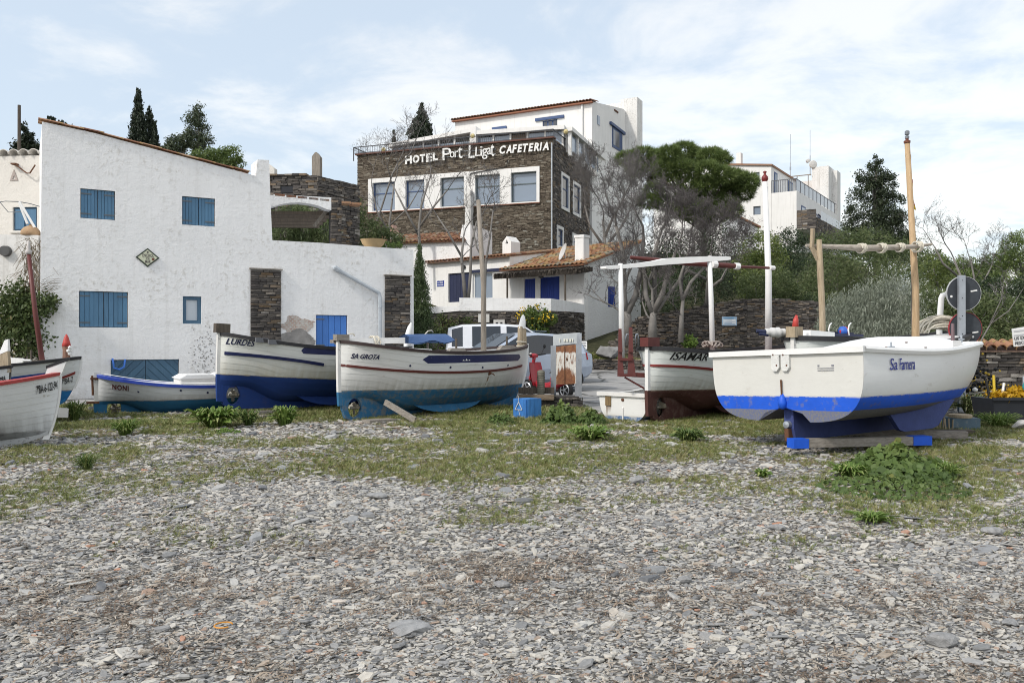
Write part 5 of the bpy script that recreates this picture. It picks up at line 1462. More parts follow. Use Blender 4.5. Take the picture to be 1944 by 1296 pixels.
# ------------------------------------------------------------------ boats
def project(p):
    return (CX + FPX * p.x / p.y, CY - FPX * (p.z - EYE) / p.y)
class Boat:
    def __init__(s, name, label, px, D, theta, z0, L, B, Hs, Hm, Hb, pitch=0, roll=0, kz=.13, tuck=.30, brise=.22, rs=.05, rb=.45, n=2.3, m=.78, fullend=.0):
        s.L, s.B, s.Hs, s.Hm, s.Hb = L, B, Hs, Hm, Hb
        s.kz, s.tuck, s.brise, s.rs, s.rb, s.n, s.m = kz, tuck, brise, rs, rb, n, m
        loc = (PX(px, D), D, z0)
        s.o = tag(new_empty(name, loc, rot=(R(roll), R(pitch), R(theta))), label, 'boat')
        s.M = Matrix.Translation(loc) @ s.o.rotation_euler.to_matrix().to_4x4()
        s.Mi = s.M.inverted()
        s.samples = None
    def sheer(s, t): return s.Hm + ((s.Hs if t < .5 else s.Hb) - s.Hm) * (1 - 2 * t) ** 2
    def w(s, t): return s.B / 2 * max(0.0, 1 - abs(2 * t - 1) ** s.n) ** (s.m if t > .5 else s.m * .60)
    def zk(s, t): q = min(1, max(0, (t - .09) / .22)); return s.kz + s.tuck * (1 - q * q * (3 - 2 * q)) + s.brise * max(0, (t - .72) / .28) ** 2
    def xs(s, z): return s.rs * max(0, 1 - z / s.Hs) ** 3
    def xb(s, z): return s.L - s.rb * max(0, 1 - z / s.Hb) ** 2.2
    def half(s, t, u):
        e = abs(2 * t - 1) ** 3.0
        u = min(1, max(0, u))
        Sm = (1 - (1 - u) ** 2.1) ** .60; Se = .50 * u + .50 * u ** 2.0
        return .038 + max(0, s.w(t) - .038) * (Sm * (1 - e) + Se * e)
    def pt(s, t, u, side=-1, out=0.0):
        zs, zk = s.sheer(t), s.zk(t); z = zk + (zs - zk) * u
        return Vector((s.xs(z) + (s.xb(z) - s.xs(z)) * t, side * (s.half(t, u) + out), z))
    def at_xz(s, x, z, out=0.0, side=-1):
        t = min(1, max(0, (x - s.xs(z)) / (s.xb(z) - s.xs(z)))); zs, zk = s.sheer(t), s.zk(t)
        return Vector((x, side * (s.half(t, (z - zk) / (zs - zk)) + out), z))
    def under(s, px, py):
        """(x, z) of the place on the near side that lies under a pixel of the photograph."""
        if s.samples is None:
            s.samples = []
            for t in np.linspace(0, 1, 110):
                for u in np.linspace(0, 1, 50):
                    p = s.pt(t, u); q = project(s.M @ p); s.samples.append((q[0], q[1], p.x, p.z))
            s.samples = np.array(s.samples)
        d = (s.samples[:, 0] - px) ** 2 + (s.samples[:, 1] - py) ** 2
        k = np.argsort(d)[:4]; w = 1 / (d[k] + .05); w /= w.sum()
        return float((s.samples[k, 2] * w).sum()), float((s.samples[k, 3] * w).sum())
    def loc(s, w): return s.Mi @ Vector(w)
    def place(s, px, py, D): return s.loc(P(px, py, D))
    def axis_at(s, px, y=0.0, z=1.3):
        """x along the keel line (offset y) that appears at pixel column px."""
        best = min(np.linspace(-1, s.L + 1, 400), key=lambda x: abs(project(s.M @ Vector((x, y, z)))[0] - px)); return float(best)
    def hull(s, mat, K=9):
        mb = MB(); ts = (1 - np.cos(np.linspace(0, 1, 34) * math.pi)) / 2 * .7 + np.linspace(0, 1, 34) * .3
        for side in (-1, 1):
            for k in range(K):
                rows = []
                for j, f in enumerate((0.0, .5, 1.0)):
                    u = (k + f) / K
                    rows.append([s.pt(t, u, side, .005 * (1 - f) * (1 if k else 0)) for t in ts])
                mb.grid(rows)
        return mb.build('hull', mat, s.o, smooth=True)
    def keel(s, mat, hole=True, hx=.29, hz=.25, rx=.14, rz=.18, foot=.16):
        ts = np.linspace(0, 1, 26)
        top = [(s.pt(t, 0).x, s.zk(t) + .06) for t in ts]
        x0 = s.xs(.1); xe = s.xb(s.kz)
        bot = [(x0, s.zk(0) * .5), (x0 + .01, foot * 1.3), (x0 + foot * .35, foot * .45), (x0 + foot * 1.1, .0), (xe - .75, 0.0), (xe - .35, .03), (xe - .10, .12), (s.xb(s.kz + .1), s.kz + .1)]
        poly = bot + top[::-1]
        hl = [[(hx + rx * math.cos(a), hz + rz * math.sin(a)) for a in np.linspace(0, 2 * math.pi, 22, endpoint=False)]] if hole else []
        k = MB().prism(poly, -.04, .04, hl).build('keel', mat, s.o)
        if hole:
            pr = MB().lathe([(.0, -.10), (.03, -.08), (.035, .0), (.03, .10)], 10, (hx + .02, 0, hz), 'x')
            for q in range(3):
                a = q * 2 * math.pi / 3 + .5
                d = Vector((0, math.cos(a), math.sin(a))); c = Vector((hx, 0, hz)); sd = Vector((.055, -math.sin(a) * .06, math.cos(a) * .06))
                rows = []
                for r_, w_ in ((.03, .5), (.06, .9), (.10, .95), (.13, .4)):
                    p = c + d * r_; rows.append([p - sd * w_, p + Vector((.012, 0, 0)), p + sd * w_])
                pr.grid(rows)
                pr.grid([[v + Vector((.012, 0, 0)) for v in row] for row in rows])
            pr.build('propeller', paint('dull_bronze', (.27, .25, .21), .5, metal=.5), s.o, smooth=False)
        return k
    def post(s, name, mat, bow, z_lo, z_hi, depth=.10, thick=.085, lean=0.0, mat2=None):
        pts = []
        for z in np.linspace(z_lo, z_hi, 14):
            H = s.Hb if bow else s.Hs
            x = s.xb(z) if bow else s.xs(z)
            if z > H: x += lean * (z - H)
            pts.append((x, z))
        out = 1 if bow else -1
        mb = MB()
        rows = []
        for (x, z) in pts:
            a, b = (x - .05 * out, x + depth * .6 * out)
            rows.append([Vector((a, -thick / 2, z)), Vector((b, -thick / 2 * .8, z)), Vector((b, thick / 2 * .8, z)), Vector((a, thick / 2, z))])
        mb.grid(rows, close=True); mb.add(rows[0], [(0, 1, 2, 3)]); mb.add(rows[-1], [(0, 1, 2, 3)])
        return mb.build(name, mat, s.o)
    def gunwale(s, mat, w=.06, h=.05, drop=0.0):
        ts = (1 - np.cos(np.linspace(0, 1, 40) * math.pi)) / 2
        loop = [s.pt(t, 1, -1) for t in ts] + [s.pt(t, 1, 1) for t in ts[::-1]]
        rows = []; N = len(loop)
        for i, p in enumerate(loop):
            d = loop[(i + 1) % N] - loop[i - 1]; nrm = Vector((d.y, -d.x, 0)); nrm = nrm.normalized() if nrm.length > 1e-6 else Vector((0, -1, 0))
            p = p - Vector((0, 0, drop))
            rows.append([p + nrm * .022 + Vector((0, 0, -h)), p + nrm * .028 + Vector((0, 0, h * .25)), p - nrm * (w - .02) + Vector((0, 0, h * .3)), p - nrm * (w - .02) + Vector((0, 0, -h * .7))])
        rows.append(rows[0])
        return MB().grid(rows, close=True).build('gunwale', mat, s.o)
    def deck(s, mat, camber=.06, drop=.07):
        ts = (1 - np.cos(np.linspace(0.0, 1, 30) * math.pi)) / 2
        rows = [[Vector((s.pt(t, 1).x, k * max(.0, s.half(t, 1) - .02), s.sheer(t) - drop + camber * (1 - k * k) * s.w(t) / (s.B / 2))) for k in np.linspace(-1, 1, 9)] for t in ts]
        return MB().grid(rows).build('deck', mat, s.o, smooth=True)
    def rail(s, name, mat, pix, h=.04, out=.02, side=-1):
        ctrl = [s.under(*q) for q in pix]
        xs_, zs_ = [c[0] for c in ctrl], [c[1] for c in ctrl]
        X = np.linspace(xs_[0], xs_[-1], 40); Z = np.interp(X, xs_, zs_)
        co = np.polyfit(xs_, zs_, min(3, len(xs_) - 1)); Z = np.polyval(co, X)
        mb = MB()
        for sd in (-1, 1):
            rows = []
            for x, z in zip(X, Z):
                rows.append([s.at_xz(x, z - h / 2, -.005, sd), s.at_xz(x, z - h / 2, out, sd), s.at_xz(x, z + h / 2, out, sd), s.at_xz(x, z + h / 2, -.005, sd)])
            mb.grid(rows, close=True); mb.add(rows[0], [(0, 1, 2, 3)]); mb.add(rows[-1], [(3, 2, 1, 0)])
        return mb.build(name, mat, s.o)
    def panel(s, name, mat, tl, tr, bl, br, out=.006):
        a, b, c, d = s.under(*tl), s.under(*tr), s.under(*bl), s.under(*br)
        n = 24; h_ = abs(a[1] - c[1]); rows = []
        for k in range(n + 1):
            t = k / n
            zt = a[1] + (b[1] - a[1]) * t; zb_ = c[1] + (d[1] - c[1]) * t; x = a[0] + (b[0] - a[0]) * t
            ins = 0
            e = min(t, 1 - t) * abs(b[0] - a[0])
            r_ = (zt - zb_) / 2
            if e < r_: ins = r_ - math.sqrt(max(0, r_ * r_ - (r_ - e) ** 2))
            rows.append([s.at_xz(x, zb_ + ins, out), s.at_xz(x, (zt + zb_) / 2, out), s.at_xz(x, zt - ins, out)])
        mb = MB().grid(rows)
        edge = [r_[0] for r_ in rows] + [r_[2] for r_ in rows[::-1]]
        inner = [s.at_xz(p.x, p.z, -.01) for p in edge]; N = len(edge)
        mb.add(edge + inner, [(i, (i + 1) % N, N + (i + 1) % N, N + i) for i in range(N)])
        return mb.build(name, mat, s.o)
    def name(s, txt, mat, p0, p1, h, shear=.0, bold=.02, space=1.0):
        """Lettering that starts at pixel p0 (bottom left), ends at p1 (bottom right); h = letter height in metres."""
        a, b = s.under(*p0), s.under(*p1); wd = b[0] - a[0]
        mb = MB()
        put_text(mb, txt, lambda x, z, o_: s.at_xz(a[0] + x, a[1] + (b[1] - a[1]) * x / wd + z, .011 + o_), wd, h, shear, bold, .005, 0, space)
        return mb.build('lettering', mat, s.o)
    def holes(s, pix, mat, r=.022):
        for q in pix:
            x, z = s.under(*q); p = s.at_xz(x, z, .004)
            MB().lathe([(0, -.006), (r, -.004), (r, .006)], 10, p, 'y').build('scupper', mat, s.o)
    def tube(s, name, mat, pts, rads, n=8, smooth=True):
        return MB().tube([s.place(*p) for p in pts], rads, n).build(name, mat, s.o, smooth=False, angle=50)

NAVYP = paint('navy_gloss', (.018, .024, .085), .35, wear=(.16, .17, .22), wear_amt=.58, scale=9)
BLACKP = paint('charcoal_gunwale', (.028, .028, .032), .55, wear=(.16, .15, .15), wear_amt=.52, scale=9)
LETTER_N = paint('dark_navy_lettering', (.014, .018, .06), .5)
LETTER_K = paint('black_lettering', (.012, .012, .013), .5)
LETTER_M = paint('dark_red_lettering', (.10, .018, .016), .5)
BOATWHITE = (.70, .705, .69)
BLUEAF = (.030, .145, .285)

# --- boat with the blue bottom, brown stripe, bare mast (middle)
b = SG = Boat('fishing_boat', 'white boat with brown stripe, worn blue bottom and a bare grey mast', 645, 15.0, 42, .13, 4.62, 1.78, 1.48, 1.27, 1.40, rb=.42, n=2.2, m=.74)
b.hull(m_hull('boat_paint_worn_blue', BOATWHITE, BLUEAF, .575, -.005, wear=(.17, .18, .15), wear_amt=.47, grime=(.26, .25, .20)))
b.keel(m_hull('keel_paint_worn_blue', BLUEAF, BLUEAF, 5, wear=(.20, .20, .17), wear_amt=.46))
b.gunwale(paint('brown_black_gunwale', (.050, .034, .034), .5, wear=(.17, .14, .13), wear_amt=.52), .07, .045)
b.deck(WHITE)
b.post('stern_post', WHITE_DIRTY, False, .55, 1.48); b.post('stern_post_foot', paint('worn_blue', BLUEAF, .8, wear=(.22, .21, .17)), False, .30, .55)
b.post('stem_post', WHITE, True, .25, 1.42)
MB().box(-.10, .16, -.07, .07, 1.49, 1.60).build('stern_block', WOOD_GREY_X, b.o)
b.rail('rub_rail', MAROON, [(640, 692), (709, 700), (791, 704.5), (874, 706.7), (940, 702.5), (990, 694)], .045, .028)
b.panel('navy_panel', NAVYP, (803, 675), (989, 672), (803, 690), (989, 684))
x_, z_ = b.under(885, 683)
lg = MB()
for dx_ in (-.07, 0, .07): lg.add([b.at_xz(x_ + dx_ - .03, z_ - .012, .010), b.at_xz(x_ + dx_ + .03, z_ - .012, .010), b.at_xz(x_ + dx_, z_ + (.03 if dx_ == 0 else .01), .010)], [(0, 1, 2)])
lg.build('emblem', WHITE, b.o)
b.name('SA GROTA', LETTER_N, (666, 680.5), (719, 682.5), .088, .28, .018)
b.holes([(779, 694), (855, 697), (916, 697), (964, 693)], LETTER_N)
x_, z_ = b.under(929, 708); p = b.at_xz(x_, z_, .02)
MB().lathe([(0, -.02), (.03, -.015), (.035, .03)], 10, p, 'y').tube([p, p + Vector((.05, -.05, -.02)), p + Vector((.07, -.05, -.05))], .012, 6).build('outlet', IRON, b.o)
rt = MB(); rows = [[b.at_xz(x_ - .02 + k * .012, z_ - .03 - j * .06 * (1 - .2 * k), .003) for k in range(4)] for j in range(5)]
rt.grid(rows).build('rust_streak', paint('rust_stain', (.24, .15, .085), .9), b.o)
xm = b.axis_at(918, 0, 1.3)
MB().tube([(xm, 0, 1.1), (xm, 0, 2.6), b.place(908, 380, (b.M @ Vector((xm, 0, 1))).y + .15)], [.062, .056, .046], 10).build('mast', WOOD_GREY, b.o, smooth=True)
hd = b.place(977, 640, 18.0)
mb = MB(); zt_ = b.place(977, 623, 18.0).z; zt2 = b.place(977, 597, 18.0).z; xh = b.L - .12
MB().hexa([(xh - .07, -.07, 1.30), (xh + .09, -.07, 1.30), (xh + .09, .07, 1.30), (xh - .07, .07, 1.30), (xh - .06, -.06, zt_ + .04), (xh + .08, -.06, zt_ - .02), (xh + .08, .06, zt_ - .02), (xh - .06, .06, zt_ + .04)]).build('stem_head', WOOD_POST, b.o)
rows = []
for t_ in np.linspace(0, 1, 8):
    w_ = .078 * math.sqrt(max(.02, 1 - t_ ** 2.2)); z_ = zt_ + (zt2 - zt_) * t_; cx_ = xh + .01 + .035 * t_
    rows.append([Vector((cx_ + w_ * math.cos(a), w_ * .9 * math.sin(a), z_)) for a in np.linspace(0, 2 * math.pi, 10, endpoint=False)])
MB().grid(rows, close=True).add(rows[-1], [tuple(range(10))]).build('stem_tip', WHITE, b.o, smooth=True)
MB().tube([(xh + .11 * math.cos(a), .11 * math.sin(a), 1.42 + .05 * math.sin(a * .5)) for a in np.linspace(0, 11, 26)], .014, 5).build('rope_turns', ROPE, b.o)
for (px, yt, yb, y_) in ((866, 641, 668, -.62), (962, 649, 669, -.38)):
    xx = b.axis_at(px, y_, 1.3); zz0_ = b.sheer(xx / b.L)
    MB().tube([(xx, y_, zz0_ - .1), (xx, y_, zz0_ + .26)], .022, 7).build('thole_pin', WOOD_DARK, b.o)
    MB().hexa([(xx - .26, y_ - .06, zz0_ - .03), (xx + .26, y_ - .06, zz0_ - .03), (xx + .26, y_ + .06, zz0_ - .03), (xx - .26, y_ + .06, zz0_ - .03), (xx - .15, y_ - .05, zz0_ + .07), (xx + .15, y_ - .05, zz0_ + .07), (xx + .15, y_ + .05, zz0_ + .07), (xx - .15, y_ + .05, zz0_ + .07)]).build('thole_block', WOOD_GREY_X, b.o)
MB().hexa([(1.0, -.35, 1.2), (1.9, -.35, 1.18), (1.9, .35, 1.18), (1.0, .35, 1.2), (1.05, -.3, 1.36), (1.85, -.3, 1.32), (1.85, .3, 1.32), (1.05, .3, 1.36)]).build('engine_hatch', WHITE, b.o)
# bilge keel: a long blue plank bowed along the bottom
bk_ = MB(); rows = []
for k in range(15):
    t_ = k / 14; x = 1.45 + t_ * 2.1; dp = .20 * math.sin(math.pi * min(1, t_ * 1.15 + .02)) ** .6
    p = b.pt(x / b.L, .10); rows.append([p + Vector((0, .02, .06)), p + Vector((0, -.05, -dp + .05)), p + Vector((0, -.01, -dp + .05)), p + Vector((0, .06, .06))])
bk_.grid(rows, close=True).build('bilge_keel', MATS['worn_blue'], b.o)
# boom with blue cover lying over the stern half
a0 = b.place(637, 648, 15.1); a1 = b.place(767, 646, 15.9); a2 = b.place(846, 645, 16.5)
MB().bar(a0, a1, .10, .11).build('boom', WHITE_DIRTY, b.o)
MB().bar(a0 + Vector((-.08, 0, .0)), a0 + Vector((.5, .0, .02)), .13, .06).build('boom_rest', WOOD_GREY_X, b.o)
cv = MB(); rows = []
for k in range(9):
    t_ = k / 8; c = a1.lerp(a2, t_); c.z += .02
    rows.append([c + Vector((0, -.30 * (.5 + .5 * min(1, t_ * 3)), -.05 - .03 * math.sin(k * 1.3))), c + Vector((0, -.16, .05)), c + Vector((0, 0, .10)), c + Vector((0, .16, .05)), c + Vector((0, .26, -.06))])
cv.grid(rows); cv.grid([[p - Vector((0, 0, .02)) for p in r_] for r_ in rows])
cv.build('boom_cover', paint('blue_canvas', (.055, .105, .23), .9, wear=(.15, .21, .34), wear_amt=.5, scale=4, bump=.3), b.o, smooth=True)
for px in (812, 632 + 60): p = b.place(px, 650, 16.2 if px > 800 else 15.4); MB().tube([(p.x, p.y, 1.2), (p.x, p.y, p.z)], .025, 6).build('boom_prop', WOOD_GREY, b.o)
for px, py, D_ in ((813, 628, 16.3), (663, 634, 15.3)):
    p = b.place(px, py, D_); MB().tube([p + Vector((-.10, 0, -.16)), p + Vector((-.07, 0, -.06)), p, p + Vector((.08, 0, .01)), p + Vector((.12, 0, -.03))], .013, 6).build('rope_end', ROPE, b.o, smooth=True)
rp = b.place(710, 650, 15.6)
MB().tube([rp + Vector((.06 * math.sin(a * 1.7), .14 * math.cos(a), .12 * math.sin(a))) for a in np.linspace(0, 25, 60)], .014, 5).build('rope_lashing', ROPE, b.o)

# --- boat with the deep blue bottom, left of it
b = LU = Boat('fishing_boat', 'white boat with deep blue bottom and navy stripe, high stern with a dark post block', 413, 15.6, 40, .33, 4.27, 1.70, 1.43, 1.23, 1.32, pitch=2.2, rb=.42, n=2.2, m=.74)
DEEP = (.012, .045, .20)
b.hull(m_hull('boat_paint_deep_blue', (.68, .69, .66), DEEP, .655, -.028, wear=(.03, .06, .20), wear_amt=.56, grime=(.42, .36, .24), grime_h=.35, flank=.30))
b.keel(m_hull('keel_paint_deep_blue', DEEP, DEEP, 5, wear=(.03, .05, .16)), hx=.28, hz=.26, rx=.135, rz=.18)
b.gunwale(BLACKP, .08, .05); b.deck(WHITE)
b.post('stern_post', WHITE_DIRTY, False, .655, 1.43); b.post('stern_post_foot', paint('deep_blue', DEEP, .8), False, .14, .655); b.post('stem_post', WHITE, True, .25, 1.35)
MB().box(-.11, .16, -.075, .075, 1.44, 1.61).build('stern_block', WOOD_DARK, b.o)
b.rail('rub_rail', NAVYP, [(424, 670), (470, 673.5), (512, 678), (560, 684), (614, 692)], .06, .026)
b.panel('navy_panel', NAVYP, (572, 659), (680, 664), (572, 671), (680, 676))
b.name('LURDES', LETTER_N, (427, 653), (482, 657.5), .115, .25, .012)
b.name('7BA', LETTER_N, (399, 655), (405, 655), .08) if False else None
for px, py in ((497, 643), (520, 646)):
    x, z = b.under(px, py + 2); MB().box(x - .12, x + .12, -b.half(x / b.L, 1) - .035, -b.half(x / b.L, 1) + .01, b.sheer(x / b.L) - .07, b.sheer(x / b.L) + .02).build('fender_strip', paint('worn_grey_rubber', (.15, .155, .17), .8), b.o)
bk_ = MB(); rows = []
for k in range(13):
    t_ = k / 12; x = 1.5 + t_ * 1.9; dp = .22 * math.sin(math.pi * min(1, t_ * 1.1 + .02)) ** .6
    p = b.pt(x / b.L, .10); rows.append([p + Vector((0, .02, .06)), p + Vector((0, -.06, -dp + .05)), p + Vector((0, -.02, -dp + .05)), p + Vector((0, .06, .06))])
bk_.grid(rows, close=True).build('bilge_keel', MATS['deep_blue'], b.o)
xh = b.L - .1; zt2 = b.place(761, 612, 18.4).z; rows = []
for t_ in np.linspace(0, 1, 9):
    w_ = .075 * (.62 + .5 * math.sin(math.pi * t_ ** .8)) if t_ < 1 else .02; z_ = 1.2 + (zt2 - 1.2) * t_
    rows.append([Vector((xh + .10 * t_ ** 2 + w_ * math.cos(a), w_ * .8 * math.sin(a), z_)) for a in np.linspace(0, 2 * math.pi, 10, endpoint=False)])
MB().grid(rows, close=True).build('stem_head', WHITE, b.o, smooth=True)

# --- small open boat with the blue rim, far left of the row
b = NO = Boat('rowing_boat', 'low white planked boat with blue rim, blue bottom and dark red name', 186, 16.0, 32, .02, 3.95, 1.66, .94, .72, .88, kz=.06, tuck=.30, brise=.15, rs=.03, rb=.4, n=2.4, m=.7)
NBLUE = (.018, .130, .26)
t_h = m_hull('boat_paint_planked', (.64, .66, .67), NBLUE, .425, .01, wear=(.04, .13, .22), wear_amt=.55, grime=(.30, .28, .24), grime_h=.12, flank=.3)
b.hull(t_h, 7); b.keel(m_hull('keel_paint_teal', NBLUE, NBLUE, 5, wear=(.06, .12, .18)), hx=.28, hz=.27, rx=.13, rz=.18, foot=.18)
b.gunwale(paint('blue_rim', (.035, .075, .42), .5, wear=(.30, .28, .27), wear_amt=.5, scale=7), .06, .045, .015)
b.deck(WHITE_DIRTY, .05, .05)
MB().grid([[b.pt(t, 1, sd_) + Vector((0, 0, .035)) for t in np.linspace(.02, .98, 30)] for sd_ in (-1,)] + [[b.pt(t, 1, -1) * 1 + Vector((0, .10, .045)) for t in np.linspace(.02, .98, 30)]]).build('side_deck', WHITE_DIRTY, b.o)
b.post('stern_post', paint('rust_stained_white', (.62, .62, .60), .7, wear=(.34, .20, .10), wear_amt=.52, scale=9), False, .42, .98, .12); b.post('stern_post_foot', paint('teal_paint', NBLUE, .8), False, .02, .42, .14); b.post('stem_post', WHITE_DIRTY, True, .2, .82)
b.name('NONI', paint('dark_red_sign', (.11, .018, .022), .5), (211, 739), (244, 742), .105, -.12, .03, 1.15)
b.holes([(262, 743), (344, 741), (395, 745)], LETTER_N)
MB().tube([(-.09, 0, .54), (-.10, 0, .92)], .022, 6).box(-.13, .10, -.055, .055, .84, .88).box(-.20, .02, -.05, .05, .38, .42).build('rudder_iron', IRON, b.o)
for (x0, x1, h_) in ((1.45, 2.1, .19), (2.15, 3.0, .21)):
    hb = MB(); zz_ = b.sheer(.5) - .02
    hb.prism([(x0, zz_ - .05), (x1, zz_ - .05), (x1, zz_ + h_ * .75), (x1 - .1, zz_ + h_), (x0 + .15, zz_ + h_), (x0, zz_ + h_ * .7)], -.42, .42)
    hb.build('deck_box', WHITE_DIRTY, b.o)
    MB().prism([(x0 - .04, zz_ + h_ * .7), (x1 + .03, zz_ + h_ * .76), (x1 - .05, zz_ + h_ + .02), (x0 + .1, zz_ + h_ + .02)], -.46, .46).build('hatch_lid', WHITE, b.o)

# --- boat with the red-brown bottom and the boom gallows
b = IS = Boat('fishing_boat', 'white boat with red-brown bottom, white gallows posts and a maroon stern ladder', 1231, 14.5, 42, .17, 4.85, 1.8, 1.33, 1.22, 1.36, rb=.42, n=2.2, m=.74)
RB = (.085, .034, .028)
b.hull(m_hull('boat_paint_red_brown', (.64, .67, .65), RB, .57, -.004, wear=(.13, .085, .07), wear_amt=.52, grime=(.28, .25, .19)))
b.keel(m_hull('keel_paint_red_brown', RB, RB, 5, wear=(.16, .10, .08), wear_amt=.46), hx=.31, hz=.26, rx=.14, rz=.19)
b.gunwale(BLACKP, .09, .055); b.deck(paint('red_brown_deck', (.13, .062, .052), .7))
b.post('stern_post', WHITE, False, .57, 1.33); b.post('stern_post_foot', paint('red_brown', RB, .8, wear=(.2, .11, .08)), False, .12, .57, .13); b.post('stem_post', WHITE, True, .25, 1.4)
MB().box(-.12, .20, -.09, .09, 1.34, 1.50).build('stern_block', MAROON, b.o)
b.rail('rub_rail', paint('dark_red_rail', (.20, .032, .030), .5), [(1232, 693.6), (1260, 694.5), (1293, 696), (1330, 698.5), (1360, 701.6)], .042, .028)
b.name('ISAMAR', LETTER_K, (1269, 683), (1341, 685), .135, .28, .008)
lad = MB()
for (px0, yt, w_) in ((1177, 624, .05), (1197, 621, .055)):
    for (y0, y1, wa, wb) in ((yt, 668, 1.0, 1.25), (668, 714, 1.25, 2.3 if px0 > 1190 else 2.0)):
        p0, p1 = b.place(px0, y0, 14.55), b.place(px0 - 1, y1, 14.5)
        n_ = Vector((w_ / 2, 0, 0)); m_ = Vector((0, .035, 0))
        ux = Vector((.74, -.67, 0)); uy = Vector((.67, .74, 0))
        lad.hexa([p1 - ux * w_ * wb * .35 - uy * .03, p1 + ux * w_ * wb * .8 - uy * .03, p1 + ux * w_ * wb * .8 + uy * .03, p1 - ux * w_ * wb * .35 + uy * .03, p0 - ux * w_ * wa * .5 - uy * .03, p0 + ux * w_ * wa * .5 - uy * .03, p0 + ux * w_ * wa * .5 + uy * .03, p0 - ux * w_ * wa * .5 + uy * .03])
ld = lad.build('stern_ladder', MAROON, b.o)
for y_ in (682, 712): MB().bar(b.place(1176, y_, 14.5), b.place(1200, y_, 14.5), .06, .05).build('rung', MAROON, ld)
MB().bar(b.place(1200, 711, 14.5), b.place(1224, 712, 14.55), .05, .08).bar(b.place(1186, 716, 14.5), b.place(1223, 737, 14.6), .025, .03).build('bracket', MAROON, ld)
for px in (1206, 1188):
    p = b.place(px, 655, 14.6); MB().tube([p, p + Vector((0, 0, .14)), p + Vector((.02, 0, .19)), p + Vector((.06, 0, .20)), p + Vector((.08, 0, .16)), p + Vector((.08, 0, -.05))], .012, 6).build('hand_rail', STEEL, b.o, smooth=True)
for (xt, xb_, yt, D_) in ((1178, 1180.5, 500, 15.2), (1347, 1353, 486, 15.75)):
    p0, p1 = b.place(xb_, 655, D_), b.place(xt, yt, D_); MB().tube([p0 - Vector((0, 0, .25)), p0.lerp(p1, .5), p1], [.052, .048, .040], 10).build('gallows_post', WHITE, b.o, smooth=True)
bm = MB(); rows = []
for (px, py, th) in ((1145, 508, 4), (1152, 508, 6), (1175, 506.5, 7), (1215, 503, 8), (1240, 500, 9), (1262, 496.5, 12), (1300, 494, 12), (1345, 491.5, 10), (1375, 490.5, 7.5), (1382, 490.5, 5)):
    D_ = 15.1 + (px - 1145) / 237 * .75; c = b.place(px, py, D_); h_ = th / FPX * D_ / 2
    rows.append([c + Vector((.02, -.05, -h_)), c + Vector((.02, -.05, h_)), c + Vector((-.02, .05, h_)), c + Vector((-.02, .05, -h_))])
bm.grid(rows, close=True); bm.add(rows[0], [(0, 1, 2, 3)]); bm.add(rows[-1], [(3, 2, 1, 0)])
bm.build('gallows_beam', WHITE, b.o)
b.tube('yard', MAROON, [(1197, 488.5, 15.7), (1300, 499, 16.0), (1398, 505, 16.3), (1400, 506, 16.3), (1471, 509, 16.8)], [.035, .055, .05, .03, .026], 8)
for px, py, D_, r_ in ((1356, 502, 16.1, .072), (1399, 505.5, 16.3, .068), (1466, 508.5, 16.7, .045)):
    c = b.place(px, py, D_); d_ = (b.place(px + 4, py + .3, D_ + .02) - c).normalized(); MB().tube([c - d_ * .05, c + d_ * .05], r_, 10).build('yard_band', WHITE, b.o)
xm = b.axis_at(1459, 0, 1.4)
Dm = (b.M @ Vector((xm, 0, 1))).y
MB().tube([(xm, 0, 1.0), (xm, 0, 2.8), b.place(1452, 345, Dm)], [.075, .066, .05], 12).build('mast', WHITE, b.o, smooth=True)
c = b.place(1452, 345, Dm)
MB().lathe([(.02, -.02), (.045, .0), (.07, .05), (.065, .10), (.03, .14), (.02, .17), (.045, .20), (.01, .225)], 12, c).build('mast_finial', paint('dark_red_finial', (.17, .02, .02), .4), b.o, smooth=True)
MB().tube([c + Vector((.07, 0, -.10)), c + Vector((.09, -.01, -.25)), c + Vector((.09, 0, -.9)), c + Vector((.10, 0, -3.0))], [.03, .008, .006, .006], 5).build('halyard', DARKSTEEL, b.o)
rp = b.place(1352, 655, 15.7)
MB().tube([rp + Vector((.16 * math.cos(a * 1.3), .13 * math.sin(a), .02 + .05 * math.sin(a * 2.1))) for a in np.linspace(0, 22, 56)], .018, 5).build('rope_bundle', paint('old_rope', (.34, .29, .26), .9), b.o)
rows = []
for k in range(10):
    t_ = k / 9; x = 1.5 + t_ * 1.9; dp = .24 * math.sin(math.pi * min(1, t_ * 1.1 + .02)) ** .6; p = b.pt(x / b.L, .10)
    rows.append([p + Vector((0, .02, .06)), p + Vector((0, -.06, -dp + .05)), p + Vector((0, -.02, -dp + .05)), p + Vector((0, .06, .06))])
MB().grid(rows, close=True).build('bilge_keel', MATS['red_brown'], b.o)

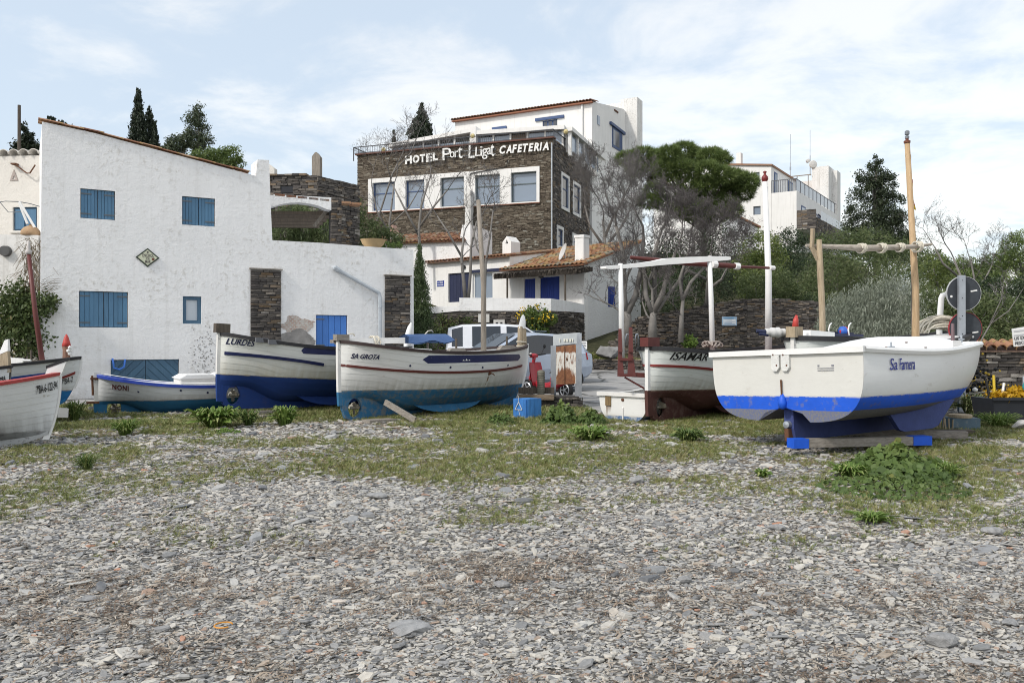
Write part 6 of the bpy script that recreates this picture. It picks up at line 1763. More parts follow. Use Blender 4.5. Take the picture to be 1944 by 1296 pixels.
# --- boat behind the big blue and white one: black rim, masts and yard
b = BK = Boat('fishing_boat', 'white boat with black rim, two wooden masts and a lashed yard, behind the transom boat', 1508, 14.0, 35, .22, 5.6, 1.85, 1.46, 1.40, 1.62, rb=.42, n=2.2, m=.74)
b.hull(m_hull('boat_paint_grey_white', (.66, .69, .67), (.012, .10, .27), .55, 0, wear=(.2, .2, .2)))
b.keel(paint('teal_keel', (.02, .13, .24), .8, wear=(.2, .2, .18))); b.gunwale(BLACKP, .10, .065); b.deck(WHITE, .10, .05)
b.post('stern_post', WHITE_DIRTY, False, .5, 1.46); b.post('stem_post', WHITE, True, .25, 1.65)
pb = b.place(1506, 637, 13.95); pt_ = b.place(1506, 620, 13.95)
MB().box(-.11, .11, -.09, .09, 1.45, pt_.z).build('stern_block', WOOD_POST, b.o)
MB().tube([(0.02, 0, pt_.z - .02), (.04, 0, pt_.z + .12), (.06, 0, b.place(1508, 598, 13.95).z)], [.055, .045, .018], 10).build('tiller_pin', RED, b.o, smooth=True)
# post with forked top, mast, yard lashed along them
Dp = 14.9; p0, p1 = b.place(1562, 640, Dp), b.place(1555, 455, Dp)
MB().tube([p0 - Vector((0, 0, .2)), p0.lerp(p1, .35) + Vector((.012, 0, 0)), p0.lerp(p1, .7), p1], [.060, .056, .058, .045], 9).build('crutch_post', WOOD_POST, b.o, smooth=True)
q0, q1, q2 = b.place(1543, 434, Dp), b.place(1541, 470, Dp), b.place(1553, 490, Dp)
MB().hexa([q2 + Vector((-.02, -.03, -.05)), q2 + Vector((.05, -.03, -.03)), q2 + Vector((.05, .03, -.03)), q2 + Vector((-.02, .03, -.05)), q1 + Vector((-.03, -.03, 0)), q1 + Vector((.05, -.03, 0)), q1 + Vector((.05, .03, 0)), q1 + Vector((-.03, .03, 0))]).bar(q1, q0, .06, .055).build('crutch_fork', WOOD_POST, b.o)
xm = b.axis_at(1738, 0, 1.6); Dm = (b.M @ Vector((xm, 0, 1))).y
p1 = b.place(1722, 268, Dm)
MB().tube([(xm, 0, 1.2), (xm, 0, 2.4), p1], [.072, .066, .048], 12).build('mast', WOOD_MAST, b.o, smooth=True)
MB().lathe([(.062, -.04), (.064, .0), (.03, .02), (.03, .08)], 10, p1).build('mast_cap', paint('mast_cap', (.17, .055, .03), .5), b.o)
MB().lathe([(.04, .05), (.042, .09), (.02, .11), (.045, .13), (.045, .19), (.02, .21)], 10, p1).build('mast_light', paint('lamp_glass', (.20, .22, .24), .15), b.o)
MB().tube([p1 + Vector((.09, 0, -.35)), p1 + Vector((.13, 0, -1.5)), p1 + Vector((.16, 0, -3.6))], .007, 5).lathe([(.0, -.05), (.03, -.04), (.03, .06), (0, .07)], 8, p1 + Vector((.09, 0, -.32))).build('halyard', DARKSTEEL, b.o)
# flag hanging limp on the halyard
fl = MB(); f0 = p1 + Vector((.12, 0, -.72)); rows = []
for k in range(9):
    t_ = k / 8; rows.append([f0 + Vector((.02 + .16 * s_ * (.25 + .75 * t_), -.03 * math.sin(s_ * 4 + t_ * 3), -.55 * t_ - .06 * s_)) for s_ in np.linspace(0, 1, 7)])
fl.grid(rows)
t = NT('yellow_red_flag'); x, y, z = t.xyz(); wv = t.math('SINE', t.math('MULTIPLY_ADD', z, 26.0, t.math('MULTIPLY', x, 40.0)))
t.col(t.mix(t.math('GREATER_THAN', wv, .25), (.62, .42, .03), (.42, .03, .03))); t.rough(.9)
fl.build('flag', t.mat, b.o, smooth=True)
yp = [(1530, 466, 14.9), (1556, 467.5, 15.0), (1650, 471, 15.4), (1740, 468, 16.0), (1769, 463.5, 16.2)]
b.tube('yard', WOOD_YARD, yp, [.026, .040, .060, .042, .022], 9)
b.tube('yard', WOOD_YARD, [(1560, 469, 15.02), (1640, 474, 15.35), (1700, 472, 15.7)], [.02, .038, .02], 8)
for px, py, D_, r_ in ((1635, 471.5, 15.35, .085), (1673, 471, 15.5, .085), (1708, 470, 15.75, .078), (1741, 468.5, 16.0, .10)):
    c = b.place(px, py, D_); d_ = (b.place(px + 5, py - .5, D_ + .03) - c).normalized()
    side_ = d_.cross(Vector((0, 0, 1))).normalized()
    MB().tube([c + d_ * (a * .006 - .06) + (side_ * math.cos(a) + Vector((0, 0, 1)) * math.sin(a)) * r_ for a in np.linspace(0, 20, 50)], .014, 5).build('lashing', ROPE, b.o)
# heap of rope on the foredeck, vent pipe behind it
xr = b.axis_at(1782, 0, 1.7); rc = Vector((xr, 0, b.sheer(xr / b.L) + .02)); mb = MB(); rs = np.random.default_rng(3)
for k in range(24):
    a0_ = 0; rx_ = rs.uniform(.30, .54); hh2 = .12 + .30 * rs.uniform() ** .7
    dirv = Vector((.83, -.56, 0)); upv_ = Vector((0, 0, 1)); off_ = Vector((.56, .83, 0)) * (k - 12) * .016
    mb.tube([rc + off_ + dirv * (math.cos(t_) * rx_) + upv_ * (max(0, math.sin(t_)) * (hh2 - .04) + .02) + Vector((rs.normal(0, .006), rs.normal(0, .006), 0)) for t_ in np.linspace(0, math.pi, 14)], .017, 6)
mb.build('rope_coil', ROPE, b.o, smooth=True)['kind'] = 'stuff'
vx = b.axis_at(1783, .25, 1.9); D_ = (b.M @ Vector((vx, .25, 1))).y
v0, v1 = b.place(1783, 618, D_), b.place(1787, 566, D_)
MB().tube([v0 - Vector((0, 0, .4)), v0, v1, v1 + Vector((.02, -.02, .06)), v1 + Vector((.06, -.05, .07))], [.060, .060, .058, .060, .05], 10).build('vent_pipe', WHITE, b.o, smooth=True)
# canvas bundle with blue grips, blue planks, coloured ball
cb = MB(); c0, c1 = b.place(1452, 630, 14.2), b.place(1496, 632, 14.25); rows = []
for k in range(12):
    t_ = k / 11; c = c0.lerp(c1, t_); r_ = .045 + .04 * math.sin(math.pi * t_) + .014 * math.sin(k * 2.3)
    rows.append([c + Vector((.2 * r_ * math.cos(a), r_ * math.cos(a), r_ * math.sin(a))) for a in np.linspace(0, 2 * math.pi, 10, endpoint=False)])
cb.grid(rows, close=True).build('canvas_bundle', paint('grey_white_canvas', (.60, .60, .59), .95, wear=(.40, .40, .40), wear_amt=.5), b.o, smooth=True)
for (y_) in (628, 633): MB().tube([b.place(1436 + (y_ - 628), y_, 14.2), b.place(1454 + (y_ - 628), y_ + 2, 14.2)], .034, 9).build('oar_grip', NAVY, b.o)
MB().bar(b.place(1514, 632, 14.4), b.place(1560, 636, 14.9), .5, .10).build('deck_box', WHITE, b.o)
MB().bar(b.place(1566, 635, 14.8), b.place(1625, 637, 15.4), .30, .05).bar(b.place(1570, 631.5, 15.2), b.place(1612, 633.5, 15.5), .2, .04).build('blue_planks', NAVY, b.o)
c = b.place(1601, 629, 15.2)
bl = MB(); bl.lathe([(.001, -.10), (.06, -.085), (.098, -.03), (.1, .02), (.07, .08), (.001, .10)], 14, c)
t = NT('red_blue_ball'); x, y, z = t.xyz(); t.col(t.mix(t.math('GREATER_THAN', t.math('SINE', t.math('MULTIPLY', x, 34.0)), .2), (.50, .03, .03), (.03, .12, .50))); t.rough(.5)
bl.build('float_ball', t.mat, b.o, smooth=True)
for px in (1575, 1612): p = b.place(px, 636, 14.9); MB().tube([p, p + Vector((-.03, 0, .10)), p + Vector((0, 0, .18)), p + Vector((.06, 0, .22))], .013, 6).build('hook', WHITE, b.o, smooth=True)

# --- the nearest boat: broad transom, bright blue band
def transom_boat(name, label, px, D, theta, z0, L, W, zb, Hs, rise, e0, tun, tunw, mats, rb=.35, roll=0, brise=.3):
    loc = (PX(px, D), D, z0)
    o = tag(new_empty(name, loc, rot=(R(roll), 0, R(theta))), label, 'boat')
    M = Matrix.Translation(loc) @ o.rotation_euler.to_matrix().to_4x4()
    def sheer(t): return Hs - .05 * math.sin(math.pi * min(1, t * 1.4)) + rise * t ** 2.4
    def w(t): return W / 2 * (1 + .06 * math.sin(math.pi * min(1, t * 1.9))) * max(0.0, 1 - t ** 2.9) ** .64
    def bot(t): return zb + brise * max(0, (t - .45) / .55) ** 2
    def pt(t, a, side=-1):
        e = e0 + (1.15 - e0) * t ** 2.0
        zs, z_b = sheer(t), bot(t)
        y = (w(t)) * math.sin(a) ** e; z = zs - (zs - z_b) * max(0, math.cos(a)) ** e
        if tun: z += tun * max(0, 1 - (y / tunw) ** 2) ** .8 * max(0, 1 - t / .28)
        zr = (z - z_b) / max(.01, zs - z_b)
        return Vector((t * (L - rb * (1 - zr) ** 1.6), side * (y + .02), z))
    AA = np.concatenate([np.linspace(0, .75, 14)[:-1], np.linspace(.75, math.pi / 2, 14)])
    mb = MB()
    ts = np.concatenate([np.linspace(0, .3, 9)[:-1], np.linspace(.3, 1, 24)])
    for sd in (-1, 1): mb.grid([[pt(t, a, sd) for a in AA] for t in ts])
    mb.build('hull', mats['hull'], o, smooth=True)
    prof = [pt(0, a, -1) for a in AA][::-1] + [pt(0, a, 1) for a in AA]
    n = len(prof)
    tb = MB(); bm = bmesh.new()
    vs = [bm.verts.new(p + Vector((-.006, 0, 0))) for p in prof]; f = bm.faces.new(vs); bmesh.ops.triangulate(bm, faces=[f]); bm.verts.index_update()
    tb.add([v.co.copy() for v in bm.verts], [[v.index for v in q.verts] for q in bm.faces]); bm.free()
    tb.add([p + Vector((-.006, 0, 0)) for p in prof] + [p + Vector((.03, 0, 0)) for p in prof], [(i, (i + 1) % n, n + (i + 1) % n, n + i) for i in range(n)])
    tb.build('transom', mats['transom'], o)
    # rim
    loop = [pt(t, math.pi / 2, -1) for t in ts] + [pt(t, math.pi / 2, 1) for t in ts[::-1]]
    rows = []; N = len(loop)
    for i, p in enumerate(loop):
        d = loop[min(i + 1, N - 1)] - loop[max(i - 1, 0)]; nr = Vector((d.y, -d.x, 0)).normalized()
        rows.append([p + nr * .03 + Vector((0, 0, -.05)), p + nr * .045 + Vector((0, 0, -.01)), p + nr * .03 + Vector((0, 0, .02)), p - nr * .07 + Vector((0, 0, .02)), p - nr * .07 + Vector((0, 0, -.05))])
    mb = MB().grid(rows, close=True)
    a_, c_ = loop[0], loop[-1]
    mb.box(-.05, .06, a_.y - .03, c_.y + .03, a_.z - .05, a_.z + .021)
    mb.build('gunwale', mats['rim'], o)
    return o, M, pt, sheer, w
HB = (.012, .10, .62)
SLM = m_hull('boat_paint_bright_blue', (.80, .81, .81), HB, .575, 0, band=(.415, (.10, .105, .125)), wear=(.15, .145, .13), wear_amt=.55, grime=(.6, .58, .52), grime_h=.05, flank=.1, rough=.3)  # topside white lightened in the colour to make up for the side's shade
STM = m_hull('transom_paint_bright_blue', (.66, .655, .62), HB, .575, 0, band=(.40, (.13, .15, .24)), wear=(.20, .19, .17), wear_amt=.55, grime=(.6, .58, .52), grime_h=.05, flank=.1, rough=.35)  # same boat's white, darkened in the colour to offset direct sun
o, M, pt, sheer, wf = transom_boat('motor_boat', 'nearest white boat with broad flat transom and bright blue band', 1490, 10.5, 36, .33, 4.72, 2.20, .25, 1.15, .10, .51, .19, .36, dict(hull=SLM, transom=STM, rim=WHITE), roll=-2.5, brise=.06, rb=.24)
SF = o; Mi = M.inverted()
def sl(px, py, D): return Mi @ P(px, py, D)
# cambered foredeck and side decks, open well aft
ts = np.linspace(0, 1, 30); rows = []
for t in ts:
    cam_ = .05 + .24 * min(1, max(0, (t - .12) / .35)) ** 1.2 * max(0, 1 - t ** 3)
    rows.append([Vector((t * L_, k * max(0, wf(t) - .03), sheer(t) - .05 + cam_ * (1 - k * k))) for L_ in (4.67,) for k in np.linspace(-1, 1, 13)])
MB().grid(rows).build('foredeck', WHITE, o, smooth=True)
def on_deck(t, k):
    cam_ = .05 + .24 * min(1, max(0, (t - .12) / .35)) ** 1.2 * max(0, 1 - t ** 3)
    return Vector((t * 4.67, k * max(0, wf(t) - .03), sheer(t) - .05 + cam_ * (1 - k * k)))
KM = paint('dusty_blue_keel', (.045, .065, .19), .85, wear=(.13, .13, .15), wear_amt=.52, scale=6, bump=.4)
MB().prism([(.10, .55), (.10, .16), (.14, .02), (.20, .0), (3.2, .0), (3.7, .06), (4.05, .24), (4.15, .4)], -.07, .07).build('keel', KM, o)
for sd in (-1, 1): MB().prism([(1.15, .42), (1.5, .08), (1.62, .05), (2.35, .05), (2.5, .08), (3.0, .42)], sd * .66 - .03, sd * .66 + .03).build('bilge_keel', KM, o)
pp = sl(1521, 818, 10.35); MB().lathe([(.0, -.06), (.045, -.05), (.045, .03), (.02, .035)], 12, (.085, 0, .21), 'x').build('shaft_boss', STEEL, o)
MB().box(.04, .16, -.03, .03, .0, .16).build('rudder_shoe', IRON, o)
for (x0, x1, y0, y1) in ((1463, 1489, 668, 704), (1500, 1527, 668, 703)):
    a_, c_ = sl(x0, y0, 10.62), sl(x1, y1, 10.58)
    pr = [(a_.y, c_.z + .03), (a_.y - .03, c_.z), (c_.y + .04, c_.z + .0), (c_.y, c_.z + .05), (c_.y, a_.z), (a_.y, a_.z + .02)]
    mb = MB(); mb.add([(-.045, y, z) for y, z in pr] + [(-.004, y, z) for y, z in pr], [tuple(range(6)), tuple(range(6, 12))[::-1]] + [(i, (i + 1) % 6, 6 + (i + 1) % 6, 6 + i) for i in range(6)])
    pad = mb.build('transom_pad', paint('peeling_white_pad', (.70, .70, .68), .7, wear=(.45, .43, .40), wear_amt=.48, scale=12, bump=.6), o)
    for k, (f, g) in enumerate(((.3, .85), (.7, .3))): MB().lathe([(0, -.003), (.012, 0), (.01, .006)], 8, (-.05, a_.y + (c_.y - a_.y) * f, c_.z + (a_.z - c_.z) * g), 'x').build('bolt', IRON, pad)
a_, c_ = sl(1496, 720, 10.6), sl(1499, 752, 10.6)
MB().tube([(-.03, a_.y, a_.z), (-.03, c_.y, c_.z)], .012, 6).build('exhaust_rod', IRON, o)
MB().lathe([(.01, -.09), (.05, -.07), (.06, 0), (.035, .07), (.012, .11)], 10, (-.02, c_.y, c_.z - .07)).build('exhaust_cap', paint('bright_blue_blob', HB, .5), o, smooth=True)
mb = MB()
a_, c_ = sl(1580, 692, 10.3), sl(1625, 705, 10.2)
for k in range(3):
    z_ = c_.z + .02 + k * .026
    n_ = 16 if k < 2 else 6
    for j in range(n_):
        y0_ = a_.y + (c_.y - a_.y) * (j + .1) / n_
        if k == 2 and 1 <= j <= 4: continue
        mb.box(-.012, -.005, y0_ - (abs(c_.y - a_.y) / n_) * random.uniform(.5, .85), y0_, z_, z_ + (.010 if k < 2 else .022))
mb.build('maker_sticker', paint('sticker_grey', (.22, .23, .26), .5), o)
# name on the side: each point finds its place on the curved side
def side_at(x, z, out):
    t = x / 4.7
    for _ in range(8):
        z_b = pt(t, 0).z if t > .3 else .25; zr = (z - z_b) / max(.01, sheer(t) - z_b)
        t = x / (4.72 - .24 * max(0, 1 - zr) ** 1.6)
    lo, hi = .3, math.pi / 2
    for _ in range(26):
        m_ = (lo + hi) / 2
        if pt(t, m_).z < z: lo = m_
        else: hi = m_
    return Vector((x, pt(t, hi).y - out, z))
def side_under(px, py):
    best = (1e9, 0, 0); cx_, cz_, wx, wz = 1.5, .9, 1.5, .25
    for _ in range(4):
        for x in np.linspace(cx_ - wx, cx_ + wx, 15):
            for z in np.linspace(cz_ - wz, cz_ + wz, 15):
                if x < .02 or z > 1.12: continue
                q = project(M @ side_at(x, z, 0)); d_ = (q[0] - px) ** 2 + (q[1] - py) ** 2
                if d_ < best[0]: best = (d_, x, z)
        cx_, cz_ = best[1], best[2]; wx /= 6; wz /= 6
    return best[1], best[2]
mb = MB()
for txt, x0, x1, yb in (('Sa', 1688, 1702, 702.5), ('Farnera', 1706, 1735, 702)):
    a0_, a1_ = side_under(x0, yb), side_under(x1, yb)
    put_text(mb, txt, lambda x, z, o_: side_at(a0_[0] + x, a0_[1] + z, .012 + o_), a1_[0] - a0_[0], .14, .14, .0, .004)
mb.build('lettering', paint('blue_script', (.02, .035, .24), .4), o)
# deck fittings
for t, k in ((.30, -.80), (.42, -.80), (.30, -.55), (.42, -.55)): MB().lathe([(.0, 0), (.02, .004), (.02, .012)], 8, on_deck(t, k)).build('deck_bolt', IRON, o)
for t, k in ((.16, -.93), (.70, -.86)):
    p = on_deck(t, k) + Vector((0, 0, .03)); MB().tube([p + Vector((-.07, 0, .05)), p + Vector((.07, 0, .05))], .012, 6).tube([p, p + Vector((0, 0, .11))], .014, 6).build('cleat', STEEL, o)
p = on_deck(.585, -.90); MB().hexa([p + Vector(v) for v in ((-.16, -.07, -.05), (.16, -.07, -.05), (.16, .07, -.05), (-.16, .07, -.05), (-.10, -.05, .10), (.13, -.05, .10), (.13, .05, .10), (-.10, .05, .10))]).build('chock', WHITE_DIRTY, o)
MB().tube([p + Vector((0, 0, .05)), p + Vector((.02, 0, .34))], [.026, .022], 8).build('samson_post', paint('brown_pin', (.15, .10, .11), .6), o)
# beak at the stem
MB().hexa([(4.60, -.09, sheer(1) - .12), (4.87, -.06, sheer(1) - .10), (4.87, .06, sheer(1) - .10), (4.60, .09, sheer(1) - .12), (4.60, -.09, sheer(1) - .03), (4.9, -.05, sheer(1) - .05), (4.9, .05, sheer(1) - .05), (4.60, .09, sheer(1) - .03)]).build('bow_beak', WHITE, o)

# --- little dinghy beside the red-brown boat
DM = m_hull('dinghy_paint', (.74, .74, .72), (.09, .17, .32), .155, 0, wear=(.55, .55, .53), wear_amt=.44, grime=(.55, .53, .48), grime_h=.05)
o, M, pt, sheer, wf = transom_boat('dinghy', 'small battered white dinghy with a wooden patch on its transom', 1183, 14.9, 52, .10, 2.3, .96, .03, .56, .03, .72, .07, .2, dict(hull=DM, transom=DM, rim=WHITE_DIRTY), rb=.2, brise=.12)
Mi2 = M.inverted(); a_, c_ = Mi2 @ P(1142, 748, 15.0), Mi2 @ P(1157, 770, 15.0)
MB().box(-.03, -.004, c_.y, a_.y, c_.z, a_.z).build('wood_patch', m_wood('stained_patch', (.10, .065, .03), (.30, .21, .10), stretch=(1, 12, 1)), o)
mb = MB()
for k in range(6):
    y_ = a_.y + (c_.y - a_.y) * (k + .4) / 6; mb.add([(-.010, y_, c_.z), (-.010, y_ - .012, c_.z), (-.010, y_ - .006, c_.z - random.uniform(.08, .26))], [(0, 1, 2)])
mb.build('rust_streak', paint('rust_stain', (.24, .15, .085)), o)
q = Mi2 @ P(1179, 759, 14.85); MB().lathe([(.0, -.01), (.03, -.005), (.03, .01)], 10, (-.012, q.y, q.z), 'x').build('ring_plate', IRON, o)
q = Mi2 @ P(1183, 785, 14.85); MB().prism([(-.02, -.05), (.02, -.05), (.02, q.z + .14), (-.02, q.z + .10)], -.014, .014).build('skeg', WHITE_DIRTY, o)
MB().box(.3, .55, -.40, .40, .40, .43).build('thwart', WOOD_GREY, o)

# --- three boats cut off by the left edge
b = Boat('fishing_boat', 'all-white boat with red rim at the lower left edge', 8, 10.55, 21, .14, 1.25 + 0, 1.9, 0, 0, 0) if False else None
def stern_of(px_bow, D_bow, theta, L):
    X = PX(px_bow, D_bow) - L * math.cos(R(theta)); Y = D_bow - L * math.sin(R(theta)); return CX + FPX * X / Y, Y
px_, D_ = stern_of(113, 11.6, 20, 4.6)
b = Boat('fishing_boat', 'all-white boat with red rim cut off by the lower left edge', px_, D_, 20, .13, 4.6, 1.75, .95, .80, 1.03, rb=.20, kz=.08, tuck=.3, brise=.10, n=2.3, m=.72)
b.hull(m_hull('boat_paint_plain_white', (.70, .72, .73), (.30, .31, .31), .22, 0, wear=(.16, .16, .16), wear_amt=.48, grime=(.24, .24, .235), grime_h=.30, flank=.42, rough=.35)); b.keel(paint('scraped_keel', (.42, .43, .43), .8, wear=(.2, .2, .2)), hole=False); b.gunwale(paint('red_rim', (.36, .055, .055), .5, wear=(.45, .22, .2), wear_amt=.56), .08, .035); b.deck(WHITE)
b.post('stem_post', WHITE, True, .1, 1.05, .05, .06)
st_z = 1.03; z1 = b.place(115, 680, 11.7).z
MB().hexa([(4.42, -.06, .98), (4.62, -.05, .98), (4.62, .05, .98), (4.42, .06, .98), (4.46, -.05, z1 - .13), (4.70, -.04, z1 - .02), (4.70, .04, z1 - .02), (4.46, .05, z1 - .13)]).build('stem_head', WHITE, b.o)
MB().hexa([(4.44, -.055, z1 - .14), (4.72, -.045, z1 - .03), (4.72, .045, z1 - .03), (4.44, .055, z1 - .14), (4.44, -.055, z1 - .10), (4.72, -.045, z1 + .015), (4.72, .045, z1 + .015), (4.44, .055, z1 - .10)]).build('stem_cap', BLACKP, b.o)
b.name("7ªBA-6-122-94", LETTER_K, (70, 748), (108, 737), .115, .06, .0, .92)
px_, D_ = stern_of(152, 15.0, 22, 4.9)
b = Boat('fishing_boat', 'white boat with blue and red stripes, maroon mast and red-hatted stem head at the left', px_, D_, 22, .30, 4.9, 1.8, 1.0, .86, 1.02, rb=.40, kz=.10, tuck=.3, brise=.12, n=2.2, m=.72)
b.hull(m_hull('boat_paint_bluestripe', (.68, .70, .71), (.015, .15, .38), .42, 0, wear=(.05, .12, .25), wear_amt=.55, grime=(.3, .24, .16), grime_h=.1)); b.keel(paint('light_blue_keel', (.02, .17, .40), .7), hole=False); b.gunwale(BLACKP, .07, .04); b.deck(WHITE, .06, .03)
b.post('stem_post', WHITE, True, .45, 1.03, .06, .07)
b.panel('blue_panel', paint('blue_panel_paint', (.022, .075, .30), .45), (16, 716), (103, 705), (16, 724.5), (103, 713.5))
b.rail('rub_rail', paint('dark_red_rail', (.2, .03, .03)), [(18, 737), (60, 730), (115, 718), (142, 707)], .045, .02)
b.name('7ªBA-2', LETTER_K, (117, 731), (139, 724), .10, .25, .0)
xm = b.axis_at(82, 0, 1.0); Dm = (b.M @ Vector((xm, 0, 1))).y
pm = b.place(54, 478, Dm)
MB().tube([(xm, 0, .85), (xm - .12, 0, 1.8), pm], [.048, .042, .034], 10).build('mast', MAROON, b.o, smooth=True)
pm2 = b.place(52, 462, Dm)
MB().lathe([(.05, -.04), (.055, .02), (.03, .05), (.045, .09), (.02, .12), (.035, .17), (.01, .2)], 10, pm).lathe([(.035, 0), (.045, .03), (.03, .06)], 8, pm - Vector((-.03, 0, .55))).build('mast_fitting', paint('pale_fitting', (.55, .52, .50), .5), b.o, smooth=True)
MB().bar((xm - .5, -.25, .93), (xm + .35, -.25, .95), .1, .06).tube([(xm - .15, -.25, .9), (xm - .15, -.25, 1.15)], .02, 6).build('thole_block', WOOD_DARK, b.o)
sh = b.place(134, 690, 14.9); zt_ = b.place(135, 634, 14.9).z; zc_ = b.place(135, 655, 14.9).z; xh = b.L - .22
MB().lathe([(.065, .95), (.060, 1.15), (.070, zc_ - .04), (.065, zc_)], 10, (xh, 0, 0)).build('stem_head', m_wood('reddish_wood', (.16, .07, .05), (.34, .20, .14)), b.o, smooth=True)
MB().lathe([(.078, zc_ - .02), (.062, zc_ + .05), (.034, zc_ + .15), (.008, zt_)], 12, (xh, 0, 0)).build('red_cone', RED, b.o, smooth=True)
mb = MB()
for a, z_ in ((.0, .0), (.35, -.06), (-.35, -.06), (0, -.11), (.2, -.02)): mb.lathe([(.001, -.035), (.03, -.02), (.035, .01), (.001, .035)], 8, (xh + .075 * math.cos(a - .7), .075 * math.sin(a - .7), zc_ - .04 + z_))
mb.build('white_beads', WHITE, b.o, smooth=True)
px_, D_ = stern_of(20, 12.9, 10, 3.3)
b = Boat('fishing_boat', 'white bow with wooden white-tipped stem head at the very left edge', px_, D_, 10, .22, 3.3, 1.35, .95, .86, 1.0, rb=.3, kz=.10, tuck=.3, brise=.12, n=2.2, m=.72)
b.hull(m_hull('boat_paint_plain', (.68, .70, .71), (.5, .5, .5), .1, 0)); b.keel(WHITE_DIRTY, hole=False); b.gunwale(BLACKP, .06, .035); b.deck(WHITE)
b.name('7ªBA', LETTER_K, (2, 727), (12, 722), .08, .2, .0)
xh = b.axis_at(10, 0, 1.1); z1 = b.place(10, 671, 12.8).z; z2 = b.place(14, 646, 12.8).z
MB().hexa([(xh - .07, -.06, .9), (xh + .07, -.06, .9), (xh + .07, .06, .9), (xh - .07, .06, .9), (xh - .06, -.05, z1), (xh + .05, -.05, z1 + .05), (xh + .05, .05, z1 + .05), (xh - .06, .05, z1)]).build('stem_head', WOOD_POST, b.o)
MB().hexa([(xh - .075, -.055, z1 - .02), (xh + .055, -.055, z1 + .04), (xh + .055, .055, z1 + .04), (xh - .075, .055, z1 - .02), (xh - .0, -.03, z2), (xh + .05, -.03, z2 + .02), (xh + .05, .03, z2 + .02), (xh - .0, .03, z2)]).build('stem_tip', WHITE, b.o)
bb = b
oar = tag(new_empty('oar', P(0, 684, 13.4)), 'white oar blade lying across the boats at the left edge', 'oar')
MB().tube([(-1.0, 0, -.03), (.10, 0, 0)], .03, 8).build('shaft', WHITE, oar)
MB().hexa([(.05, -.02, -.06), (.38, -.02, -.035), (.38, .02, -.035), (.05, .02, -.06), (.05, -.02, .05), (.38, -.02, .035), (.38, .02, .035), (.05, .02, .05)]).tube([(.38, 0, 0), (.50, 0, .0)], .022, 6).build('blade', WHITE, oar)

# --- timbers that carry the boats
def timber(name, label, a, b_, w, h, mat=None, ends=None, cat='timber'):
    a, b_ = Vector(a), Vector(b_); c = (a + b_) / 2
    o = tag(new_empty(name, c), label, cat)
    MB().bar(a - c, b_ - c, w, h).build('beam', mat or WOOD_GREY_X, o)
    if ends:
        d = (b_ - a).normalized()
        for k, e in enumerate((a, b_)):
            s_ = 1 if k == 0 else -1
            L_ = .20 if k == 0 else .27
            MB().bar(e - c + d * s_ * -.012, e - c + d * s_ * L_, w + .012, h + .012).build('painted_end', ends, o)
    return o
timber('cradle_beam', 'grey timber with bright blue ends under the nearest boat', P(1502, 841, 10.25) , P(1760, 835, 10.75), .14, .105, ends=paint('bright_blue_blob', HB))
timber('cradle_beam', 'second grey timber across the keel under the nearest boat', Vector((4.75, 12.1, .285)), Vector((6.4, 11.6, .285)), .13, .10)
timber('support_plank', 'short grey plank under the stern of the brown-striped boat', P(694, 800, 14.6), P(746, 797, 15.0), .25, .06)
timber('support_plank', 'long dark timber under the middle of the brown-striped boat', P(800, 790, 15.9), P(920, 786, 16.6), .16, .10, WOOD_DARK)
timber('prop_plank', 'slanting grey plank propped against the worn blue bottom', P(731, 763, 15.0), P(788, 797, 14.7), .05, .10)
timber('support_block', 'stacked pale timbers under the deep blue boat', P(487, 786, 15.7), P(560, 784, 16.2), .2, .13)
timber('support_block', 'long pale beam on the ground under the deep blue boat', P(566, 788, 16.3), P(640, 786, 16.9), .25, .18)
timber('support_block', 'square timber foot below the deep blue keel', P(494, 795, 15.4), P(520, 795, 15.6), .2, .14)
timber('support_plank', 'flat timber under the red-brown keel', P(1395, 795, 15.4), P(1470, 793, 15.9), .2, .08)
timber('support_block', 'white block under the light blue keel at the left', P(108, 783, 14.6), P(128, 783, 14.7), .2, .16, WHITE_DIRTY)
timber('support_block', 'pale pinkish stone slab leaning behind the rowing boat stern', P(177, 775, 16.4), P(180, 800, 16.3), .20, .22, ROCK)
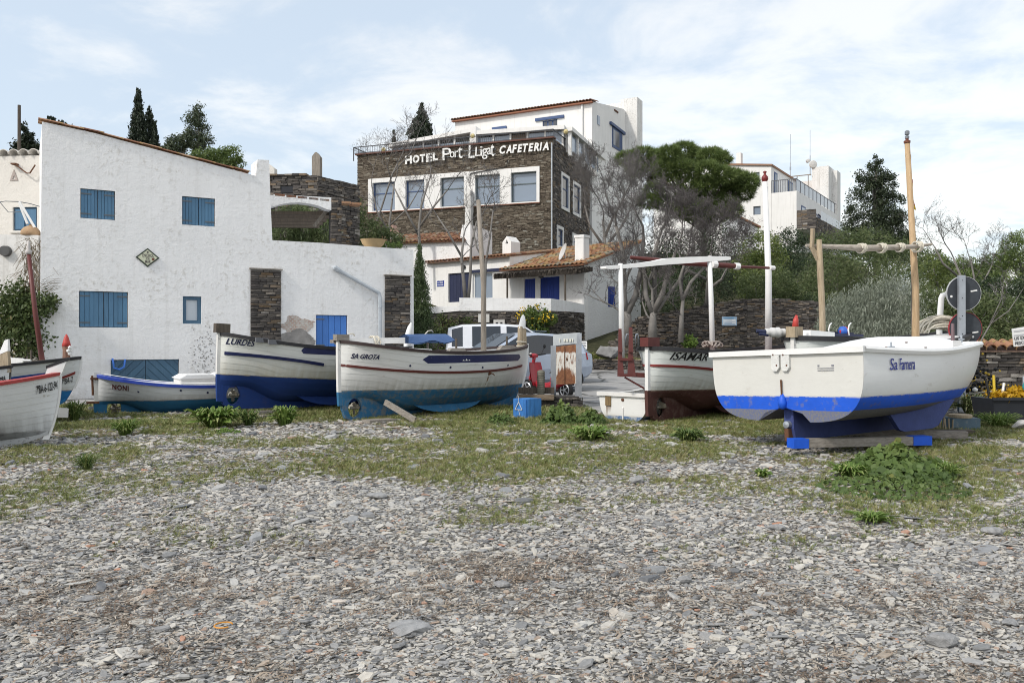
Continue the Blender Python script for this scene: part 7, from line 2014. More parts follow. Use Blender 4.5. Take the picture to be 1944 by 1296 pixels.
# ------------------------------------------------------------------ trees, shrubs, weeds
def unit(v): return v / np.maximum(1e-9, np.linalg.norm(v, axis=1, keepdims=True))
def leaf_cloud(r, blobs, n, L, W, clump=24, spread=.16, shell=.55, upright=0.0, sides=4):
    """n leaves in lumps through ellipsoids (centre, radii): vertices, faces, a shade number per leaf."""
    cs = np.array([b[0] for b in blobs], float); rd = np.array([b[1] for b in blobs], float)
    area = (rd[:, 0] * rd[:, 1] + rd[:, 1] * rd[:, 2] + rd[:, 0] * rd[:, 2]); pr = area / area.sum()
    nc = max(1, n // clump)
    bi = r.choice(len(blobs), nc, p=pr)
    d = unit(r.normal(0, 1, (nc, 3)))
    rad = shell + (1 - shell) * r.uniform(0, 1, (nc, 1)) ** .6
    cc = cs[bi] + d * rd[bi] * rad
    ci = r.integers(0, nc, n)
    sp = spread * np.mean(rd[bi[ci]], axis=1, keepdims=True)
    p = cc[ci] + r.normal(0, 1, (n, 3)) * sp
    shade = np.clip(.55 * r.uniform(0, 1, nc)[ci] + .45 * r.uniform(0, 1, n), 0, 1)
    a = unit(r.normal(0, 1, (n, 3)) + np.array([0, 0, upright * 2.0]))
    b = unit(np.cross(a, unit(r.normal(0, 1, (n, 3)))))
    l = L * r.uniform(.6, 1.3, (n, 1)); w = W * r.uniform(.6, 1.3, (n, 1))
    if sides == 4:
        V = np.stack([p - a * l / 2, p + b * w / 2 + a * l * .05, p + a * l / 2, p - b * w / 2 + a * l * .05], 1)
    else:
        V = np.stack([p + a * l / 2 * math.cos(t) + b * w / 2 * math.sin(t) for t in np.linspace(0, 2 * math.pi, sides, endpoint=False)], 1)
    k = V.shape[1]
    return V.reshape(-1, 3), np.arange(n * k).reshape(n, k), shade
def pxblob(px, py, rx, ry, D, dz=1.0):
    c = P(px, py, D); s_ = D / FPX
    return (tuple(c), (rx * s_, (rx + ry) / 2 * s_ * dz, ry * s_))
def segs_mesh(segs, k, mats, name, r):
    """Tapered sticks (p0, p1, r0, r1) as one mesh of k-sided frusta."""
    A = np.array([q[0] for q in segs], float); B = np.array([q[1] for q in segs], float)
    ra = np.array([q[2] for q in segs])[:, None]; rb = np.array([q[3] for q in segs])[:, None]
    d = unit(B - A); ref = np.where(np.abs(d[:, 2:3]) < .9, np.array([[0, 0, 1.]]), np.array([[1., 0, 0]]))
    u = unit(np.cross(d, ref)); v = np.cross(d, u)
    ring = []
    for (c, rr) in ((A, ra), (B, rb)):
        for j in range(k):
            t = 2 * math.pi * j / k; ring.append(c + (u * math.cos(t) + v * math.sin(t)) * rr)
    V = np.stack(ring, 1).reshape(-1, 3); n = len(segs); base = (np.arange(n) * 2 * k)[:, None]
    F = np.concatenate([base + np.array([[j, (j + 1) % k, k + (j + 1) % k, k + j]]) for j in range(k)])
    return np_mesh(name, V, F, mats, np.tile(r.uniform(0, 1, n), k))
def tree(name, label, base, blobs, n, L, W, mat, trunk_r, top=None, seed=1, group=None, bark=None, cat='tree', limbs=3, **kw):
    r = np.random.default_rng(seed)
    base = Vector(base); o = tag(new_empty(name, base), label, cat, group)
    bl = [(tuple(Vector(c) - base), rd) for c, rd in blobs]
    V, F, sh = leaf_cloud(r, bl, n, L, W, **kw)
    link('crown', np_mesh('crown', V, F, mat, sh), o)
    if trunk_r:
        mb = MB(); tp = Vector(top) - base if top is not None else Vector(bl[int(np.argmax([b[0][2] for b in bl]))][0])
        mb.tube([(0, 0, -.3), tp * .35 + Vector((r.normal(0, .05), 0, 0)), tp * .7, tp], [trunk_r, trunk_r * .8, trunk_r * .55, trunk_r * .2], 8)
        for k in range(min(limbs, len(bl))):
            c = Vector(bl[int(r.integers(0, len(bl)))][0]); s0 = tp * r.uniform(.3, .6)
            mb.tube([s0, s0.lerp(c, .5) + Vector((0, 0, .1)), c], [trunk_r * .45, trunk_r * .3, trunk_r * .1], 6)
        mb.build('trunk', bark or BARK, o, smooth=True)
    return o
def shrub(name, label, blobs, n, L, W, mat, seed=1, base=None, cat='shrub', stems=5, **kw):
    bx = np.mean([b[0][0] for b in blobs]); by = np.mean([b[0][1] for b in blobs])
    zb_ = base if base is not None else gz(bx, by)
    o = tag(new_empty(name, (bx, by, zb_)), label, cat)
    r = np.random.default_rng(seed)
    bl = [(tuple(Vector(c) - o.location), rd) for c, rd in blobs]
    V, F, sh = leaf_cloud(r, bl, n, L, W, **kw)
    link('foliage', np_mesh('foliage', V, F, mat, sh), o)
    mb = MB()
    for k in range(stems):
        c = Vector(bl[k % len(bl)][0]) + Vector((r.normal(0, .2), 0, 0)); s0 = Vector((c.x * .5, c.y * .5, -.1))
        mb.tube([s0, s0.lerp(c, .5) + Vector((r.normal(0, .1), 0, 0)), c], [.05, .035, .012], 5)
    if stems: mb.build('stem', BARK, o)
    return o

# --- bare trees: trunk, limbs and a haze of fine twigs
def bare_tree(label, base, forks, seed, twig_mat, height, spread, n_lv=4, trunk_r=.16, dense=1.0, group=None, up=.35, lean=None):
    r = np.random.default_rng(seed); base = Vector(base)
    o = tag(new_empty('bare_tree', base), label, 'tree', group)
    big, fine = [], []
    def grow(p, d, L, rad, lv):
        n = 3 if lv else 4
        pts = [p]
        for i in range(n):
            d = (d + Vector((r.normal(0, .20), r.normal(0, .20), r.normal(0, .12) + up * .16))).normalized()
            q = p + d * (L / n); r0 = rad * (1 - .45 * i / n); r1 = rad * (1 - .45 * (i + 1) / n)
            (big if rad > .022 else fine).append((tuple(p), tuple(q), r0, r1)); p = q; pts.append(q)
            if lv > 0 and i >= 1:
                for _ in range(2 if r.uniform() < .55 * dense else 1):
                    a = Vector((r.normal(), r.normal(), r.normal() * .6 + .25)).normalized()
                    dd = (d * .62 + a * .72).normalized()
                    grow(p, dd, L * r.uniform(.45, .72), max(.006, rad * .42), lv - 1)
        if lv > 0:
            for _ in range(2):
                a = Vector((r.normal(), r.normal(), r.normal() * .5 + .2)).normalized()
                grow(p, (d * .75 + a * .55).normalized(), L * r.uniform(.5, .75), max(.006, rad * .52), lv - 1)
        elif r.uniform() < .8 * dense:
            for _ in range(2):
                a = Vector((r.normal(), r.normal(), r.normal() * .6 + .2)).normalized(); e = p + (d * .7 + a * .7).normalized() * L * .5
                fine.append((tuple(p), tuple(e), .0055, .003))
    mb = MB()
    for (pts, r0) in forks:
        P_ = [Vector(q) - base for q in pts]
        rr = [r0 * .74 * (1 - .5 * i / (len(P_) - 1)) for i in range(len(P_))]
        mb.tube(P_, rr, 8)
        d = (P_[-1] - P_[-2]).normalized()
        grow(P_[-1], d, spread, rr[-1] * .8, n_lv)
        if len(P_) > 2:
            q = P_[-2]; a = Vector((r.normal(), r.normal(), .5)).normalized()
            grow(q, (d * .5 + a).normalized(), spread * .8, rr[-1] * .55, n_lv - 1)
    mb.build('trunk', BARK, o, smooth=True)
    if len(big) < 40: fine += big; big = []
    if big: link('limbs', segs_mesh(big, 5, BARK, 'limbs', r), o)
    link('twigs', segs_mesh(fine, 3, twig_mat, 'twigs', r), o)
    return o, len(fine)
GB = 'bare trees along the foot of the slope'
D1, D2, D3 = 31.6, 31.2, 30.8
bare_tree('bare tree with a low fork, beside the white gable wall', P(1190, 655, D1), [([P(1190, 655, D1), P(1192, 600, D1), P(1186, 586, D1)], .25), ([P(1188, 590, D1), P(1182, 545, D1), P(1186, 490, D1 + .3), P(1170, 430, D1)], .17), ([P(1190, 595, D1), P(1207, 560, D1), P(1217, 510, D1 - .2), P(1222, 450, D1)], .18)], 3, TWIG, 7, 1.30, 4, group=GB)
bare_tree('bare many-limbed tree in the middle of the three by the stone wall', P(1238, 655, D2), [([P(1238, 655, D2), P(1239, 610, D2), P(1240, 588, D2)], .26), ([P(1238, 592, D2), P(1226, 560, D2), P(1224, 520, D2), P(1215, 480, D2)], .15), ([P(1240, 590, D2), P(1243, 540, D2 + .3), P(1240, 490, D2), P(1250, 455, D2)], .16), ([P(1241, 592, D2), P(1258, 555, D2 - .3), P(1268, 515, D2), P(1282, 480, D2)], .15), ([P(1242, 600, D2), P(1268, 560, D2), P(1295, 525, D2), P(1318, 495, D2)], .11)], 5, TWIG_P, 6, 1.12, 4, group=GB)
bare_tree('slender bare tree, rightmost by the stone wall', P(1292, 650, D3), [([P(1292, 650, D3), P(1294, 600, D3), P(1297, 565, D3)], .15), ([P(1296, 570, D3), P(1290, 530, D3), P(1300, 500, D3), P(1308, 475, D3)], .10), ([P(1297, 566, D3), P(1312, 535, D3), P(1335, 510, D3), P(1350, 480, D3)], .10)], 9, TWIG_P, 5, 1.0, 4, group=GB)
bare_tree('leafless bushy tree under the umbrella pine', P(1340, 600, 35), [([P(1340, 600, 35), P(1345, 520, 35), P(1340, 500, 35)], .14), ([P(1345, 550, 35), P(1370, 530, 35), P(1382, 505, 35)], .10), ([P(1340, 530, 35), P(1300, 510, 35), P(1290, 485, 35)], .10)], 12, TWIG_P, 5, .85, 4, group=GB)
bare_tree('leafless tree close to the side of the brown stone building', P(1150, 560, 41), [([P(1150, 560, 41), P(1150, 480, 41), P(1145, 420, 41)], .15), ([P(1148, 470, 41), P(1120, 430, 41), P(1110, 390, 41)], .10), ([P(1148, 450, 41), P(1165, 410, 41), P(1150, 370, 41)], .11), ([P(1148, 470, 41), P(1180, 430, 41), P(1195, 400, 41)], .10)], 14, TWIG, 6, 1.25, 4, group=GB)
GF = 'bare pale trees on the cottage terrace'
D0 = 34.9
bare_tree('pale two-stemmed bare tree on the terrace behind the white parapet', P(884, 575, D0), [([P(884, 575, D0), P(880, 530, D0), P(876, 490, D0), P(880, 450, D0)], .12), ([P(889, 573, D0), P(893, 520, D0), P(894, 470, D0), P(905, 420, D0)], .10), ([P(878, 490, D0), P(850, 440, D0), P(830, 410, D0)], .07)], 21, TWIG, 6, 1.15, 3, group=GF, dense=.8)
bare_tree('pale bare tree with crooked stems right of the grey mast', P(920, 575, D0), [([P(920, 575, D0), P(922, 500, D0), P(930, 450, D0), P(936, 400, D0)], .08), ([P(922, 500, D0), P(905, 470, D0), P(895, 420, D0)], .06)], 23, TWIG, 6, 1.0, 3, group=GF, dense=.6)
D0 = 41.5
bare_tree('wide bare tree in front of the brown building, left of the white flue', P(800, 500, D0), [([P(800, 520, D0), P(795, 440, D0), P(800, 390, D0), P(812, 350, D0)], .12), ([P(797, 450, D0), P(770, 400, D0), P(745, 350, D0)], .09), ([P(797, 430, D0), P(825, 390, D0), P(850, 360, D0)], .09)], 25, TWIG, 7, 1.45, 3, group=GF, dense=.8)
bare_tree('low bare tree at the left corner of the brown building', P(735, 480, 42), [([P(735, 490, 42), P(740, 420, 42), P(748, 350, 42)], .10), ([P(738, 440, 42), P(715, 400, 42), P(705, 350, 42)], .07), ([P(738, 430, 42), P(775, 395, 42), P(790, 370, 42)], .07)], 27, TWIG, 6, 1.3, 3, group=GF, dense=.8)
bare_tree('tall thin bare tree reaching up to the terrace railing', P(700, 470, 46), [([P(700, 470, 46), P(745, 330, 46), P(765, 290, 46)], .08), ([P(745, 330, 46), P(780, 290, 46), P(790, 265, 46)], .06)], 29, TWIG, 6, 1.05, 3, group=GF, dense=.7)
GR = 'bare trees on the right-hand slope'
bare_tree('bare grey tree standing above the green bushes on the right', P(1840, 600, 40), [([P(1840, 600, 40), P(1830, 540, 40), P(1810, 490, 40)], .12), ([P(1835, 560, 40), P(1850, 530, 40), P(1843, 495, 40)], .09), ([P(1825, 530, 40), P(1790, 500, 40), P(1775, 470, 40)], .09), ([P(1840, 560, 40), P(1870, 530, 40), P(1880, 510, 40)], .08)], 31, TWIG, 6, 1.1, 3, group=GR, dense=.9)
bare_tree('pale thin sapling behind the two round road signs', P(1846, 655, 19), [([P(1846, 690, 19), P(1866, 640, 19), P(1886, 605, 19)], .035), ([P(1880, 615, 19), P(1915, 590, 19), P(1935, 560, 19)], .02), ([P(1878, 618, 19), P(1900, 570, 19), P(1905, 540, 19)], .018)], 33, TWIG, 4, .55, 2, group=GR, dense=.4)

# --- umbrella pine
r = np.random.default_rng(40)
PB = [(1194,303,25,12),(1221,297,24,15),(1245,301,17,14),(1271,293,20,12),(1298,288,25,15),(1322,296,19,12),(1350,298,25,14),(1368,303,18,12),(1208,323,17,13),(1239,323,21,14),(1263,320,23,14),(1290,318,24,12),(1315,319,17,12),(1342,324,21,14),(1375,334,21,14),(1397,341,23,15),(1417,347,23,15),(1248,345,17,13),(1279,346,19,13),(1307,349,18,12),(1336,355,21,13),(1359,355,24,14),(1387,363,18,14),(1410,365,21,14),(1303,374,18,11),(1331,381,17,14),(1360,385,22,15),(1383,389,20,11),(1344,397,18,11),(1241,363,17,12),(1262,386,24,12),(1292,402,26,12),(1322,408,26,12),(1358,412,26,11),(1386,402,22,11),(1232,384,20,11),(1308,392,30,12),(1340,394,30,12)]
DP = 44.0
pine_base = P(1335, 560, DP)
o = tag(new_empty('umbrella_pine', pine_base), 'broad rounded umbrella pine between the two white buildings', 'tree')
tn = 10000
bl = np.array([P(a, b_, DP + r.uniform(-1.8, 1.8)) - pine_base for a, b_, _, _ in PB]); rd = np.array([(c * DP / FPX, (c + d_) * .5 * DP / FPX, d_ * DP / FPX) for _, _, c, d_ in PB])
bi = r.choice(len(PB), tn, p=rd[:, 0] * rd[:, 2] / (rd[:, 0] * rd[:, 2]).sum()); d = unit(r.normal(0, 1, (tn, 3)) + np.array([0, 0, .25]))
c = bl[bi] + d * rd[bi] * r.uniform(.80, 1.04, (tn, 1)); m = 11
ax = unit(np.repeat(d, m, 0) * .7 + r.normal(0, .55, (tn * m, 3)) + np.array([0, 0, .35])); c2 = np.repeat(c, m, 0)
bx = unit(np.cross(ax, r.normal(0, 1, (tn * m, 3)))) * .016; ln = r.uniform(.16, .34, (tn * m, 1))
V = np.stack([c2 - bx, c2 + bx, c2 + ax * ln], 1).reshape(-1, 3)
link('crown', np_mesh('crown', V, np.arange(len(V)).reshape(-1, 3), L_PINE, np.clip(np.repeat(r.uniform(0, 1, tn), m) * .6 + r.uniform(0, .4, tn * m), 0, 1)), o)
mb = MB(); tops = [Vector(q) for q in bl]
mb.tube([(0, 0, -.5), (.1, 0, 1.5), (.0, 0, 3.2)], [.22, .18, .14], 8)
for q in tops: mb.tube([Vector((0, 0, 2.4 + .2 * q.z)), Vector((q.x * .45, q.y * .4, 1.9 + q.z * .48)), q - Vector((0, 0, .1))], [.07, .04, .015], 5)
mb.build('trunk', WOOD_DARK, o, smooth=True)

# --- cypresses and other evergreens
def cypress(label, px, yt, yb, wpx, D, seed, n, mat, L=.10, W=.05, group=None, name='cypress', base_z=None, squash=1.0, tip=1.0):
    s_ = D / FPX; bl = []; H = (yb - yt)
    for k in range(9):
        t_ = k / 8; wd = wpx / 2 * min(1, (.06 + t_ * 1.35) ** .8) * (1 if t_ < .8 else 1 - (t_ - .8) * .8)
        bl.append(pxblob(px + (seed % 5 - 2) * .6 * (1 - t_), yt + H * (.04 + .92 * t_), max(2.0, wd), H * .09, D))
    b0 = P(px, yb, D); b0.z = base_z if base_z is not None else b0.z
    return tree(name, label, b0, bl, n, L, W, mat, .09, P(px, yt + H * .1, D), seed, group, limbs=0, spread=.22, shell=.62, upright=.9, clump=14)
cypress('dark green column cypress in front of the stone pilaster', 796, 474, 668, 47, 26.5, 2, 22000, L_CYP2, .075, .024, base_z=.4)
GC = 'dark cypresses rising behind the roofs'
cypress('tallest of the dark cypresses rising behind the sloping roof', 262, 174, 300, 31, 50, 3, 7000, L_CYP, .20, .07, GC)
cypress('shorter dark cypress close behind the tallest one', 284, 206, 300, 30, 51, 6, 5500, L_CYP, .20, .07, GC)
cypress('small dark cypress at the foot of the tall pair', 294, 232, 300, 16, 50, 8, 2500, L_CYP, .18, .06, GC)
cypress('blunt dark cypress behind the glazed roof terrace', 799, 199, 275, 44, 72, 4, 5500, L_CYP, .28, .12, GC)
cypress('tiny dark cypress left of the blunt one on the skyline', 749, 250, 285, 9, 72, 5, 900, L_CYP, .22, .08, GC)
o = tree('conifer', 'ragged dark conifer beside a pole at the far left', P(52, 300, 34), [pxblob(48, 245, 5, 12, 34), pxblob(52, 262, 12, 8, 34), pxblob(46, 276, 18, 8, 34), pxblob(62, 282, 14, 9, 34), pxblob(36, 286, 12, 7, 34)], 2600, .16, .06, L_CYP, .07, P(48, 240, 34), 41, spread=.3)
tag(MB().tube([(0, 0, -3), (0, 0, 1.9)], [.075, .06], 8).build('wooden_pole', WOOD_DARK, loc=P(36.5, 290, 33) + Vector((0, 0, 0))), 'brown wooden pole standing on the skyline at the far left', 'pole')
tree('eucalyptus', 'airy grey-green eucalyptus rising behind the sloping roof', P(378, 330, 48), [pxblob(378, 210, 9, 10, 48), pxblob(368, 228, 17, 11, 48), pxblob(384, 240, 14, 9, 48), pxblob(362, 256, 14, 9, 48), pxblob(388, 262, 16, 10, 48), pxblob(376, 278, 16, 9, 48)], 3600, .20, .06, L_EUC, .10, P(377, 212, 48), 43, spread=.34)
tree('evergreen_tree', 'rounded olive-green tree left of the eucalyptus behind the roof', P(345, 330, 47), [pxblob(335, 275, 20, 17, 47), pxblob(352, 268, 12, 12, 47), pxblob(322, 288, 18, 14, 47)], 3200, .18, .07, L_EUC, .10, None, 45)
tree('evergreen_tree', 'bright green bushy tree right of the eucalyptus behind the roof', P(425, 345, 45), [pxblob(408, 296, 26, 14, 45), pxblob(438, 297, 25, 17, 45), pxblob(385, 298, 28, 12, 45), pxblob(450, 312, 16, 12, 45), pxblob(420, 312, 30, 12, 45)], 5600, .17, .06, L_PINE, .10, None, 47)
shrub('roof_shrub', 'tuft of dark plants showing over the top corner of the sloping roof', [pxblob(94, 228, 9, 6, 21), pxblob(116, 235, 5, 6, 21.5), pxblob(124, 237, 3, 5, 21.5)], 500, .09, .03, L_CYP, 49, base=P(94, 236, 21).z - 1.0, upright=.5)
tree('conifer', 'large dark conical evergreen on the right behind the tall wooden mast', P(1665, 520, 47), [pxblob(1662, 310, 13, 17, 47), pxblob(1655, 335, 32, 16, 47), pxblob(1676, 345, 29, 16, 47), pxblob(1650, 368, 40, 17, 47), pxblob(1682, 378, 32, 17, 47), pxblob(1645, 402, 45, 18, 47), pxblob(1684, 412, 40, 20, 47), pxblob(1632, 432, 37, 17, 47), pxblob(1668, 440, 51, 20, 47), pxblob(1702, 452, 35, 22, 47), pxblob(1640, 465, 54, 20, 47), pxblob(1695, 480, 54, 22, 47)], 31000, .15, .06, L_CON, .22, P(1663, 305, 47), 51, spread=.16, clump=55, shell=.45, limbs=8)
tree('pine_tree', 'green pine at the far right edge of the slope', P(1940, 600, 48), [pxblob(1925, 462, 30, 18, 48), pxblob(1950, 455, 30, 18, 48), pxblob(1910, 490, 24, 20, 48), pxblob(1940, 495, 36, 22, 48), pxblob(1920, 525, 34, 18, 48), pxblob(1965, 500, 30, 30, 48)], 9000, .17, .05, L_PINE, .2, None, 53)
tree('evergreen_tree', 'yellowish green tree behind the oleanders right of the wooden mast', P(1800, 640, 43), [pxblob(1772, 505, 28, 24, 43), pxblob(1800, 540, 40, 30, 43), pxblob(1765, 560, 36, 26, 43), pxblob(1840, 560, 36, 24, 43), pxblob(1720, 590, 30, 24, 43), pxblob(1815, 600, 56, 32, 43), pxblob(1875, 605, 40, 28, 43)], 9000, .16, .06, L_LIGHT, .15, None, 55)

# --- shrubs on the slope
shrub('shrub', 'light yellowish bush left of the white mast top', [pxblob(1440, 470, 40, 28, 38), pxblob(1425, 505, 34, 32, 38), pxblob(1465, 500, 30, 34, 38), pxblob(1435, 540, 42, 30, 37)], 11000, .11, .05, L_LIGHT, 61)
shrub('shrub', 'dark green bush behind the white mast, below the apartment block', [pxblob(1500, 455, 34, 22, 43), pxblob(1520, 480, 36, 30, 43), pxblob(1490, 500, 36, 34, 42), pxblob(1530, 530, 40, 44, 41)], 10000, .12, .05, L_DARK, 63)
shrub('shrub', 'rounded mid-green bush right of the white gallows post', [pxblob(1432, 545, 34, 28, 33.5), pxblob(1475, 545, 34, 36, 33.5), pxblob(1455, 575, 44, 20, 33.3), pxblob(1500, 560, 24, 30, 33.5)], 12000, .085, .04, L_OLEA, 65)
shrub('oleander', 'wide dense oleander behind the pale wooden crutch post', [pxblob(1590, 470, 50, 34, 38), pxblob(1650, 470, 52, 34, 38), pxblob(1700, 495, 48, 40, 38), pxblob(1580, 530, 54, 46, 36.5), pxblob(1645, 530, 60, 44, 36.5), pxblob(1710, 550, 54, 44, 36.5), pxblob(1560, 590, 44, 40, 35.5), pxblob(1530, 560, 26, 40, 36)], 26000, .16, .035, L_OLEA, 67)
shrub('silver_bush', 'silvery grey-green bush with upright twigs behind the black-rimmed boat', [pxblob(1600, 600, 38, 40, 27), pxblob(1650, 585, 42, 46, 27), pxblob(1700, 580, 40, 48, 27), pxblob(1625, 640, 60, 36, 26.5), pxblob(1700, 640, 56, 36, 26.5), pxblob(1572, 640, 26, 30, 26.8)], 30000, .17, .020, L_SILV, 69, upright=.95, spread=.2)
shrub('oleander', 'olive green oleander behind the round road signs', [pxblob(1775, 590, 44, 40, 30), pxblob(1830, 590, 50, 44, 30), pxblob(1885, 600, 44, 44, 30), pxblob(1930, 610, 40, 46, 30), pxblob(1800, 640, 60, 30, 29), pxblob(1880, 650, 60, 26, 29)], 22000, .15, .036, L_OLEA, 71)
shrub('shrub', 'dark low bush along the top of the stone wall', [pxblob(1545, 600, 30, 34, 33.8), pxblob(1515, 580, 26, 26, 34)], 4000, .09, .04, L_DARK, 73)
shrub('shrub', 'dark green undergrowth between the gable wall and the pine', [pxblob(1255, 500, 50, 40, 43), pxblob(1310, 480, 60, 46, 43), pxblob(1370, 470, 40, 44, 43), pxblob(1340, 540, 70, 40, 39), pxblob(1260, 560, 50, 34, 38)], 16000, .13, .05, L_DARK, 75)
shrub('shrub', 'green shrubs beside the stone pillar of the pergola', [pxblob(672, 400, 22, 28, 36), pxblob(690, 440, 34, 30, 36), pxblob(668, 445, 24, 26, 34), pxblob(730, 455, 36, 20, 37)], 8500, .13, .045, L_OLEA, 77)
shrub('reed_hedge', 'tall leafy reeds filling the space behind the white arch', [pxblob(540, 440, 34, 36, 28), pxblob(580, 430, 34, 40, 28.3), pxblob(615, 440, 26, 34, 28.2), pxblob(560, 410, 40, 20, 28.6)], 7000, .22, .03, L_OLEA, 79, base=3.5, upright=.5)
shrub('shrub', 'small green tuft on the end of the white terrace wall', [pxblob(745, 466, 22, 7, 26.2), pxblob(720, 463, 10, 6, 26)], 700, .08, .03, L_MALLOW, 81, base=3.4)
shrub('wall_ivy', 'dark ivy hanging on the stone wall below the cottages', [pxblob(845, 622, 30, 24, 34.4), pxblob(880, 620, 20, 22, 34.0), pxblob(830, 650, 26, 20, 34.2), pxblob(925, 640, 16, 16, 33.8)], 5200, .085, .06, L_IVY, 83)
o = shrub('flowering_bush', 'bush with yellow flowers growing against the stone wall', [pxblob(1015, 600, 30, 18, 33.4), pxblob(1035, 605, 20, 14, 33.3), pxblob(1020, 635, 18, 24, 33.3), pxblob(1030, 655, 22, 16, 33.2)], 4200, .10, .07, L_MALLOW, 85)
r = np.random.default_rng(5); V, F, sh = leaf_cloud(r, [(tuple(Vector(b_[0]) - o.location), b_[1]) for b_ in (pxblob(1012, 597, 32, 17, 33.2), pxblob(1036, 602, 18, 12, 33.1))], 170, .075, .075, clump=2, shell=.8)
link('blossom', np_mesh('blossom', V, F, FLOWER, sh), o)
shrub('creeper', 'leafy creeper with dry brown stems on the garden wall at the far left', [pxblob(35, 580, 30, 40, 18.7), pxblob(15, 610, 30, 40, 18.7), pxblob(60, 600, 26, 44, 18.6), pxblob(85, 580, 18, 24, 18.4), pxblob(40, 650, 46, 36, 18.5)], 9000, .085, .05, L_IVY, 87, clump=30, spread=.25)
r = np.random.default_rng(9); fine = []
for k in range(420):
    a_ = P(r.normal(62, 11), r.uniform(450, 600), 18.85 - r.uniform(0, .25)); q = a_ + Vector((r.normal(0, .16), r.normal(0, .06), -r.uniform(.1, .5)))
    fine.append((tuple(a_), tuple(q), .006, .003))
for k in range(30):
    a_ = P(r.uniform(70, 100), r.uniform(530, 560), 18.3); q = a_ + Vector((r.uniform(.05, .35), .1, r.uniform(-.1, .2))); fine.append((tuple(a_), tuple(q), .005, .002))
o = tag(link('dry_creeper', segs_mesh(fine, 3, L_DRY, 'dry_creeper', r)), 'hanging mat of dry brown stems below the orange clay jar', 'creeper')
shrub('shrub', 'bright green tuft at the foot of the stone wall behind the red-brown boat', [pxblob(1310, 648, 14, 10, 31), pxblob(1300, 652, 10, 7, 31)], 900, .09, .06, L_WEED, 89, stems=0)
tag(link('rock_outcrop', rock_mesh(77, 'rock_outcrop', 3, .3, .5), None, P(1158, 668, 31.9), (0, 0, .4), (1.5, 1.0, 1.3)), 'grey rock outcrop on the grass bank below the white gable', 'rock')
# bank of rough grass behind the lane
x = RNG.uniform(2.2, 11, 9000); d = RNG.uniform(31.3, 34, 9000); d = np.minimum(d, np.interp(x, [2.2, 3.9, 9, 11], [34.5, 33.6, 32.4, 32.2]))
s_ = RNG.uniform(.06, .16, len(x)); tb = []
zz_ = ground_z(x, d)
scatter('bank_grass', np.stack([x, d, zz_ - .02], 1), np.stack([RNG.normal(0, .15, len(x)), RNG.normal(0, .15, len(x)), RNG.uniform(0, 6.28, len(x))], 1), np.stack([s_ * 1.6, s_ * 1.6, s_], 1), RNG.integers(0, 6, len(x)), TM, 'rough green grass on the bank beyond the lane')

tree('evergreen_tree', 'dark rounded tree filling the slope below the far right pine', P(1900, 640, 40), [pxblob(1880, 560, 40, 34, 40), pxblob(1925, 570, 44, 34, 40), pxblob(1850, 590, 34, 30, 40), pxblob(1965, 560, 40, 40, 40)], 9000, .15, .06, L_DARK, .15, None, 57)
GT = 'green trees along the skyline at the right'
for px, py, rx, ry, sd, lab in ((1768, 492, 34, 26, 91, 'leftmost green tree of the skyline row right of the wooden mast'), (1826, 506, 40, 24, 92, 'low broad green tree on the skyline behind the bare grey tree'), (1878, 500, 30, 26, 93, 'green tree on the skyline just left of the far right pine')):
    tree('evergreen_tree', lab, P(px, 560, 58), [pxblob(px, py, rx * .7, ry * .7, 58), pxblob(px - rx * .5, py + 12, rx * .6, ry * .6, 58), pxblob(px + rx * .5, py + 12, rx * .6, ry * .6, 58), pxblob(px, py + 28, rx * 1.1, ry * .7, 57)], 5200, .20, .07, L_PINE if sd == 92 else L_OLEA, .15, None, sd, GT)
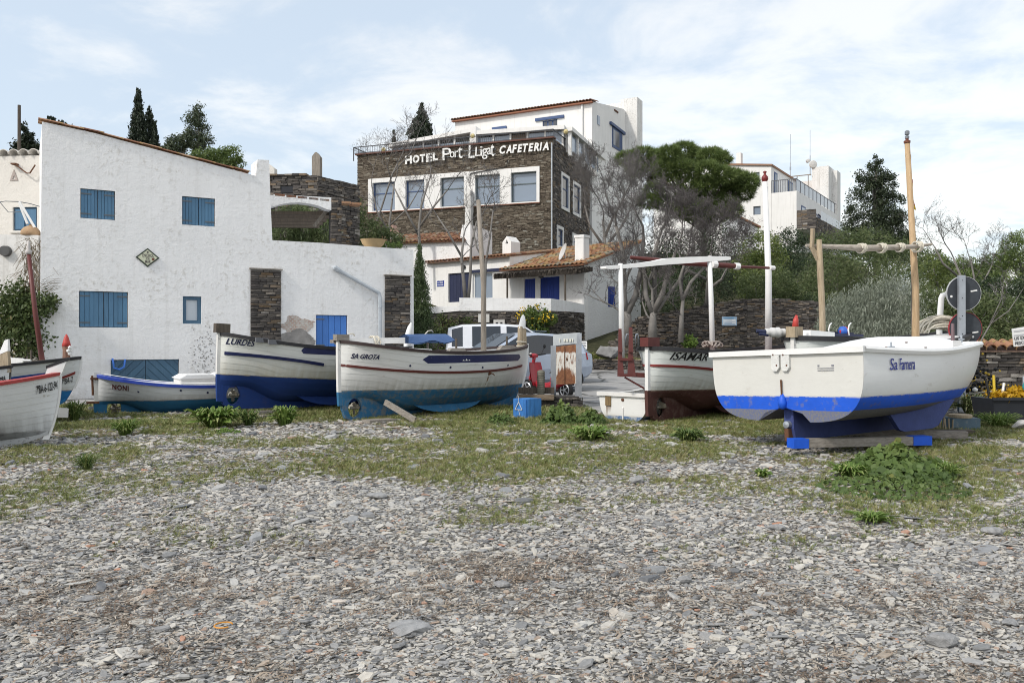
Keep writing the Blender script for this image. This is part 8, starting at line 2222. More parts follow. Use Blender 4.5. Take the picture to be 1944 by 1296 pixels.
# --- weeds on the beach
def weed(name, label, px, yb, w, h, n, leaf, ar, mat, seed, kind='tongue', cat='plant', deep=.8):
    D_ = 1.45 * FPX / (yb - CY)
    for _ in range(5): D_ = (EYE - gz(PX(px, D_), D_)) * FPX / (yb - CY)
    s_ = D_ / FPX; r = np.random.default_rng(seed)
    o = tag(new_empty(name, (PX(px, D_), D_, gz(PX(px, D_), D_))), label, cat)
    W_, H_ = w * s_ / 2, h * s_
    if kind == 'round':
        p = r.normal(0, 1, (n, 2)); p /= np.maximum(1, np.linalg.norm(p, axis=1, keepdims=True) / 1.9); p *= .5
        rr = np.clip(np.linalg.norm(p, axis=1), 0, 1); top = H_ * (1 - rr ** 1.7) * (.35 + 1.15 * fbm(p[:, 0] * 4.5 + seed * 3, p[:, 1] * 4.5, seed))
        z = top * r.uniform(.15, 1.1, n) ** .6
        c = np.stack([p[:, 0] * W_, p[:, 1] * W_ * deep, z + .01], 1)
        nr = unit(np.stack([p[:, 0] * .8, p[:, 1] * .8 - .35, np.ones(n) * .9], 1) + r.normal(0, .60, (n, 3)))
        a = unit(np.cross(nr, r.normal(0, 1, (n, 3)))); b_ = np.cross(nr, a); L_ = leaf * r.uniform(.35, 1.35, (n, 1)) * .5
        V = np.stack([c + (a * math.cos(t) * (1 if k else .35) + b_ * math.sin(t) * ar) * L_ + nr * L_ * (.16 * math.cos(2 * t)) for k, t in [(i, 2 * math.pi * i / 7) for i in range(7)]], 1)
        V = V.reshape(-1, 3); F = np.arange(len(V)).reshape(-1, 7)
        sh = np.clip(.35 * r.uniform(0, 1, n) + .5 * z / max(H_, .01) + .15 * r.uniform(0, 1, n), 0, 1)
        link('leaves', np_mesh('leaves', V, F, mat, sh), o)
        st = [((c[i, 0] * .6, c[i, 1] * .6, 0), tuple(c[i]), .006, .004) for i in range(0, n, 6)]
        link('stalks', segs_mesh(st, 3, mat, 'stalks', r), o)
    else:
        Vs, Fs, sh = [], [], []
        for k in range(n):
            a0 = r.uniform(0, 6.28); r0 = r.uniform(0, .35) * W_
            b0 = np.array([math.cos(a0) * r0, math.sin(a0) * r0, 0]); dr = np.array([math.cos(a0 + r.normal(0, .5)), math.sin(a0 + r.normal(0, .5)), 0])
            e = b0 + dr * W_ * r.uniform(.2, .75) + np.array([0, 0, H_ * r.uniform(.35, 1.0)])
            mid = (b0 + e) / 2 + np.array([0, 0, H_ * .22]); sd = np.array([-dr[1], dr[0], r.normal(0, .5)]) * leaf * ar * .5
            tip = e + dr * leaf * .4 - np.array([0, 0, leaf * r.uniform(.1, .5)])
            i0 = len(Vs) ; Vs += [b0 - sd * .15, b0 + sd * .15, mid + sd, mid - sd, tip, (e + sd * .8), (e - sd * .8)]
            Fs += [(i0, i0 + 1, i0 + 2, i0 + 3), (i0 + 3, i0 + 2, i0 + 5, i0 + 6), (i0 + 6, i0 + 5, i0 + 4, i0 + 4)]; q = r.uniform(); sh += [q, q, min(1, q + .2)]
        me = bpy.data.meshes.new('leaves'); me.from_pydata(Vs, [], [f if f[2] != f[3] else f[:3] for f in Fs]); me.materials.append(mat)
        at = me.attributes.new('rnd', 'FLOAT', 'FACE'); at.data.foreach_set('value', sh); me.update(); link('leaves', me, o)
    return o
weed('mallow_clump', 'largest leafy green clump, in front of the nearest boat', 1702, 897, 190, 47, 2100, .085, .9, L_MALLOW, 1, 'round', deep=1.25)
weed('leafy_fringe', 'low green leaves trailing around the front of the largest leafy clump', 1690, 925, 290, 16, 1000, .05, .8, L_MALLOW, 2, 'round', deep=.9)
weed('leafy_weed', 'lush bright green weed between the rowing boat and the deep blue boat', 410, 812, 98, 40, 300, .15, .36, L_WEED, 3)
weed('leafy_weed', 'feathery green weed in front of the rowing boat bottom', 238, 826, 64, 32, 260, .10, .16, L_WEED, 4)
weed('leafy_weed', 'bushy green weed under the bilge of the deep blue boat', 540, 808, 62, 38, 220, .10, .30, L_WEED, 5)
weed('leafy_weed', 'small green weed right beside the deep blue keel', 472, 808, 50, 32, 140, .09, .26, L_MALLOW, 6)
weed('leafy_weed', 'dark wiry weed standing alone on the shingle at the left', 164, 893, 52, 32, 260, .07, .10, L_MALLOW, 7)
weed('leafy_weed', 'bright sprawling leaves on the grass below the dinghy', 1122, 836, 92, 28, 240, .12, .30, L_WEED, 8)
weed('thistle', 'dark spiny rosette on the grass in front of the red-brown boat', 1306, 838, 66, 26, 200, .10, .22, L_MALLOW, 9)
weed('wall_leaves', 'round-leaved plants spilling down below the rusty board', 1066, 805, 84, 38, 900, .075, .95, L_MALLOW, 10, 'round')
weed('wall_leaves', 'low round-leaved plants between the rusty board and the dinghy', 1120, 805, 70, 26, 420, .07, .95, L_MALLOW, 11, 'round')
weed('leafy_weed', 'low weeds beside the left edge of the blue wooden cupboard', 950, 806, 66, 24, 300, .06, .95, L_MALLOW, 12, 'round')
weed('leafy_weed', 'yellow-green sprig on the dry grass left of the largest clump', 1447, 905, 30, 16, 60, .06, .5, L_WEED, 13)
weed('leafy_weed', 'low green mat on the shingle below the lush bright weed', 428, 822, 60, 9, 180, .04, .9, L_WEED, 14, 'round')
weed('leafy_weed', 'ragged weeds beside the left-hand house behind the blue-striped bow', 142, 800, 46, 40, 260, .07, .22, L_MALLOW, 15)
weed('leafy_weed', 'weeds growing along the right-hand stone wall by the black tub', 1845, 790, 60, 44, 260, .09, .25, L_OLEA, 16)
weed('leafy_weed', 'tall grassy weeds in front of the black tub', 1895, 812, 90, 30, 380, .09, .12, L_WEED, 17)
weed('leafy_weed', 'pale ragged weed at the left end of the largest leafy clump', 1612, 905, 70, 26, 150, .09, .28, L_WEED, 18)
weed('leafy_weed', 'grassy weed at the right end of the largest leafy clump', 1798, 905, 80, 30, 240, .09, .12, L_WEED, 19)
weed('leafy_weed', 'spreading light weed in the grass below the largest leafy clump', 1655, 990, 90, 20, 180, .07, .2, L_WEED, 20)
# ------------------------------------------------------------------ cars, scooter, board, signs, fishing gear
def car(name, label, loc, rz, L, Wd, paintm, secs, glass_x, wheel_x, wr=.31, rear_light=True):
    """secs: (x, low, belt, roof, half-width, roof half-width); x from the tail to the nose."""
    o = tag(new_empty(name, loc, R(rz)), label, 'car')
    def ring(s):
        x, lo, be, ro, hw, rw = s
        half = [(0, lo), (hw * .80, lo), (hw * .97, lo + .10), (hw, (lo + be) * .5), (hw * .975, be), (hw * .95, be + .02), (rw, ro - .07), (rw * .90, ro - .02), (rw * .5, ro), (0, ro + .012)]
        return [Vector((x, y, z)) for y, z in half] + [Vector((x, -y, z)) for y, z in half[-2:0:-1]]
    X = [s[0] for s in secs]; dense = []
    for i in range(len(secs) - 1):
        for k in range(4):
            t_ = k / 4; dense.append(tuple(a + (b_ - a) * t_ for a, b_ in zip(secs[i], secs[i + 1])))
    dense.append(secs[-1]); rows = [ring(s) for s in dense]; n = len(rows[0])
    mb, gl = MB(), MB()
    for i in range(len(rows) - 1):
        for k in range(n):
            k2 = (k + 1) % n; q = [rows[i][k], rows[i][k2], rows[i + 1][k2], rows[i + 1][k]]
            xm = (dense[i][0] + dense[i + 1][0]) / 2; side = k in (5, n - 6); screen = k in (5, 6, 7, 8, n - 6, n - 7, n - 8, n - 9)
            mb.add(q, [(0, 1, 2, 3)])
            inw = any(a < xm < b_ for a, b_ in glass_x)
            if side and inw and dense[i][3] - dense[i][2] > .22:
                c = (q[0] + q[1] + q[2] + q[3]) / 4; out = Vector((0, .006 if c.y > 0 else -.006, .001))
                gl.add([p.lerp(c, .0) + out for p in q], [(0, 1, 2, 3)])
    mb.add(rows[0], [tuple(range(n))]); mb.add(rows[-1], [tuple(range(n))[::-1]])
    mb.build('body', paintm, o, smooth=False, angle=32); gl.build('side_window', GLASS_CAR, o, smooth=True)
    # windscreen and rear window: panes set on the slopes
    def pane(nm, x0, x1):
        a = [s for s in dense if abs(s[0] - x0) == min(abs(q[0] - x0) for q in dense)][0]; b_ = [s for s in dense if abs(s[0] - x1) == min(abs(q[0] - x1) for q in dense)][0]
        g = MB(); up_ = Vector((0, 0, .02))
        g.grid([[Vector((s[0], k * s[5] * .86, s[3] + .012 * (1 - abs(k)))) + up_ for k in np.linspace(-1, 1, 7)] for s in (a, b_)]); g.build(nm, GLASS_CAR, o)
    return o, pane
def wheel(o, x, y, r_, w=.19, spokes=8):
    t_ = MB().lathe([(r_ * .62, -w / 2), (r_ * .92, -w / 2), (r_, -w * .3), (r_, w * .3), (r_ * .92, w / 2), (r_ * .62, w / 2)], 20, (x, y, r_), 'y').build('wheel', BLACK, o, angle=40)
    rm = MB()
    for sgn in (-1, 1):
        yy = y + sgn * w * .46
        for k in range(spokes):
            a = 2 * math.pi * k / spokes; d = Vector((math.cos(a), 0, math.sin(a))); c = Vector((x, yy, r_))
            rm.bar(c + d * r_ * .08, c + d * r_ * .62, r_ * .11, .02)
        rm.lathe([(0, -.012), (r_ * .16, -.01), (r_ * .16, .012), (0, .014)], 10, (x, yy, r_), 'y')
        rm.tube([(x + math.cos(t) * r_ * .62, yy, r_ + math.sin(t) * r_ * .62) for t in np.linspace(0, 2 * math.pi, 21)], .016, 5)
    rm.build('rim', paint('alloy_rim', (.55, .57, .60), .3, metal=.6), t_, angle=30)
SILV = paint('silver_car_paint', (.42, .48, .58), .25, metal=.25, var=.03, bump=0)
WCAR = paint('white_car_paint', (.66, .68, .72), .3, var=.03, bump=0)
BCAR = paint('pale_blue_car_paint', (.30, .44, .60), .3, metal=.2, var=.03, bump=0)
hatch = [(0, .46, .84, .88, .70, .60), (.10, .36, .92, 1.02, .80, .62), (.34, .27, .96, 1.36, .86, .60), (.9, .24, .95, 1.46, .88, .60), (1.7, .22, .93, 1.50, .89, .60), (2.3, .22, .91, 1.45, .89, .59), (2.9, .22, .90, 1.14, .88, .60), (3.2, .23, .88, .96, .86, .62), (3.8, .26, .78, .85, .82, .62), (4.15, .40, .60, .66, .64, .5)]
# the silver hatchback: tail at the right, nose to the left and nearer
tail = Vector((PX(1116, 22.8), 22.8)); ang = 180 + 33
o, pane = car('hatchback', 'silver hatchback parked behind the rusty board', (tail.x - .35, tail.y - .5, gz(2, 22.5) + .02), ang, 4.15, 1.78, SILV, hatch, [(.50, 1.02), (1.10, 1.78), (1.88, 2.75)], ())
pane('rear_window', .14, .34); pane('windscreen', 2.35, 3.1)
for x_ in (.72, 3.35):
    for y_ in (-.76, .76): wheel(o, x_, y_, .31)
for sgn in (-1, 1): MB().hexa([(.02, sgn * .55, .80), (.30, sgn * .84, .80), (.30, sgn * .87, .80), (.0, sgn * .62, .80), (.06, sgn * .56, .96), (.34, sgn * .83, .98), (.34, sgn * .86, .98), (.04, sgn * .62, .96)]).build('tail_light', paint('red_lens', (.42, .015, .015), .2), o)
van = [(0, .5, .95, 1.0, .78, .66), (.08, .38, 1.05, 1.62, .86, .66), (.5, .3, 1.06, 1.72, .9, .66), (1.6, .28, 1.05, 1.74, .91, .66), (2.3, .28, 1.03, 1.70, .91, .65), (3.15, .28, 1.0, 1.12, .9, .68), (3.8, .3, .95, 1.02, .86, .66), (4.2, .42, .75, .82, .7, .55)]
o, pane = car('white_van', 'white car with a steep tail parked behind the brown-striped boat', (PX(846, 24.6), 24.6, gz(-1, 24.6) + .02), 4, 4.2, 1.8, WCAR, van, [(.18, .62), (.78, 1.6), (1.72, 2.75)], ())
pane('windscreen', 2.3, 3.05); pane('rear_window', .03, .10)
for x_ in (.75, 3.4):
    for y_ in (-.78, .78): wheel(o, x_, y_, .32)
o, pane = car('parked_car', 'pale blue car of which only the roof shows above the bow', (PX(1078, 27), 27, gz(0, 27) + .02), 178, 4.15, 1.78, BCAR, [(a, b_ * .9, c * .9, d * .9, e, f) for a, b_, c, d, e, f in hatch], [(.50, 1.02), (1.10, 1.78), (1.88, 2.75)], ())
pane('windscreen', 2.35, 3.1)
for sgn in (-1, 1): MB().tube([(.7, sgn * .52, 1.50), (2.1, sgn * .52, 1.54)], .018, 6).build('roof_rail', DARKSTEEL, o)
for x_ in (.72, 3.35):
    for y_ in (-.76, .76): wheel(o, x_, y_, .31)

# red scooter: nose to the left, away
SR = paint('red_scooter_paint', (.36, .03, .042), .3, bump=0, var=.05)
sc = tag(new_empty('scooter', (PX(1068, 18.9), 18.9, gz(1.2, 18.9) + .02), R(180 - 46)), 'red scooter parked behind the ribbed bollard', 'scooter')
MB().tube([(-.12, 0, .42), (.15, 0, .36), (.35, 0, .26), (.62, 0, .24), (.80, 0, .34)], [.10, .15, .13, .11, .09], 8).build('frame', SR, sc, smooth=True)
MB().grid([[Vector((.80 + .10 * t_ + .05 * (1 - abs(k)), k * (.17 + .04 * math.sin(t_ * 3)), .28 + .55 * t_)) for k in np.linspace(-1, 1, 7)] for t_ in np.linspace(0, 1, 6)]).grid([[Vector((.77 + .10 * t_ + .05 * (1 - abs(k)), k * (.17 + .04 * math.sin(t_ * 3)), .28 + .55 * t_)) for k in np.linspace(-1, 1, 7)] for t_ in np.linspace(0, 1, 6)]).build('leg_shield', SR, sc, smooth=True)
MB().hexa([(-.30, -.13, .42), (.28, -.13, .42), (.28, .13, .42), (-.30, .13, .42), (-.26, -.10, .60), (.25, -.11, .58), (.25, .11, .58), (-.26, .10, .60)]).build('rear_cowl', SR, sc)
MB().hexa([(-.36, -.13, .60), (.30, -.13, .58), (.30, .13, .58), (-.36, .13, .60), (-.33, -.10, .68), (.26, -.10, .66), (.26, .10, .66), (-.33, .10, .68)]).build('saddle', BLACK, sc)
MB().tube([(1.12, 0, .22), (1.02, 0, .50), (.93, 0, .86), (.90, 0, .96)], [.03, .035, .04, .045], 8).build('fork', SR, sc, smooth=True)
hb_ = MB().lathe([(.0, -.12), (.045, -.10), (.06, 0), (.045, .10), (0, .12)], 12, (.92, 0, .98), 'y').build('headset', SR, sc, smooth=True)
MB().tube([(.86, -.33, 1.02), (.90, -.14, 1.0), (.90, .14, 1.0), (.86, .33, 1.02)], .02, 6).build('handlebar', BLACK, sc)
MB().lathe([(0, -.02), (.055, -.01), (.06, .03)], 12, (1.0, 0, .99), 'x').build('headlight', paint('lens', (.5, .5, .48), .1), sc)
for s_ in (-1, 1):
    MB().tube([(.88, s_ * .2, 1.0), (.85, s_ * .27, 1.17)], .008, 5).lathe([(0, -.01), (.05, 0), (0, .012)], 10, (.85, s_ * .29, 1.2), 'x').build('mirror', BLACK, sc)
rows = [[Vector((1.12 + .25 * math.cos(a), k * .06, .22 + .25 * math.sin(a))) for k in np.linspace(-1, 1, 4)] for a in np.linspace(.1, 2.7, 10)]
MB().grid(rows).build('mudguard', SR, sc, smooth=True)
for x_ in (1.12, -.10): wheel(sc, x_, 0, .21, .09, 5)
MB().tube([(.1, -.12, .16), (-.3, -.13, .22)], [.04, .05], 8).build('exhaust', STEEL, sc)

# ribbed bollard
bo = tag(new_empty('bollard', (PX(1027, 17.35), 17.35, .42)), 'short ribbed grey bollard in front of the red scooter', 'bollard')
prof = [(.075, -.25), (.075, .10)]
for k in range(9): z = .12 + k * .048; prof += [(.075, z), (.082, z + .008), (.082, z + .034), (.075, z + .042)]
prof += [(.07, .57), (.0, .585)]
MB().lathe(prof, 18).build('post', paint('bollard_grey', (.17, .165, .135), .8, wear=(.27, .26, .22), wear_amt=.5), bo, angle=40)
# low stone edge of the lane: single stones
kw_ = tag(new_empty('kerb_wall', (PX(985, 17.1), 17.1, 0)), 'low crumbling kerb of flat stones below the rusty board', 'wall')
Lk = PX(1107, 17.1) - PX(985, 17.1)
MB().box(0.02, Lk - .08, .03, .5, .0, .46).build('core', MORTAR_D, kw_)
stone_objs(kw_, 0, Lk * .55, .10, .50, .03, (.05, .09), (.12, .34), .22, .09, 91)
stone_objs(kw_, Lk * .55, Lk, .05, .44, .03, (.05, .08), (.10, .30), .22, .09, 92)
tm_ = timber('kerb_timber', 'dark weathered sleeper lying behind the kerb below the scooter', P(984, 741, 17.5), P(1052, 741, 17.5), .14, .13, WOOD_DARK)
timber('kerb_timber', 'paler cracked sleeper on top of the kerb stones', P(984, 753, 17.1), P(1052, 754, 17.0), .16, .10, m_wood('cracked_brown_timber', (.09, .065, .045), (.26, .20, .14), stretch=(1, 12, 12)))

# rusty information board on two steel posts
DBl, DBr = 17.75, 17.15
o = tag(new_empty('information_board', P(1075, 755, 17.45)), 'rusted information board between two grey steel posts', 'sign')
bl_ = lambda px, py, dd=0: P(px, py, DBl + (px - 1051) / 47.0 * (DBr - DBl) + dd) - o.location
def slab(mb, c4, th):
    n_ = Vector((.55, -.83, 0)) * th
    return mb.hexa([c4[0] + n_, c4[1] + n_, c4[1] - n_, c4[0] - n_, c4[3] + n_, c4[2] + n_, c4[2] - n_, c4[3] - n_])
for xl, xr, yt, yb in ((1047.5, 1053.5, 656, 758), (1093.5, 1102, 632, 764)):
    slab(MB(), [bl_(xl, yb), bl_(xr, yb), bl_(xr, yt), bl_(xl, yt)], .04).build('post', STEEL, o)
slab(MB(), [bl_(1051, 656), bl_(1096, 651.5), bl_(1100, 631), bl_(1051, 635)], .02).build('header_plate', paint('chalky_steel_plate', (.42, .45, .47), .6, wear=(.55, .55, .50), wear_amt=.52, scale=8), o)
t = NT('rusted_enamel'); n = t.noise(4.0, 8, .68, stretch=(1.8, 1.8, .7)); x, y, z = t.xyz()
cen = t.math('MAXIMUM', 0, t.math('MULTIPLY_ADD', t.math('ABSOLUTE', t.math('ADD', x, .01)), -4.6, 1.0))
low = t.ramp(z, [(.44, 1), (.66, 0)]); top_ = t.ramp(z, [(.94, 0), (1.0, 1)])
zz_ = t.math('ADD', t.math('MULTIPLY_ADD', t.math('MULTIPLY', low, cen), .55, n), t.math('MULTIPLY_ADD', top_, .22, -.06))
k = t.mix(t.ramp(zz_, [(.44, 0), (.56, 1)]), (.62, .61, .57), t.ramp(t.noise(9, 6, .7), [(.3, (.30, .14, .06)), (.55, (.17, .07, .035)), (.75, (.11, .045, .028))]))
t.col(k); t.rough(.8); t.bump(n, .3, .02)
pn = slab(MB(), [bl_(1054.5, 730), bl_(1093, 728), bl_(1092.5, 654), bl_(1054.5, 658)], .012).build('panel', t.mat, o)
slab(MB(), [bl_(1071.3, 728, -.03), bl_(1072, 728, -.03), bl_(1072, 657, -.03), bl_(1071.3, 657, -.03)], .006).build('panel_seam', IRON, pn)
slab(MB(), [bl_(1075, 684, -.03), bl_(1077, 684, -.03), bl_(1077, 679, -.03), bl_(1075, 679, -.03)], .006).build('rust_hole', IRON, pn)
# pale scratched remains of lettering on the header
mb = MB()
for (a_, b_) in ((1062, 1063.5), (1070, 1073), (1075, 1078), (1081, 1084), (1086, 1087.5)): slab(mb, [bl_(a_, 649 - (a_ > 1065) * 1, -.035), bl_(b_, 649, -.035), bl_(b_, 643, -.035), bl_(a_, 642, -.035)], .004)
mb.build('scratched_marks', paint('pale_scratches', (.62, .62, .55), .8), o)['kind'] = 'stuff'
# small sign on a post behind it
o = tag(new_empty('small_sign', P(1108, 705, 25)), 'small white sign on a grey post behind the rusted board', 'sign')
MB().tube([(0, 0, -.3), (0, 0, .7)], .045, 8).build('post', STEEL, o)
MB().box(-.12, .10, -.05, -.03, .68, .92).build('plate', WHITE, o)
mb = MB()
for k in range(4): mb.box(-.09, .05 + (k % 2) * .02, -.056, -.049, .72 + k * .045, .735 + k * .045)
mb.build('printed_lines', DARKSTEEL, o)

# blue wooden cupboard
DB = 15.25; cz = gz(PX(1000, DB), DB) - .02; hB = EYE + (CY - 757) / FPX * DB - cz
o = tag(new_empty('cupboard', (PX(1000, DB), DB, cz), R(0)), 'low weathered bright blue wooden cupboard beside the kerb', 'cupboard')
DC = paint('worn_cupboard_blue', (.050, .20, .50), .75, wear=(.18, .30, .46), wear_amt=.50, scale=5, stretch=(4, 4, .6), var=.2, bump=.3)
DC2 = paint('cupboard_door_blue', (.035, .165, .46), .7, wear=(.16, .27, .44), wear_amt=.52, scale=6, stretch=(4, 4, .6), var=.25, bump=.3)
l_, rr_ = Vector((-.245, .16, 0)), Vector((.27, .17, 0)); up_ = Vector((0, 0, hB)); bk_ = l_ + rr_
MB().hexa([Vector((0, 0, 0)), rr_, bk_, l_, up_, rr_ + up_, bk_ + up_, l_ + up_]).build('carcass', DC, o)
nl = Vector((-.55, -.84, 0)) * .018
dd_ = [l_ * .98 + nl, l_ * .03 + nl, l_ * .03 + nl + up_ * .97, l_ * .98 + nl + up_ * .97]
MB().hexa([dd_[0], dd_[1], dd_[1] - nl, dd_[0] - nl, dd_[3], dd_[2], dd_[2] - nl, dd_[3] - nl]).build('door', DC2, o)
tri = MB(); cc_ = l_ * .55 + nl * 1.5 + up_ * .60
t0, t1, t2 = cc_ + Vector((0, 0, .10)), cc_ + l_ * .26 - Vector((0, 0, .04)), cc_ - l_ * .26 - Vector((0, 0, .04))
for a_, b_ in ((t0, t1), (t1, t2), (t2, t0)): tri.bar(a_, b_, .012, .012)
tri.bar(t0 + Vector((0, 0, .12)), t0 - Vector((0, 0, .02)), .008, .01).bar(cc_ - Vector((0, 0, .05)), cc_ - l_ * .22 - Vector((0, 0, .26)), .008, .01)
tri.build('painted_triangle', paint('pale_chalk', (.55, .58, .60), .8), o)
ft = rr_ * .04 + Vector((.015, -.025, 0)); fr2 = rr_ * .97 + Vector((.015, -.025, 0))
for k in range(2):
    a_ = ft.lerp(fr2, k / 2 + .01); b_ = ft.lerp(fr2, (k + 1) / 2 - .01); n_ = Vector((-.012, .022, 0))
    MB().hexa([a_, b_, b_ + n_, a_ + n_, a_ + up_, b_ + up_, b_ + n_ + up_, a_ + n_ + up_]).build('plank', DC, o)

# two round road signs, seen from behind, on one channel post
DS = 16.3
for i, (px, py, rpx, rim, lab, dd) in enumerate(((1829, 557, 33, (.42, .43, .44), 'dark grey back of the upper round road sign', 0), (1832, 624, 32, (.30, .04, .05), 'dark grey back of the lower round road sign with red edge', .1))):
    c = P(px, py, DS + .06 + dd); o = tag(new_empty('road_sign', c), lab, 'road sign'); r_ = rpx / FPX * DS
    MB().lathe([(0, -.012), (r_ * .985, -.012), (r_ * .985, .006), (0, .006)], 36, (0, 0, 0), 'y').build('disc', paint('sign_back_grey', (.045, .052, .062), .55, var=.2), o, angle=30)
    MB().lathe([(r_ * .97, -.022), (r_, -.022), (r_ * 1.01, .01), (r_ * .97, .01)], 36, (0, 0, 0), 'y', cap=False).build('rim', paint('sign_rim_%d' % i, rim, .5), o, angle=30)
    MB().bar((.05 + r_ * .25, -.016, r_ * .12 - i * .12), (.05 + r_ * .62, -.016, r_ * .18 - i * .12), .006, .028).lathe([(0, -.006), (.024, -.004), (.024, .004)], 10, ((-r_ * .72, -.014, -.06) if i == 0 else (r_ * .45, -.014, -.16)), 'y').build('sticker', WHITE, o)
o = tag(new_empty('sign_post', (PX(1823, DS), DS - .03, gz(PX(1823, DS), DS))), 'galvanised steel channel post carrying the two round road signs', 'post')
pz = P(1823, 523, DS).z - o.location.z
MB().box(-.062, .062, -.05, -.035, -.2, pz).box(-.062, -.05, -.035, .02, -.2, pz).box(.05, .062, -.035, .02, -.2, pz).build('channel', STEEL, o)
mb = MB()
for k in range(8): mb.lathe([(0, -.004), (.009, -.003), (.009, .003)], 8, (0, -.052, pz - .1 - k * .35), 'y')
mb.build('bolt_holes', BLACK, o)['kind'] = 'stuff'

# stone wall with a tiled cap at the right edge
rwf = Fr.at(1850, 19.2, -8)
o = tag(rwf.empty('tile_capped_wall'), 'dark stone wall with a cap of clay barrel tiles at the right edge', 'wall')
zt = rwf.z(1900, 668); Lw = rwf.u(1944) + 1.6
MB().box(0, Lw, .04, .6, -.1, zt - .02).build('core', MORTAR_D, o)
stone_objs(o, 0, Lw, .1, zt, .04, (.06, .10), (.20, .55), .2, .07, 95, 290)
for k in range(int(Lw / .215)):
    link('tile', TILE_MESH, o, (.1 + k * .215, -.13, zt + .03), (0, R(-24), R(90)), (1.05, .95, 1.1)).rotation_euler = (0, R(-20), R(90))
MB().hexa([(0, -.06, zt), (Lw, -.06, zt), (Lw, .6, zt), (0, .6, zt), (0, -.06, zt + .03), (Lw, -.06, zt + .03), (Lw, .6, zt + .2), (0, .6, zt + .2)]).build('mortar_bed', paint('pink_mortar', (.30, .20, .16), .95), o)
# white notice at the edge of the picture
DN = 14.3
o = tag(new_empty('notice_sign', P(1950, 640, DN)), 'tilted white notice cut off by the right edge', 'sign')
q = lambda px, py, dd=0: P(px, py, DN + dd) - o.location
slab2 = [q(1925, 658), q(1990, 650), q(1985, 614), q(1921, 624)]
n_ = Vector((0, -.012, 0)); MB().hexa([slab2[0] + n_, slab2[1] + n_, slab2[1] - n_, slab2[0] - n_, slab2[3] + n_, slab2[2] + n_, slab2[2] - n_, slab2[3] - n_]).build('plate', WHITE, o)
mb = MB()
for txt, x0, y0, wd, ht in (('US EXC', 1925.5, 645.5, .24, .052), ('PESCA', 1927, 654.5, .20, .052)):
    p0 = q(x0, y0, -.02); dx_ = (q(x0 + 20, y0 - 2.5, -.02) - p0).normalized(); put_text(mb, txt, lambda x, z, o_: p0 + dx_ * x + Vector((0, -o_, z)), wd, ht, 0, .01, .004)
mb.build('lettering', paint('notice_print', (.07, .07, .08), .6), o)
mb = MB()
for y0 in (629, 637): p0 = q(1924.5, y0, -.015); mb.bar(p0, p0 + Vector((.3, 0, .035)), .004, .03)
mb.build('faded_lines', paint('faded_print', (.52, .52, .54), .7), o)
MB().tube([q(1952, 612), q(1955, 700), q(1956, 800)], .02, 6).build('post', STEEL, o)

# fishing gear: tub of yellow net, heap of floats, trestle bits
DT = 14.6; zg = gz(PX(1905, DT), DT)
o = tag(new_empty('fishing_tub', (PX(1912, DT), DT, zg)), 'long black tub filled with yellow netting at the right edge', 'tub')
hT = P(1900, 755, DT).z - zg; w0 = .42
MB().hexa([(-w0 + .05, -.25, 0), (w0 + .1, -.25, 0), (w0 + .1, .35, 0), (-w0 + .05, .35, 0), (-w0, -.30, hT), (w0 + .15, -.30, hT), (w0 + .15, .40, hT), (-w0, .40, hT)]).bar((-w0 - .02, -.31, hT), (w0 + .17, -.31, hT), .04, .05).build('tub', paint('black_tub', (.022, .025, .032), .6), o)
r = np.random.default_rng(3); V, F, sh = leaf_cloud(r, [((-.05, 0, hT + .03), (.30, .25, .08)), ((.22, .05, hT + .05), (.28, .25, .10))], 700, .12, .05, clump=10)
link('yellow_net', np_mesh('yellow_net', V, F, m_leaf('yellow_netting', [(0, (.42, .24, .01)), (1, (.62, .38, .02))]), sh), o)
for k, (x0, lean, ht, mt) in enumerate(((-.30, -.1, .34, BLACK), (-.22, .02, .40, paint('yellow_rod', (.60, .42, .03), .5)), (-.1, .15, .26, WHITE), (.05, -.18, .22, BLACK), (.30, .05, .38, STEEL))): MB().tube([(x0, 0, hT - .05), (x0 + lean * .5, .05, hT + ht)], .022, 6).build('rod', mt, o)
MB().lathe([(0, -.13), (.09, -.09), (.12, 0), (.09, .09), (0, .13)], 14, (.34, -.1, hT + .2)).build('teal_float', paint('teal_float', (.05, .36, .42), .4), o, smooth=True)
tag(link('white_stone', rock_mesh(31, 'white_stone', 3, .3, .55), None, (PX(1938, 13.4), 13.4, gz(PX(1938, 13.4), 13.4) + .09), (0, 0, .3), (.34, .3, .34)), 'large whitish stone in the grass at the right edge', 'rock').data.materials[0] = paint('whitish_rock', (.50, .48, .46), .9, wear=(.3, .29, .28), scale=5, bump=.8)
o = tag(new_empty('float_heap', (PX(1868, 17.2), 17.2, gz(PX(1868, 17.2), 17.2))), 'heap of black and yellow net floats against the tile-capped wall', 'fishing floats')
r = np.random.default_rng(7); fy, fb = MB(), MB()
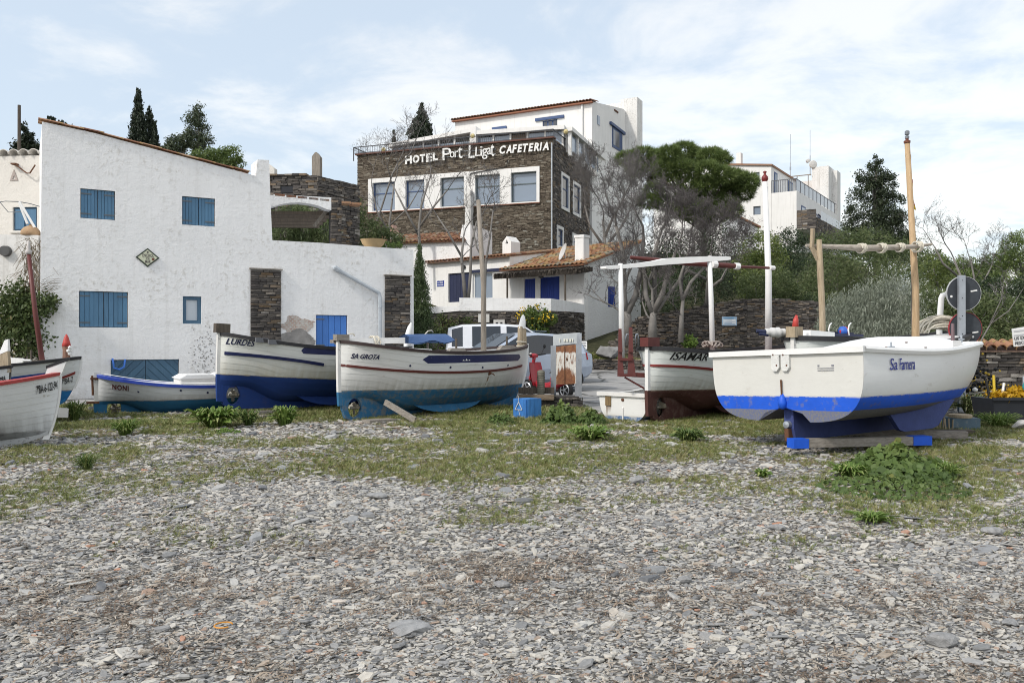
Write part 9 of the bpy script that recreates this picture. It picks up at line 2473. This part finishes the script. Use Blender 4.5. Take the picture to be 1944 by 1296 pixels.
for k in range(230):
    x_ = r.normal(0, .26); z_ = abs(r.normal(0, .30)) * max(0, 1 - abs(x_) * .9) + .40 * max(0, 1 - abs(x_ + .05) * 1.2) * r.uniform(0, 1.3); y_ = r.uniform(-.2, .35)
    s_ = r.uniform(.018, .030) if k % 5 < 2 else r.uniform(.024, .045)
    (fy if k % 5 < 2 else fb).lathe([(.001, -s_), (s_ * .8, -s_ * .55), (s_, 0), (s_ * .8, s_ * .55), (.001, s_)], 7, (x_, y_, z_ + s_))
fy.build('yellow_floats', paint('yellow_float', (.62, .42, .05), .6), o)['kind'] = 'stuff'; fb.build('black_floats', BLACK, o)['kind'] = 'stuff'
MB().tube([P(1832, 748, 17.0) - o.location, P(1870, 744, 16.6) - o.location, P(1925, 738, 16.0) - o.location], .018, 6).tube([P(1851, 745, 16.9) - o.location, P(1849, 760, 16.9) - o.location], .018, 6).build('white_rope', ROPE, o)
MB().lathe([(0, -.05), (.05, -.03), (.055, .01), (0, .05)], 10, P(1851, 739, 16.8) - o.location).build('white_float', WHITE, o, smooth=True)
o = tag(new_empty('cable_drum', (PX(1823, 13.3), 13.3, gz(PX(1823, 13.3), 13.3))), 'flat round timber lid on a blue-grey crate beside the bow', 'drum')
zd = P(1823, 786, 13.3).z - o.location.z
MB().lathe([(0, zd - .05), (.17, zd - .05), (.175, zd - .02), (.17, zd), (0, zd)], 22).build('lid', WOOD_POST, o, angle=40)
MB().box(-.20, .24, -.15, .18, .0, zd - .055).build('crate', paint('bluegrey_crate', (.10, .15, .19), .8, wear=(.2, .22, .22)), o)
o = tag(new_empty('stake_bundle', (PX(1790, 13.0), 13.0, gz(PX(1790, 13.0), 13.0))), 'row of short pale stakes behind the bow of the nearest boat', 'stakes')
for k in range(7): MB().tube([(-.15 + k * .05, 0, -.02), (-.15 + k * .05 + random.gauss(0, .015), random.gauss(0, .02), .17 + random.uniform(-.03, .05))], .011, 6).build('stake', WOOD_POST, o)
tag(MB().box(-.45, .35, -.10, .10, -.02, .07).build('dark_beam', WOOD_DARK, loc=(PX(1800, 12.4), 12.4, gz(PX(1800, 12.4), 12.4))), 'dark beam on the grass in the shade of the nearest boat', 'timber')
